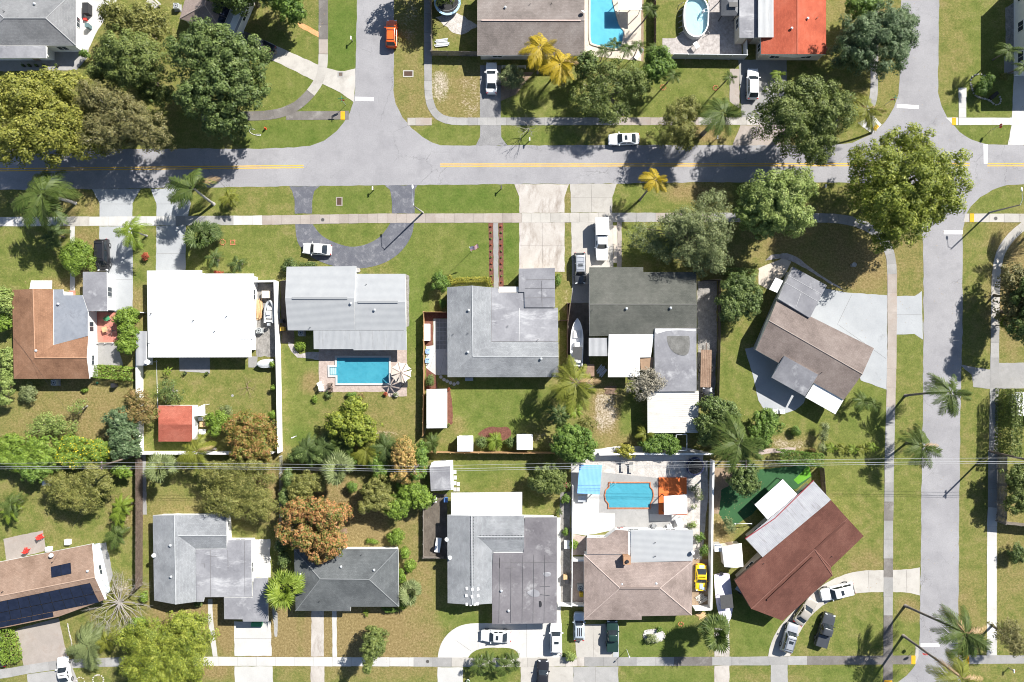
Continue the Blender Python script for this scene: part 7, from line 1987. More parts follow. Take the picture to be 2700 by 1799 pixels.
 if pick:
  bx0, bx1 = xb * L - .05, -.492 * L; zt_ = B + .02
  m = MB()
  for s in (-1, 1): m.box(((bx0 + bx1) / 2, s * (w * .95 - .05), (.72 + zt_) / 2), (bx0 - bx1, .11, zt_ - .72))
  m.box((bx1 + .04, 0, (.72 + zt_) / 2), (.08, w * 1.8, zt_ - .72)); m.box((bx0 - .03, 0, (.72 + zt_) / 2), (.06, w * 1.8, zt_ - .72))
  m.build("bed", P, root, local=True)
  if bed == 'open':
   m = MB(); m.box(((bx0 + bx1) / 2, 0, .79), (bx0 - bx1 - .1, w * 1.7, .04)); m.build("bed_liner", DARK, root, local=True)
  elif bed == 'cover':
   m = MB(); m.box(((bx0 + bx1) / 2, 0, zt_ + .015), (bx0 - bx1 - .02, w * 1.8, .05)); m.build("bed_cover", P if cap is None else cap, root, local=True)
  elif bed == 'box':
   m = MB(); m.box(((bx0 + bx1) / 2 - .1, 0, 1.65), (bx0 - bx1 + .5, w * 2.12, 1.15)); bxo = m.build("camper_box", PAINT['white'], root, local=True)
   m = MB()
   for i in range(3): m.box((bx1 - .38, 0, .95 + .1 * i), (.06, w * 1.6, .05))
   m.build("ladder_rack", DARK, root, local=True)
 return root
T(1, 0)
car("bright orange small suv driving up the top side street", 'suv', 1283, 295, (0.02, -1), 'orange', 4.25, 1.80, rack=True)
pk = car("black pickup with cluttered open bed under trees, top left", 'pickup', 95, 390, (-.86, -.42), 'grey', 5.7, 1.95)
car("white sedan on the grey driveway beside white lattice", 'sedan', 2168, 688, (0, -1), 'white', 4.9)
T(2, 0)
car("white sedan with sunroof parked along the main road verge", 'sedan', 1160, 1230, (-1, .03), 'white', 4.9, sunroof=True)
car("white hatchback in the driveway below the red roof house", 'hatch', 2302, 740, (0, -1), 'white', 4.8, 1.85)
T(0, 1)
car("black minivan on the left pale driveway", 'van', 905, 780, (.03, 1), 'black', 5.0, 1.95, rack=True)
T(1, 1)
car("pearl white sedan on the dark curved driveway", 'sedan', 622, 728, (-1, -.07), 'cream', 4.5, 1.8)
T(2, 1)
car("white pickup with tall white camper box on the pale driveway", 'pickup', 960, 655, (.02, 1), 'white', 6.2, 1.95, bed='box')
car("dark suv with pale rack covered roof beside the camper pickup", 'suv', 770, 898, (.02, 1), 'grey', 4.9, 1.85, rack=2, sunroof=True, roofc='silver')
T(2, 3)
car("white sedan with sunroof sideways on the curved white driveway", 'sedan', 25, 1163, (-1, -.03), 'white', 4.75, sunroof=True)
car("white suv with sunroof parked right of the curved white driveway", 'suv', 558, 1178, (0, -1), 'white', 4.7, 1.88, sunroof=True)
car("silver hatchback with black roof stripes beside beige house", 'hatch', 762, 1078, (0, -1), 'blue', 4.4, 1.72, stripes=True)
car("dark green pickup with covered bed before the beige house", 'pickup', 1055, 1158, (0, -1), 'green', 4.9, 1.85, bed='cover')
car("black sedan cut by the bottom edge on pale driveway", 'sedan', 440, 1510, (.05, -1), 'black', 4.7)
car("yellow sports car with blue painted nose behind white wall", 'coupe', 1845, 645, (-.02, 1), 'yellow', 4.2, 1.85, hood=[(.30, 0, .80, (1.0, .55)), (.40, .35, .75, (.4, .5)), (-.42, 0, .90, (.5, .8))])
T(0, 3)
car("white coupe on the tan driveway at bottom left", 'coupe', 560, 1480, (-.14, -1), 'white', 4.5, 1.85)
car("black car at the bottom left edge behind hedge", 'sedan', -20, 1310, (-.15, -1), 'black', 4.6)
T(3, 3)
car("long white suv on the curved driveway nearest the right street", 'suv', 700, 768, (-1, .24), 'white', 5.3, 1.95, sunroof=True)
car("silver sedan close to the eave of the red brown house", 'sedan', 418, 945, (.57, -.82), 'tan', 4.6)
car("white and silver suv at the lower end of the curved driveway", 'suv', 276, 1178, (.28, -.96), 'silver', 4.6, 1.85, sunroof=True, rack=True)
car("black crew cab pickup parked on the grass", 'pickup', 592, 1108, (.29, -.96), 'grey', 5.4, 1.95, bed='cover', zg=.0)

# ------------------------------------------------------------------ boats and trailers
HULLW = plain("gelcoat_white", (0.76, 0.76, 0.76), .3, var=.04); HULLG = plain("inflatable_grey", (0.34, 0.355, 0.37), .6); COVER = plain("lilac_boat_cover", (0.60, 0.56, 0.66), .8, var=.08, scale=2.); DECK = plain("boat_deck", (0.62, 0.61, 0.58), .6)
def boat(label, u, v, d, L, Wd, hull=HULLW, deck=DECK, cover=None, top=None, console=True, inflat=False, name="boat", zb=.0, cat="boat", motor=True):
 x, y, _ = W(u, v, .9); root = thing(name, label, cat, (x, y, 0), None, math.atan2(-d[1], d[0]))
 w = Wd / 2; zt = .95
 def hw(t): return w * (1 - max(0, (t - .5) / .5) ** 2.3) ** .75 * (.93 + .07 * min(1, t * 4))
 N = 12; rings = []
 for i in range(N + 1):
  t = i / N * .995; X = (t - .5) * L; h = max(.03, hw(t)); zs = zt + .25 * max(0, t - .5) ** 1.5; zk = .18 + .55 * max(0, (t - .65) / .35) ** 2
  rings.append([(X, 0, zk), (X, h * .62, zk + .16), (X, h * .93, zk + (zs - zk) * .6), (X, h, zs), (X, h * .86, zs + .01), (X, h * .80, zs - (.30 if not cover else -.05)), (X, 0, zs - (.32 if not cover else -.16)), (X, -h * .80, zs - (.30 if not cover else -.05)), (X, -h * .86, zs + .01), (X, -h, zs), (X, -h * .93, zk + (zs - zk) * .6), (X, -h * .62, zk + .16)])
 m = MB(); m.loft(rings); m.build("hull", cover if cover else hull, root, local=True, smooth=True, angle=55)
 if inflat:
  m = MB(); P1 = [((i / 12 - .5) * L, hw(i / 12) * .9, zt + .05) for i in range(13)]; P2 = [(a, -b, c) for a, b, c in P1]
  m.tube(P1, .2, 8); m.tube(P2, .2, 8); m.build("tube", HULLG, root, local=True, smooth=True)
 if not cover:
  m = MB(); m.box((.16 * L, 0, zt - .1), (.16 * L, w * 1.1, .25), top=.9); m.build("bow_seat", deck, root, local=True)
  if console:
   m = MB(); m.box((-.05 * L, 0, zt + .1), (.8, w * .85, .85), top=.85); m.build("console", HULLW, root, local=True)
   m = MB(); m.box((-.22 * L, 0, zt), (.5, w * .9, .5)); m.build("seat", HULLW, root, local=True)
  m = MB(); m.box((-.40 * L, 0, zt - .05), (.35, w * 1.4, .35)); m.build("stern_bench", deck, root, local=True)
 if motor:
  m = MB(); m.box((-.5 * L - .22, 0, 1.15), (.48, .42, .5), top=.75); m.tube([(-.5 * L - .22, 0, .95), (-.5 * L - .25, 0, .12)], .09, 8); m.build("outboard_motor", DARK if not inflat else GALV, root, local=True)
 if top:
  tx, tl, tw_ = top
  m = MB(); m.box((tx * L, 0, 2.25), (tl, tw_, .08)); m.build("t_top", plain("t_top_canvas", (0.055, 0.055, 0.057), .8), root, local=True)
  for sx in (-1, 1):
   for sy in (-1, 1):
    m = MB(); m.tube([(tx * L + sx * tl * .38, sy * w * .7, zt - .1), (tx * L + sx * tl * .42, sy * tw_ * .42, 2.22)], .03, 6); m.build("t_top_leg", GREYM, root, local=True)
 # bunks it rests on
 for fx in (-.3, .12):
  m = MB(); m.box((fx * L, 0, .10), (.14, w * 1.3, .20)); m.build("cradle", GREYM, root, local=True)
 return root
T(1, 1)
boat("grey inflatable boat beside the white wall and stacked lumber", 203, 1285, (.03, -1), 3.5, 1.5, HULLG, inflat=True)
T(2, 1)
boat("long white skiff with dark canvas top between two houses", 742, 1552, (.02, -1), 7.6, 2.05, top=(-.23, 2.0, 1.5))
T(1, 2)
boat("small covered grey dinghy next to the white wall", 165, 232, (-1, .08), 2.7, 1.35, cover=plain("grey_tarp", (0.42, 0.44, 0.45), .7), motor=False, name="dinghy")
T(2, 3)
boat("white boat under lilac cover with dark square top beside wall", 2045, 835, (.10, 1), 7.8, 2.6, cover=COVER, top=(-.02, 2.1, 1.9))
WOODB = gritty("old_planks", (0.20, 0.125, 0.085), (0.34, 0.235, 0.17), big=1.0, fine=5.0, contrast=.4, stretch=None)
WOODL = gritty("raw_lumber", (0.50, 0.32, 0.16), (0.64, 0.44, 0.25), big=1.0, fine=5.0, contrast=.25)
def trailer(label, u, v, d, L, Wd, mat, name="flatbed_trailer", planks=6, cat="trailer"):
 x, y, _ = W(u, v, .6); root = thing(name, label, cat, (x, y, 0), None, math.atan2(-d[1], d[0]))
 for i in range(planks):
  m = MB(); m.box((0, -Wd / 2 + Wd * (i + .5) / planks, .60), (L, Wd / planks * .9, .06)); m.build("plank", mat, root, local=True)
 m = MB(); m.box((0, 0, .52), (L, .1, .1)); m.box((L / 2 + .5, 0, .5), (1.1, .1, .1))
 for s in (-1, 1): m.box((0, s * Wd * .45, .53), (L, .08, .12))
 m.build("frame", RUST, root, local=True)
 for s in (-1, 1):
  for wx in (-.4, .4):
   m = MB(); m.tube([(wx, s * (Wd / 2 + .02), .3), (wx, s * (Wd / 2 + .22), .3)], .3, 14); m.build("wheel", TYRE, root, local=True)
 return root
T(2, 2)
trailer("old brown plank trailer in narrow side yard by black fence", 1885, 275, (.02, -1), 5.9, 1.7, WOODB)
x_ = car("small black vehicle parked behind the brown plank trailer", 'hatch', 1900, 515, (0, -1), 'black', 2.4, 1.7, name="utility_cart", cat="utility cart")
T(2, 3)
trailer("small grey trailer frame lying beside the covered boat", 2225, 770, (.83, .56), 3.0, .9, GALV, planks=3)
# ================================================================== fences and walls
FW_GREY = gritty("fence_weathered", (0.17, 0.145, 0.125), (0.30, 0.265, 0.235), big=1.5, fine=6.0, contrast=.35)
FW_TAN = gritty("fence_tan", (0.36, 0.21, 0.10), (0.52, 0.33, 0.17), big=1.5, fine=6.0, contrast=.3)
FW_BROWN = gritty("fence_brown", (0.105, 0.075, 0.058), (0.20, 0.15, 0.12), big=1.5, fine=6.0, contrast=.35)
FW_DARK = gritty("fence_dark", (0.03, 0.027, 0.025), (0.065, 0.058, 0.052), big=1.5, fine=6.0, contrast=.3)
VINYL = plain("vinyl_white", (0.72, 0.72, 0.71), .5, var=.04); VINYLG = plain("vinyl_grey", (0.42, 0.44, 0.46), .5, var=.05)
BLOCKW = gritty("block_wall_white", (0.70, 0.69, 0.67), (0.80, 0.79, 0.775), big=.6, fine=4., contrast=.1, stain=(0.52, 0.49, 0.45), stain_scale=1.0, stain_lo=.62, stain_hi=.8)
def fence(label, path, h, mat, kind='board', bay=2.4, name="fence", cat="fence", post=None):
 """path = foot of the fence in tile pixels. Bays of boards between posts, each bay and each post its own part."""
 P = [Vector(W(u, v)[:2]) for u, v in path]
 root = thing(name, label, cat, (P[0].x, P[0].y, 0)); rg = random.Random(len(label))
 post = post or mat
 for a, b in zip(P[:-1], P[1:]):
  L = (b - a).length; d = (b - a) / L; rz = math.atan2(d.y, d.x); nr = Vector((-d.y, d.x)); k = max(1, round(L / bay))
  for i in range(k + 1):
   c = a + d * (L * i / k) - nr * .07
   if kind != 'block':
    m = MB(); m.box((c.x, c.y, h / 2), (.1, .1, h + .06)); m.build("post", post, root)
  for i in range(k):
   s0, s1 = L * i / k + .03, L * (i + 1) / k - .03
   m = MB()
   if kind == 'board':
    n = max(3, int((s1 - s0) / .15))
    for j in range(n):
     c = a + d * (s0 + (s1 - s0) * (j + .5) / n) + nr * rg.uniform(-.012, .012); hh = h * rg.uniform(.975, 1.0)
     m.box((c.x, c.y, hh / 2), ((s1 - s0) / n * .9, .022, hh), rz)
    for z in (.3, h - .3):
     c = a + d * (s0 + s1) / 2 - nr * .03; m.box((c.x, c.y, z), (s1 - s0, .04, .09), rz)
    m.build("panel", mat, root)
   elif kind == 'vinyl':
    c = a + d * (s0 + s1) / 2; m.box((c.x, c.y, h / 2), (s1 - s0, .05, h - .06), rz); m.box((c.x, c.y, h - .04), (s1 - s0, .09, .09), rz); m.box((c.x, c.y, .1), (s1 - s0, .09, .12), rz)
    m.build("panel", mat, root)
   elif kind == 'block':
    c = a + d * (s0 + s1) / 2; m.box((c.x, c.y, h / 2 - .02), (s1 - s0 + .045, .2, h), rz); pn = m.build("wall_section", mat, root)
    m = MB(); m.box((c.x, c.y, h + .01), (s1 - s0 + .05, .28, .06), rz); m.build("coping", mat, pn)
   elif kind == 'rail':
    c = a + d * (s0 + s1) / 2
    for z in (.12, h * .55, h - .03): m.box((c.x, c.y, z), (s1 - s0, .03, .03), rz)
    n = max(3, int((s1 - s0) / .12))
    for j in range(n):
     c = a + d * (s0 + (s1 - s0) * (j + .5) / n); m.box((c.x, c.y, h / 2), (.018, .018, h - .06), rz)
    m.build("panel", mat, root)
 return root
T(1, 0)
fence("tall weathered grey wood fence around the trampoline yard", [(1640, -300), (1646, 492), (2045, 500)], 1.85, FW_GREY)
T(2, 0)
fence("pale grey vinyl fence below the oval pool deck", [(1575, 520), (2215, 528), (2212, 345)], 1.8, VINYLG, 'vinyl')
fence("dark wood fence between the pool deck and oval pool yard", [(1425, -100), (1425, 500)], 1.6, FW_BROWN)
fence("white lattice screen at front of the grey brown gable house", [(80, 605), (285, 605)], 1.1, VINYL, 'rail', bay=1.2)
fence("black lattice gate between white sedan and grey bush", [(36, 760), (72, 760)], 1.2, DARK, 'rail', bay=1.2)
T(0, 2)
fence("white block wall left of white roof house yard", [(1262, 85), (1268, 1012), (2440, 1012)], 1.75, BLOCKW, 'block')
T(1, 1)
fence("white block wall between white roof house and pale ribbed roof house", [(80, 1024), (282, 1018), (300, 1700), (315, 2520)], 1.75, BLOCKW, 'block')
T(0, 1)
fence("short white gate wall left of white roof house", [(1215, 1290), (1292, 1290)], 1.7, VINYL, 'vinyl', bay=1.2)
fence("white pickets in front of red patio", [(872, 1560), (1010, 1556)], .5, VINYL, 'rail', bay=1.2)
T(0, 2)
fence("brown weathered board fence below the white wall corner", [(1262, 1062), (1264, 1568), (1262, 2190), (1230, 2225)], 2.1, FW_BROWN)
T(1, 1)
fence("tan board fence left of the grey mixed roof house yard", [(1772, 1290), (1578, 1290), (1578, 1900), (1572, 2370)], 1.8, FW_TAN)
T(1, 2)
fence("long tan board fence along the back of small white sheds", [(1572, 1005), (2180, 1008), (2720, 1012)], 1.85, FW_TAN)
fence("thin chain link fence below the white wall corner", [(318, 1045), (316, 1480), (312, 1700)], 1.2, GALV, 'rail')
T(2, 1)
fence("rusty brown metal fence beside the white skiff", [(580, 1362), (658, 1362), (672, 1215), (655, 1215), (652, 1780)], 1.5, RUST, 'board')
fence("black chain fence between grey green house and corner lot", [(1840, 1010), (1990, 1005), (1988, 1500), (1975, 2060)], 1.6, FW_DARK, 'board')
T(2, 2)
fence("white wall behind the gravel pool yard", [(930, 1022), (1300, 1015), (1925, 1018)], 1.6, BLOCKW, 'block')
fence("white wall between pool yard and turf yard", [(1925, 1075), (1915, 1560), (1905, 2370), (1762, 2375)], 1.7, BLOCKW, 'block')
fence("thin white fence left of the blue pergola and beige house", [(700, 1290), (695, 1900), (690, 2340), (800, 2345)], 1.6, VINYL, 'vinyl')
T(2, 3)
fence("white fence gate between dark flat roof and beige house", [(572, 858), (690, 862)], 1.6, VINYL, 'vinyl')
fence("white garden wall piece beside wing of beige house", [(690, 462), (808, 462)], 1.6, BLOCKW, 'block')
T(3, 2)
fence("brown board fence right of the turf yard", [(540, 1140), (558, 1390)], 1.7, FW_BROWN)
fence("tall slanted board fence at the right edge", [(2112, 1020), (2108, 1568), (2100, 1620), (2500, 1660)], 2.3, FW_GREY)
T(1, 3)
fence("low weathered board fence around the dirt side yard", [(1570, -40), (1570, 452), (1745, 452)], 1.1, FW_GREY)
# ================================================================== poles, wires, signs
CONP = gritty("pole_concrete", (0.30, 0.285, 0.265), (0.40, 0.385, 0.36), big=1., fine=5., contrast=.2); WOODP = gritty("pole_wood", (0.13, 0.095, 0.07), (0.24, 0.19, 0.15), big=1., fine=5., contrast=.3)
def lamp(label, base, bend, tip, h=7.2):
 b = Vector(W(*base)); t = Vector(W(bend[0], bend[1], h)); e = Vector(W(tip[0], tip[1], h + .5))
 root = thing("street_lamp", label, "street lamp", tuple(b), "street lamps")
 m = MB(); m.tube([tuple(b - Vector((0, 0, .1))), tuple(b.lerp(t, .5)), tuple(t)], [.15, .12, .085], 10); m.build("pole", CONP, root, smooth=True)
 m = MB(); m.tube([tuple(t - Vector((0, 0, .15))), tuple(t.lerp(e, .35) + Vector((0, 0, .25))), tuple(e)], [.04, .035, .03], 6); m.build("arm", GALV, root, smooth=True)
 d = (e - t); d.z = 0; d.normalize(); m = MB(); c = e + d * .25
 m.loft([[(c.x + d.x * s + (-d.y) * w * math.cos(a), c.y + d.y * s + d.x * w * math.cos(a), c.z + .09 * math.sin(a) * w / .16) for a in [i * math.pi / 4 for i in range(8)]] for s, w in ((-.32, .07), (-.1, .15), (.15, .16), (.34, .06))])
 m.build("lamp_head", WHITEP, root, smooth=True)
T(1, 1); lamp("street lamp with concrete pole beside the dark driveway mouth", (1563, 405), (1476, 346), (1469, 195))
T(3, 1); lamp("street lamp at right corner leaning out of the main road", (2045, 405), (2322, 336), (2332, 215))
T(2, 3)
def smallpole(label, u, v, h, name="garden_light", cat="garden light"):
 x, y, _ = W(u, v); root = thing(name, label, cat, (x, y, 0))
 m = MB(); m.tube([(x, y, -.05), (x, y, h)], .04, 8); m.build("post", WHITEP, root); m = MB(); m.cyl((x, y, h), .13, .25, 10, r1=.08); m.build("lantern", WHITEP, root)
smallpole("white lamp post on the green lawn by dark green pickup", 1183, 1280, 2.4)
def upole(label, base, h, arm=True):
 x, y, _ = W(*base); root = thing("utility_pole", label, "utility pole", (x, y, 0), "utility poles")
 m = MB(); m.tube([(x, y, -.1), (x, y, h * .5), (x, y, h)], [.17, .15, .12], 10); m.build("pole", WOODP if arm else CONP, root, smooth=True)
 m = MB(); m.box((x, y, h - .45), (.12, 1.3, .14)); m.build("crossarm", WOODP, root)
 for s in (-.3, 0, .5):
  m = MB(); m.cyl((x, y + s, h - .40), .06, .26, 8, r1=.04); m.build("insulator", GALV, root)
 return (x, y, h)
T(0, 2); u1 = upole("wooden utility pole at corner of the white wall, left", (1195, 1046), 9.2)
T(1, 2); u2 = upole("wooden utility pole by the grey shed, centre", (1558, 1078), 9.0)
T(2, 2); u3 = upole("utility pole beside royal palm, right of centre", (2075, 1035), 9.0)
T(3, 2); u4 = upole("utility pole behind slat fence at the right edge", (2045, 1008), 9.2)
u0 = (u1[0] - 45, u1[1] - .6, 9.2); u5 = (u4[0] + 40, u4[1] - .3, 9.2)
WIRE = plain("power_cable", (0.40, 0.41, 0.42), .5, metal=.3)
for k, (s, lb) in enumerate(((-.3, "lower power cable crossing the whole picture"), (0, "middle power cable crossing the whole picture"), (.5, "upper power cable crossing the whole picture"))):
 Pp = [u0, u1, u2, u3, u4, u5]; pts = []
 for a, b in zip(Pp[:-1], Pp[1:]):
  for i in range(10):
   t = i / 10; pts.append((a[0] + (b[0] - a[0]) * t, a[1] + (b[1] - a[1]) * t + s, a[2] + (b[2] - a[2]) * t - .14 - 2.2 * t * (1 - t)))
 pts.append((u5[0], u5[1] + s, u5[2] - .14))
 m = MB(); m.tube(pts, .018 if k != 1 else .026, 5); tag(m.build("power_cable", WIRE, loc=pts[0]), lb, "power cable", "power cables")
def drop(label, a, b, r=.012):
 A, B = Vector(a), Vector(b); m = MB(); m.tube([tuple(A.lerp(B, t) - Vector((0, 0, 2.2 * t * (1 - t)))) for t in [i / 8 for i in range(9)]], r, 4)
 tag(m.build("service_cable", DARK, loc=tuple(a)), label, "cable", "service cables")
T(0, 1); drop("thin cable from utility pole to the brown tile roof", (u1[0], u1[1], 8.7), W(115, 1500, 3.0))
T(1, 1); drop("thin cable from centre pole to the grey mixed roof house", (u2[0], u2[1], 8.6), W(1800, 1480, 3.2))
T(1, 3); drop("thin cable from centre pole to the dark flat roof house", (u2[0], u2[1], 8.5), W(1800, 455, 3.0))
T(0, 3); drop("thin cable from left pole down to the brown solar house", (u1[0], u1[1], 8.5), W(470, 500, 3.3))
def sign(label, base, h, faces, name="street_sign", rz=0.):
 x, y, _ = W(*base); root = thing(name, label, "sign", (x, y, 0))
 m = MB(); m.tube([(x, y, -.05), (x, y, h)], .035, 6); m.build("post", GALV, root)
 for (kind, z, ang) in faces:
  m = MB(); c, s = math.cos(ang), math.sin(ang)
  if kind == 'stop':
   P = [(.37 * math.cos(R(22.5 + 45 * i)), .37 * math.sin(R(22.5 + 45 * i))) for i in range(8)]
   f = [(x + c * .045 * 0 + a * -s, y + a * c, z + b) for a, b in P]
   m.add([(p[0] + c * .05, p[1] + s * .05, p[2]) for p in f] + [(p[0] + c * .04, p[1] + s * .04, p[2]) for p in f], [list(range(8)), list(range(15, 7, -1))] + [[i, (i + 1) % 8, 8 + (i + 1) % 8, 8 + i] for i in range(8)])
   m.build("stop_plate", plain("stop_sign_red", (0.50, 0.02, 0.02), .4), root)
  elif kind == 'blade':
   m.box((x, y, z), (.95, .02, .2), ang); m.build("name_blade", plain("sign_green", (0.02, 0.22, 0.10), .4), root)
  elif kind == 'white':
   m.box((x + c * .04, y + s * .04, z), (.02, .5, .6), ang); m.build("notice_plate", WHITEP, root)
T(1, 0); sign("stop sign post with street name blades left of top side street", (878, 932), 2.9, [('stop', 2.1, R(90)), ('blade', 2.75, R(90)), ('blade', 2.95, 0)])
T(3, 0); sign("street name sign post with green blades at upper right corner", (1122, 925), 3.0, [('blade', 2.75, R(80)), ('blade', 2.98, R(-10)), ('stop', 2.1, R(90))])
sign("red stop sign on the grass tip, upper right", (2060, 1152), 2.4, [('stop', 2.05, 0)])
T(3, 3); sign("white backed sign at the lower right street corner", (1370, 1215), 2.3, [('white', 1.95, R(45))])
sign("red stop sign beside lower right street mouth", (1400, 1262), 2.6, [('stop', 2.2, R(-90))])
def mailbox(label, u, v, mat=WHITEP):
 x, y, _ = W(u, v); root = thing("mailbox", label, "mailbox", (x, y, 0), "roadside mailboxes")
 m = MB(); m.box((x, y, .52), (.1, .1, 1.1)); m.build("post", FW_GREY, root)
 m = MB(); m.loft([[(x + .11 * math.cos(a) * 1, y + dy, 1.16 + .11 * math.sin(a) + (.0)) for a in [i * math.pi / 4 for i in range(8)]] for dy in (-.26, .26)]); b = m.build("box", mat, root)
 m = MB(); m.box((x + .13, y, 1.25), (.02, .1, .06)); m.build("flag", plain("flag_red", (.5, .03, .03), .5), b)
T(1, 0); mailbox("grey mailbox on lush verge beside the top side street", 938, 365, GALV)
T(1, 1); mailbox("white mailbox on the oval lawn by the main road", 1128, 205); mailbox("black mailbox on the lush verge right of street lamp", 2256, 195, DARK)
T(2, 0); mailbox("white mailbox near the small leafless tree", 322, 1250); mailbox("white mailbox on bare soil by the royal palm", 1968, 1235)
T(3, 1); mailbox("pale mailbox below the light green dense tree", 566, 185)
T(3, 3); mailbox("white box on grass at bottom right corner", 2215, 1440)
def flagpole():
 T(1, 1); x, y, _ = W(1990, 750); h = 5.0
 root = thing("flagpole", "flagpole with striped flag on the front lawn", "flagpole", (x, y, 0))
 m = MB(); m.tube([(x, y, -.05), (x, y, h)], [.04, .025], 8); m.cyl((x, y, h), .06, .1, 8); m.build("pole", WHITEP, root)
 RD, WT, BL = plain("flag_stripe_red", (.5, .03, .05), .7), plain("flag_stripe_white", (.75, .75, .75), .7), plain("flag_canton_blue", (.03, .05, .22), .7)
 m = MB(); n = 12; Lf, Hf = 1.5, .95; d = Vector((.86, .30, 0))
 def pt(s, t):
  wv = .09 * math.sin(s * 9) * s; q = Vector((x, y, h - .1)) + d * (s * Lf) + Vector((-.3, .86, 0)) * wv
  return tuple(q + Vector((.12 * t, -.5 * t, -Hf * (t * .8))))
 for j in range(13):
  for i in range(n):
   m.add([pt(i / n, j / 13), pt((i + 1) / n, j / 13), pt((i + 1) / n, (j + 1) / 13), pt(i / n, (j + 1) / 13)], [[0, 1, 2, 3]], 2 if (i < 5 and j < 7) else (0 if j % 2 == 0 else 1))
 fo = m.build("flag", [RD, WT, BL], root)
 m = MB()
 for a in range(5):
  for b in range(4):
   c = Vector(pt((a + .6) / 13, (b + .8) * 1.55 / 13)); m.box(tuple(c + Vector((0, .012, .012))), (.045, .045, .01))
 m.build("star", WT, fo)
flagpole()
# ================================================================== small yard things
POT = plain("terracotta", (0.42, 0.18, 0.09), .8); BLUEP = plain("blue_plastic", (0.10, 0.22, 0.52), .5); REDPL = plain("red_plastic", (0.55, 0.04, 0.03), .5); GREENP = plain("green_plastic", (0.05, 0.25, 0.12), .5); BLUEC = plain("pale_blue_chair", (0.26, 0.40, 0.60), .6); ACG = plain("ac_housing", (0.40, 0.42, 0.42), .6); TAN = plain("tan_canvas", (0.58, 0.52, 0.44), .85); STONE = gritty("garden_stone", (0.36, 0.34, 0.31), (0.56, 0.53, 0.49), big=2., fine=5., contrast=.3)
def ac(label, u, v, z=0.):
 x, y, _ = W(u, v, .7); root = thing("ac_unit", label, "air conditioner", (x, y, 0), "air conditioner units")
 m = MB(); m.box((x, y, .04), (1.1, 1.1, .1)); m.build("pad", CONGR, root)
 m = MB(); m.box((x, y, .48), (.85, .85, .78)); m.build("housing", ACG, root)
 m = MB(); m.ring((x, y), .36, .31, .87, .90, 18); m.cyl((x, y, .86), .1, .035, 10)
 for i in range(5): m.box((x, y, .885), (.66, .018, .012), i * math.pi / 5)
 m.build("fan_grille", DARK, root)
def bin_(label, u, v, mat):
 x, y, _ = W(u, v, .9); root = thing("wheelie_bin", label, "bin", (x, y, 0))
 m = MB(); m.box((x, y, .48), (.5, .55, .96), top=1.12); m.build("body", mat, root); m = MB(); m.box((x, y, 1.0), (.6, .66, .07)); m.build("lid", mat, root)
def pot(label, u, v, r=.22, plant='green', mat=POT):
 x, y, _ = W(u, v, .4); root = thing("plant_pot", label, "plant pot", (x, y, 0))
 m = MB(); m.cyl((x, y, -.01), r * .75, .36, 12, r1=r); m.ring((x, y), r * 1.1, r * .9, .33, .39, 14); m.build("pot", mat, root)
 rg = np.random.default_rng(int(u)); C = rg.normal(size=(70, 3)) * r * .5 + np.array([0, 0, .55]); C[:, 2] = np.maximum(C[:, 2], .34)
 co, q = leaf_quads(C, rg.normal(size=C.shape) + np.array([0, 0, 1.]), .16, rg); me = quads_mesh("plant", co, q); me.materials.append(LEAF[plant]); link("plant", me, root)
def chair(label, u, v, rz, mat, group=None):
 x, y, _ = W(u, v, .4); root = thing("garden_chair", label, "chair", (x, y, 0), group, rz)
 m = MB()
 for i in range(5): m.box((-.2 + .1 * i, 0, .40 - .02 * i + .04), (.085, .56, .03))
 m.build("seat", mat, root, local=True)
 m = MB()
 for i in range(5): m.box((-.33 - .0, -.24 + .12 * i, .76), (.03, .10, .72))
 m.build("backrest", mat, root, local=True)
 for sx in (-.28, .22):
  for sy in (-.27, .27):
   m = MB(); m.box((sx, sy, .2), (.06, .06, .42)); m.build("leg", mat, root, local=True)
 for s in (-.33, .33):
  m = MB(); m.box((0, s, .60), (.66, .09, .03)); m.box((.22, s, .4), (.05, .05, .4)); m.build("armrest", mat, root, local=True)
def lounger(label, u, v, d, mat, L=1.9):
 x, y, _ = W(u, v, .4); root = thing("sun_lounger", label, "sun lounger", (x, y, 0), "loungers by the pool", math.atan2(-d[1], d[0]))
 m = MB(); m.box((-.25, 0, .34), (L * .65, .6, .08)); m.build("seat", mat, root, local=True)
 m = MB(); m.add([(.35, -.3, .36), (.35, .3, .36), (.92, .3, .75), (.92, -.3, .75), (.35, -.3, .28), (.35, .3, .28), (.94, .3, .67), (.94, -.3, .67)], [[0, 1, 2, 3], [7, 6, 5, 4], [0, 4, 5, 1], [1, 5, 6, 2], [2, 6, 7, 3], [3, 7, 4, 0]]); m.build("backrest", mat, root, local=True)
 for sx in (-.75, .4):
  for sy in (-.25, .25):
   m = MB(); m.box((sx, sy, .15), (.05, .05, .31)); m.build("leg", GREYM, root, local=True)
def rocks(label, pts, r, mat=STONE, name="stone_edging", cat="stone edging"):
 P = [W(u, v) for u, v in pts]; root = thing(name, label, cat, (P[0][0], P[0][1], 0)); rg = random.Random(len(pts))
 L = 0; 
 for a, b in zip(P[:-1], P[1:]):
  A, B = Vector(a), Vector(b); k = max(1, int((B - A).length / (r * 1.7)))
  for i in range(k):
   c = A.lerp(B, i / k); s = r * rg.uniform(.8, 1.2); m = MB(); n = 7
   m.loft([[(c.x + s * f * math.cos(2 * math.pi * q / n + L) * rg.uniform(.9, 1.1), c.y + s * f * math.sin(2 * math.pi * q / n + L) * rg.uniform(.9, 1.1), z * s) for q in range(n)] for f, z in ((.9, -.1), (1, .45), (.72, .9))]); L += 1
   m.build("stone", mat, root)
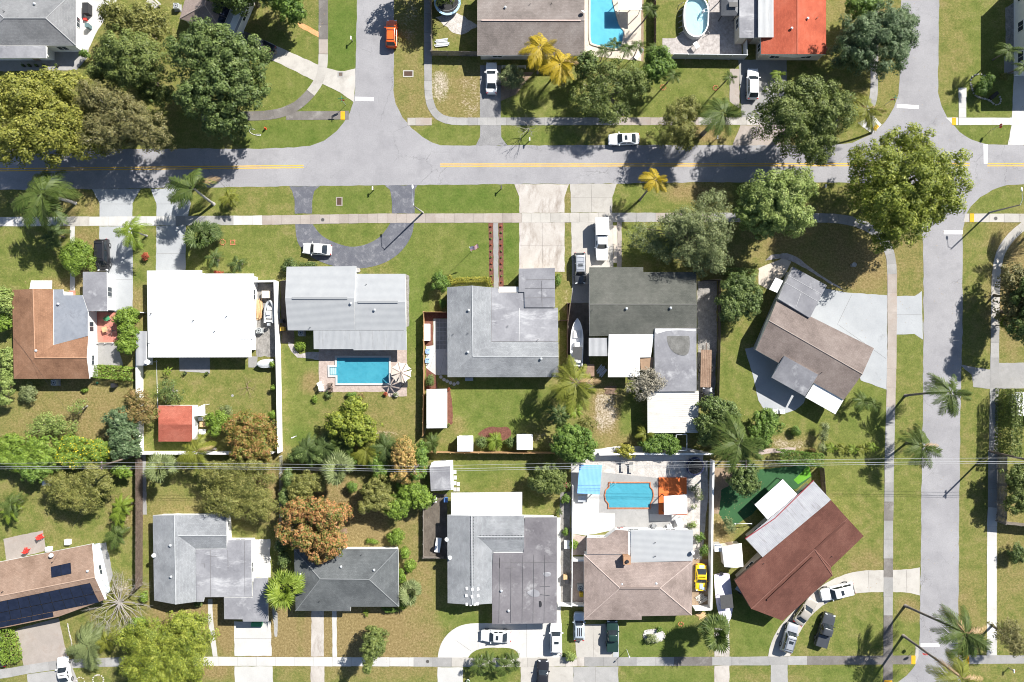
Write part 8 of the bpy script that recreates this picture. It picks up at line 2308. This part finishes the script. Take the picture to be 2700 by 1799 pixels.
def disc(label, u, v, r, mat, name="stepping_stone", cat="stepping stone", group=None, h=.04):
 x, y, _ = W(u, v); m = MB(); m.cyl((x, y, -.01), r, h + .01, 18); m.cyl((x, y, h), r * .94, .008, 18)
 tag(m.build(name, mat, loc=(x, y, 0)), label, cat, group)
def tramp(label, u, v, r, net=True, mat=None):
 x, y, _ = W(u, v, .8); root = thing("trampoline", label, "trampoline", (x, y, 0)); 
 m = MB(); m.ring((x, y), r, r * .84, .84, .90, 32); m.build("pad", mat or plain("trampoline_pad", (0.34, 0.52, 0.66), .6), root)
 m = MB(); m.cyl((x, y, .80), r * .86, .03, 32); m.build("mat", plain("trampoline_mat", (0.02, 0.02, 0.022), .8), root)
 for i in range(6):
  a = i * math.pi / 3; px, py = x + r * .97 * math.cos(a), y + r * .97 * math.sin(a)
  m = MB(); m.tube([(px, py, -.02), (px, py, 2.3 if net else .85)], .03, 6); m.build("leg", GREYM, root)
 if net:
  m = MB(); m.ring((x, y), r * .985, r * .965, 2.26, 2.32, 32); m.build("top_ring", GREYM, root)
def box_thing(name, label, cat, u, v, s, mat, rz=0., z=None, lid=None):
 x, y, _ = W(u, v, s[2]); root = thing(name, label, cat, (x, y, 0), None, rz)
 m = MB(); m.box((0, 0, s[2] / 2), s); m.build("body", mat, root, local=True)
 m = MB(); m.box((0, 0, s[2] + .025), (s[0] + .05, s[1] + .05, .06)); m.build("lid", lid or mat, root, local=True)
def planks(label, u, v, rz, n, L, mat, name="lumber_stack"):
 x, y, _ = W(u, v); root = thing(name, label, "lumber", (x, y, 0), None, rz); rg = random.Random(n)
 for i in range(n):
  lay = i // 6; m = MB(); m.box((rg.uniform(-.2, .2), -.6 + .22 * (i % 6) + rg.uniform(-.03, .03), .07 + .09 * lay), (L * rg.uniform(.75, 1), .17, .08), rg.uniform(-.06, .06)); m.build("plank", mat, root, local=True)
# left and top
T(0, 0)
box_thing("covered_grill", "grill under black cover on the white patio, top left", "grill", 755, 70, (.9, 1.6, 1.1), DARK)
box_thing("storage_box", "small red box below the covered grill", "box", 752, 168, (.5, .35, .4), REDPL)
bin_("round dark water barrel by white patio", 770, 225, plain("barrel_teal", (0.10, 0.16, 0.17), .5))
def picnic(label, u, v, rz):
 x, y, _ = W(u, v, .6); root = thing("picnic_table", label, "picnic table", (x, y, 0), None, rz)
 for i in range(5):
  m = MB(); m.box((0, -.36 + .18 * i, .74), (1.8, .165, .045)); m.build("plank", STONE, root, local=True)
 for s in (-.75, .75):
  m = MB(); m.box((0, s, .44), (1.8, .26, .045)); m.build("bench", STONE, root, local=True)
 for sx in (-.65, .65):
  m = MB(); m.box((sx, 0, .40), (.1, 1.6, .08)); m.box((sx, .3, .37), (.1, .1, .74)); m.box((sx, -.3, .37), (.1, .1, .74)); m.build("leg", STONE, root, local=True)
picnic("grey wooden picnic table above the thin olive tree", 1352, 35, -.75)
for i, u in enumerate((205, 260, 322, 390, 500)):
 pot(("first", "second", "third", "fourth", "fifth")[i] + " dark pot in the row along the porch, top left", u, 580, .2, 'dark', DARK)
ac("air conditioner left of the angled solar house", 1560, 55)
T(1, 0)
tramp("round trampoline with pale blue rim in fenced yard, top", 1778, 20, 2.1, True)
planks("stack of grey weathered boards inside the wood fence", 1735, 378, .08, 8, 2.4, GALV, "board_stack")
def hydrant(label, u, v):
 x, y, _ = W(u, v); root = thing("fire_hydrant", label, "fire hydrant", (x, y, 0)); o = plain("hydrant_orange", (0.62, 0.09, 0.03), .5)
 m = MB(); m.cyl((x, y, -.02), .16, .08, 12); m.cyl((x, y, .05), .11, .5, 12); m.cyl((x, y, .55), .13, .05, 12); m.cyl((x, y, .6), .12, .12, 12, r1=.05); m.build("barrel", o, root)
 for a in (0, 2.1, 4.2):
  m = MB(); m.tube([(x, y, .42), (x + .2 * math.cos(a), y + .2 * math.sin(a), .42)], .055, 8); m.build("outlet", o, root)
hydrant("orange fire hydrant on the verge beside a white pipe loop", 172, 1142)
def pipe(label, pts, mat, r=.035, name="hose", cat="hose", z=.05):
 P = [W(u, v)[:2] + (z,) for u, v in pts]; m = MB(); m.tube(P, r, 6); tag(m.build(name, mat, loc=P[0], smooth=True), label, cat)
pipe("white pipe loop lying on verge near the hydrant", smoothpath([(75, 1148), (40, 1140), (22, 1160), (45, 1185), (90, 1200), (125, 1205), (130, 1190), (85, 1190)], 1), WHITEP)
# clutter in the pickup bed
T(1, 0); 
for (u, v, mt, lb) in ((170, 440, plain("pink_bag", (.6, .25, .3), .7), "pink bag in the black pickup bed"), (205, 455, POT, "orange bundle in the black pickup bed")):
 x, y, _ = W(u, v, 1.0); m = MB(); m.loft([[(x + r * math.cos(a) , y + r * math.sin(a), z) for a in [i * math.pi / 4 for i in range(8)]] for r, z in ((.16, .85), (.24, .95), (.2, 1.08), (.06, 1.14))]); tag(m.build("bag", mt, loc=(x, y, .85)), lb, "bag")
x, y, _ = W(250, 462, 1.); m = MB(); m.ring((x, y), .3, .14, .85, 1.02, 18); tag(m.build("spare_tyre", TYRE, loc=(x, y, .85)), "spare tyre lying in the black pickup bed", "tyre")
T(3, 0)
rocks("wavy white stone edging round the island bed, upper right", smoothpath([(2010, 680), (1960, 655), (1900, 670), (1870, 720), (1890, 790), (1905, 840), (1960, 870), (2040, 885), (2090, 930), (2130, 925), (2145, 890), (2130, 850)], 1), .16)
box_thing("garden_bench", "dark bench at the island bed edge, upper right", "bench", 2090, 845, (1.4, .5, .45), FW_DARK, .7)
T(0, 1)
rocks("round brick ring on lawn, left of two", [(1972 + 24 * math.cos(a), 668 + 24 * math.sin(a)) for a in [i * .7 for i in range(10)]], .1, REDBR, "brick_ring", "brick ring")
rocks("square brick ring on lawn, right of two", [(2042, 652), (2078, 652), (2078, 688), (2042, 688), (2042, 652)], .1, REDBR, "brick_ring", "brick ring")
chair("green garden chair on the red patio", 955, 1340, .6, GREENP)
def table(label, u, v, s, mat, rz=0.):
 x, y, _ = W(u, v, s[2]); root = thing("outdoor_table", label, "table", (x, y, 0), None, rz)
 m = MB(); m.box((0, 0, s[2]), (s[0], s[1], .05)); m.build("top", mat, root, local=True)
 for sx in (-1, 1):
  for sy in (-1, 1):
   m = MB(); m.box((sx * s[0] * .42, sy * s[1] * .42, s[2] / 2), (.05, .05, s[2])); m.build("leg", mat, root, local=True)
table("small wooden table on the red patio", 925, 1440, (.8, .8, .7), WOODL, .3)
T(1, 1)
planks("stack of raw lumber beside the white roof house", 105, 1265, R(90), 22, 3.2, WOODL)
box_thing("generator_box", "cream equipment box above the raw lumber stack", "equipment box", 168, 1130, (1.1, 1.1, .9), TAN)
ac("air conditioner right of the white roof house", 112, 1450); ac("air conditioner in shaded nook of pale ribbed roof house", 482, 1470)
bin_("dark bin in the narrow passage beside pale ribbed house", 305, 1365, DARK); bin_("yellow crate in the narrow passage beside pale ribbed house", 318, 1435, plain("yellow_crate", (.6, .36, .05), .5))
box_thing("white_cabinet", "long white cabinet standing in the mulch by tan fence", "cabinet", 1594, 1465, (1.0, 2.6, .9), WHITEP)
# square pavers left of the grey mixed roof house: separate slabs with joints
T(1, 1)
_pv = thing("paver_grid", "grid of square grey pavers beside the grey mixed roof house", "pavers", W(1720, 1480))
for i in range(3):
 for j in range(7):
  x, y, _ = W(1690 + 33 * i, 1362 + 39 * j); m = MB(); m.box((x, y, .022), (.52, .62, .05)); m.build("paver", CONGR, _pv)
ORD = ("first", "second", "third", "fourth", "fifth", "sixth", "seventh", "eighth", "ninth", "tenth")
for k in range(10):
 for (u, sd) in ((2163, "left"), (2252, "right")):
  shrub("%s %s bedding plant from the sidewalk in the %s red bed" % (ORD[k], "red" if k % 3 == 0 else "pale", sd), 'red' if k % 3 == 0 else 'light', .3, u + k * .6, 525 + k * 55, 9, name="bedding_plant", cat="bedding plant", leaf=.1, dens=5, group="bedding plants along the front path")
def statue(label, u, v, h, name="garden_statue"):
 x, y, _ = W(u, v); root = thing(name, label, "garden ornament", (x, y, 0)); m = MB(); m.cyl((x, y, -.02), .25, .2, 12); m.build("base", STONE, root)
 m = MB(); m.loft([[(x + r * math.cos(a), y + r * math.sin(a), z * h) for a in [i * math.pi / 5 for i in range(10)]] for r, z in ((.16, .2 / h * 1), (.10, .5), (.12, .6), (.34, .9), (.38, 1.0), (.28, .96))]); m.build("bowl", STONE, root, smooth=True)
T(3, 1); statue("white bird bath in shade under the lime tree", 824, 872, .9, "bird_bath")
T(1, 1); statue("pale garden ornament at front wall notch of pale ribbed roof house", 995, 920, .8)
# pool furniture
T(1, 2)
def umbrella():
 x, y, _ = W(1370, 312, 2.5); root = thing("cantilever_parasol", "beige pool parasol with open petal slits beside the pool", "parasol", (x, y, 0)); hw = ML(95)
 ap = Vector((x, y, 2.9))
 cor = [Vector((x + hw * math.cos(a), y + hw * math.sin(a), 2.45)) for a in [R(18 + 45 * i) for i in range(8)]]
 for i in range(8):
  a, b = cor[i], cor[(i + 1) % 8]
  e = [ap.lerp((a + b) / 2, .08), ap.lerp(a, .45).lerp(ap.lerp(b, .45), .20), a.lerp(b, .07), (a + b) / 2 - ((a + b) / 2 - ap) * .08, b.lerp(a, .07), ap.lerp(b, .45).lerp(ap.lerp(a, .45), .20)]
  m = MB(); m.poly([tuple(p) for p in e]); m.poly([tuple(p - Vector((0, 0, .02))) for p in e[::-1]]); m.build("canopy_panel", TAN, root)
  m = MB(); m.tube([tuple(ap), tuple(a)], .018, 5); m.build("rib", DARK, root)
 m = MB(); m.tube([(x + .1, y - 1.9, 0), (x + .1, y - 1.9, 2.7), (x, y, 3.0)], .045, 8); m.build("pole", DARK, root); m = MB(); m.box((x + .1, y - 1.9, .06), (1.0, 1.0, .12)); m.build("base", DARK, root)
umbrella()
chair("white patio chair at corner of the pool deck, upper", 655, 412, .5, WHITEP); chair("white patio chair at corner of the pool deck, lower", 668, 452, .2, WHITEP); chair("small brown chair on the pool deck, upper", 742, 420, 1.6, FW_BROWN); chair("small brown chair on the pool deck, lower", 745, 462, 1.6, FW_BROWN)
pot("round grey pot at the lower right of the pool deck", 1325, 505, .4, 'grey', STONE)
chair("upper pale blue chair on paving by tan fence", 1607, 122, 0., BLUEC); chair("lower pale blue chair on paving by tan fence", 1605, 205, 0., BLUEC)
for i, (u, v) in enumerate(((1692, 290), (1703, 320), (1720, 350), (1748, 373), (1776, 387), (1806, 402), (1838, 413), (1870, 403))):
 disc(ORD[i] + " round stepping stone from the left in row below grey house", u, v, .27, CONW, group="curved row of stepping stones")
for i, (u, v) in enumerate(((1845, 1190), (1848, 1240), (1845, 1290), (1845, 1345), (1875, 1298), (1874, 1345))):
 x, y, _ = W(u, v); m = MB(); m.box((x, y, .03), (.48, .62, .08)); m.box((x, y, .07), (.44, .58, .02)); tag(m.build("stepping_slab", CONW, loc=(x, y, 0)), ORD[i] + " square white slab beside the grey shed, counted downwards", "stepping slab", "square white stepping slabs")
pot("small pot with coral flowers at corner of the long shed", 1790, 458, .2, 'red'); pot("pot at the lower corner of the long shed", 1790, 775, .22, 'green')
box_thing("garden_bench", "left dark bench under rear eave of grey mixed roof house", "bench", 1970, 370, (1.2, .5, .8), GREYM)
pipe("fallen pale pipe at left corner of pool lawn", [(400, 890), (442, 872)], WHITEP, .08, "pipe", "pipe", .08)
T(0, 2)
ac("air conditioner in shade below brown tile house", 480, 400)
def tank(label, u, v, h, name="satellite_mast"):
 x, y, _ = W(u, v); root = thing(name, label, "satellite dish", (x, y, 0)); m = MB(); m.tube([(x, y, -.05), (x, y, h)], .04, 6); m.build("mast", GALV, root); dish(root, x, y, h, .42)
tank("grey satellite dish on pole below the white roof house", 1395, 215, 2.6)
pot("left pot on patio behind white roof house", 1635, 318, .22, 'dark', DARK); pot("right pot on patio behind white roof house", 1830, 318, .22, 'dark', DARK)
pipe("white pipe running down the yard to the red shed", [(1387, 200), (1392, 430), (1400, 660)], WHITEP, .04, "pipe", "pipe", .05)
bin_("dark bin on the dry left lawn", 1000, 425, DARK)
disc("round green lid on the dry left lawn", 860, 403, .2, GREENP, "valve_lid", "lid")
bare("fallen_branch", "dry brown branch lying on lawn behind white roof house", 2195, 440, .6, 1.9, n=6, depth=2, seed=21, mat=WOODB, lean=.3, cat="branch", r0=.05)
table("white table beside the red shed, upper", 1775, 720, (.7, .6, .7), WHITEP); table("tan table beside the red shed, middle", 1795, 770, (1.0, .8, .7), WOODL); table("white table beside the red shed, lower", 1790, 835, (1.1, .8, .7), WHITEP)
disc("small grey disc on the lawn behind white roof house", 2058, 515, .2, CONGR, "sprinkler_lid", "lid")
box_thing("white_box", "white box under the golden olive tree", "box", 405, 1290, (1.1, .8, .6), WHITEP)
T(2, 2)
tramp("dark blue trampoline in corner of gravel pool yard", 1787, 1140, 1.45, True, plain("navy_pad", (0.015, 0.02, 0.06), .6))
lounger("left grey lounger on gravel behind the pool", 1150, 1140, (0, -1), STONE, 1.9); lounger("right grey lounger on gravel behind the pool", 1222, 1150, (0, -1), STONE, 1.9)
planks("pile of rubble boards behind the white rear roof", 960, 290, .9, 9, 1.6, GALV, "board_stack")
planks("timber pieces by dirt under the twiggy tree", 1040, 465, .1, 6, 1.9, WOODB, "timber_pile")
def frame_(label, u0, v0, u1, v1, h):
 a, b = W(u0, v0, h), W(u1, v1, h); root = thing("pergola_frame", label, "pergola", ((a[0] + b[0]) / 2, (a[1] + b[1]) / 2, 0))
 for x in (a[0], b[0]):
  for y in (a[1], b[1]):
   m = MB(); m.box((x, y, h / 2), (.08, .08, h)); m.build("post", WHITEP, root)
 for (p, q) in (((a[0], a[1]), (b[0], a[1])), ((b[0], a[1]), (b[0], b[1])), ((b[0], b[1]), (a[0], b[1])), ((a[0], b[1]), (a[0], a[1]))):
  m = MB(); m.box(((p[0] + q[0]) / 2, (p[1] + q[1]) / 2, h + .04), (abs(p[0] - q[0]) + .08, abs(p[1] - q[1]) + .08, .08)); m.build("beam", WHITEP, root)
frame_("bare white frame below the corrugated carport", 1620, 860, 1715, 1000, 2.0)
table("grey table beside blue pergola", 785, 1430, (1.2, .9, .5), GALV)
box_thing("storage_box", "brown stained shed base by tall coconut palm", "box", 850, 290, (1.6, 1.9, .4), WOODB)
T(2, 3)
def bike(label, u, v, rz):
 x, y, _ = W(u, v); root = thing("bicycle", label, "bicycle", (x, y, 0), None, rz)
 for s in (-.5, .5):
  m = MB(); m.tube([(s + .33 * math.cos(a), 0, .33 + .33 * math.sin(a)) for a in [i * math.pi / 10 for i in range(21)]], .02, 5, cap=False); m.build("wheel", TYRE, root, local=True)
 m = MB(); m.tube([(-.5, 0, .33), (-.1, 0, .75), (.38, 0, .8), (.5, 0, .33)], .02, 5); m.tube([(-.1, 0, .75), (0, 0, .33), (.38, 0, .8)], .02, 5); m.build("frame", REDPL, root, local=True)
 m = MB(); m.box((-.12, 0, .84), (.24, .14, .06)); m.build("saddle", DARK, root, local=True); m = MB(); m.tube([(.4, -.28, .98), (.38, 0, .95), (.4, .28, .98)], .018, 5); m.build("handlebar", DARK, root, local=True)
bike("red bicycle by the wing of beige house", 1120, 190, .15)
chair("left grey chair near beige house patio roof", 1425, 185, 1.2, GREYM); chair("right grey chair near beige house patio roof", 1560, 185, 1.9, WHITEP); table("glass table near the clothes frame by beige house", 1650, 145, (1.1, 1.1, .7), GALV, .4)
bin_("wooden crate in passage left of the beige house", 640, 640, WOODL); bin_("black bin in passage left of the beige house", 655, 675, DARK); box_thing("storage_box", "white jug box in passage left of the beige house", "box", 655, 350, (.8, 1.2, .6), WHITEP)
ac("air conditioner left of the beige house", 775, 735); bin_("yellow toy bin beside air conditioner of beige house", 782, 795, plain("toy_yellow", (.7, .45, .03), .5))
planks("pile of white rubble inside the white wall by yellow car", 1840, 820, .6, 14, 1.4, STONE, "rubble_pile"); planks("orange timber pieces below the white wall corner", 1835, 965, .5, 5, 1.3, WOODL, "timber_pile")
rocks("ring of pale stones round the white gravel bed", [(1425 + 95 * math.cos(a), 1157 + 57 * math.sin(a)) for a in [i * .33 for i in range(20)]], .13)
rocks("small round brick ring on lawn by the gravel bed", [(1662 + 22 * math.cos(a), 1053 + 16 * math.sin(a)) for a in [i * .7 for i in range(10)]], .1, REDBR, "brick_ring", "brick ring")
T(1, 3)
pot("left white pot in the planted half circle", 1960, 1560, .25, 'green', WHITEP)
planks("chopped wood lying on dry grass behind charcoal house", 860, 215, .6, 4, 1.0, WOODB, "timber_pile")
box_thing("upturned_tub", "white upturned tub in the dirt side yard", "tub", 1695, 355, (.8, 2.2, .4), WHITEP, -.15)
T(1, 2)
bin_("white bin at the top of dirt side yard", 1668, 1440, WHITEP); bin_("blue bin at the top of dirt side yard", 1765, 1440, BLUEP)
T(0, 3)
chair("red chair on the concrete slab, lower left yard", 237, 398, 1.2, REDPL); chair("small red chair at corner of the concrete slab", 363, 278, .5, REDPL); box_thing("white_box", "white box on grass behind brown solar house", "box", 593, 330, (.8, .8, .5), WHITEP)
box_thing("white_box", "white box at rear wall of brown solar house", "box", 423, 392, (.8, .6, .6), WHITEP)
rocks("left ring of pale stones on the verge, bottom left", [(870 + 48 * math.cos(a), 1545 + 42 * math.sin(a)) for a in [i * .45 for i in range(15)]], .11); rocks("right ring of pale stones on the verge, bottom left", [(712 + 36 * math.cos(a), 1560 + 36 * math.sin(a)) for a in [i * .55 for i in range(12)]], .11)
rocks("line of pale stones beside tan driveway, bottom left", [(600, 1050), (612, 1120), (630, 1190), (640, 1250)], .11)
box_thing("green_toolbox", "green box under carport edge of grey cross gable house", "box", 2270, 1058, (1.6, .6, .5), GREENP)
T(3, 2)
chair("left white chair on the curved patio edge", 145, 650, 1.6, WHITEP); chair("right white chair on the curved patio edge", 207, 655, 1.6, WHITEP)
def hoop(label, u, v):
 x, y, _ = W(u, v); root = thing("curved_goal", label, "garden arch", (x, y, 0)); m = MB(); m.tube([(x + 1.3 * math.cos(a), y + .3 * math.sin(a), .05 + 1.1 * math.sin(a)) for a in [i * math.pi / 10 for i in range(11)]], .05, 6); m.build("arch", WHITEP, root, smooth=True)
 for s in (-1.3, 1.3):
  m = MB(); m.box((x + s, y, .04), (.2, .2, .1)); m.build("foot", WHITEP, root)
T(2, 3); hoop("white arched pipe over the artificial turf", 2215, 165)
T(2, 0)
rocks("oval terracotta edging on the top lawn, left", [(1505 + 24 * math.cos(a), 775 + 22 * math.sin(a)) for a in [i * .6 for i in range(11)]], .1, REDBR, "brick_ring", "brick ring")
rocks("oval terracotta edging on the top lawn, right", [(1970 + 22 * math.cos(a), 780 + 20 * math.sin(a)) for a in [i * .6 for i in range(11)]], .1, REDBR, "brick_ring", "brick ring")
lounger("white lounger between small palms at kidney pool", 1290, 480, (.6, -.8), WHITEP)
table("dark grill table on paver deck below oval pool", 1800, 400, (.7, 1.0, .9), GREYM, .6)

# fallen leaves under and around the trees
def litter():
 rg, pr = nrg(); C = []
 for o in list(col.objects):
  if o.name.startswith("broadleaf_tree"):
   n = 130; a = rg.uniform(0, 6.28, n); r = 4.5 * rg.uniform(0, 1, n) ** .6 + .3
   C.append(np.stack([o.location.x + r * np.cos(a), o.location.y + r * np.sin(a), np.full(n, .055)], 1))
 T('F'); n = 900; u = rg.uniform(1900, 2353, n); v = rg.uniform(0, 1568, n)
 C.append(np.array([W(x, y, .05) for x, y in zip(u, v)]))
 C = np.concatenate(C); co, q = leaf_quads(C, rg.normal(size=C.shape) * .3 + np.array([0, 0, 1.]), .11, rg, .7)
 me = quads_mesh("leaf_litter", co, q); me.materials.append(leafmat("dead_leaf", [(0.12, 0.08, 0.04), (0.26, 0.18, 0.09), (0.34, 0.25, 0.13), (0.42, 0.33, 0.18)], .05))
 tag(link("leaf_litter", me), "scattered dry fallen leaves under the trees and on lawns", "leaf litter", None, 'stuff')
litter()
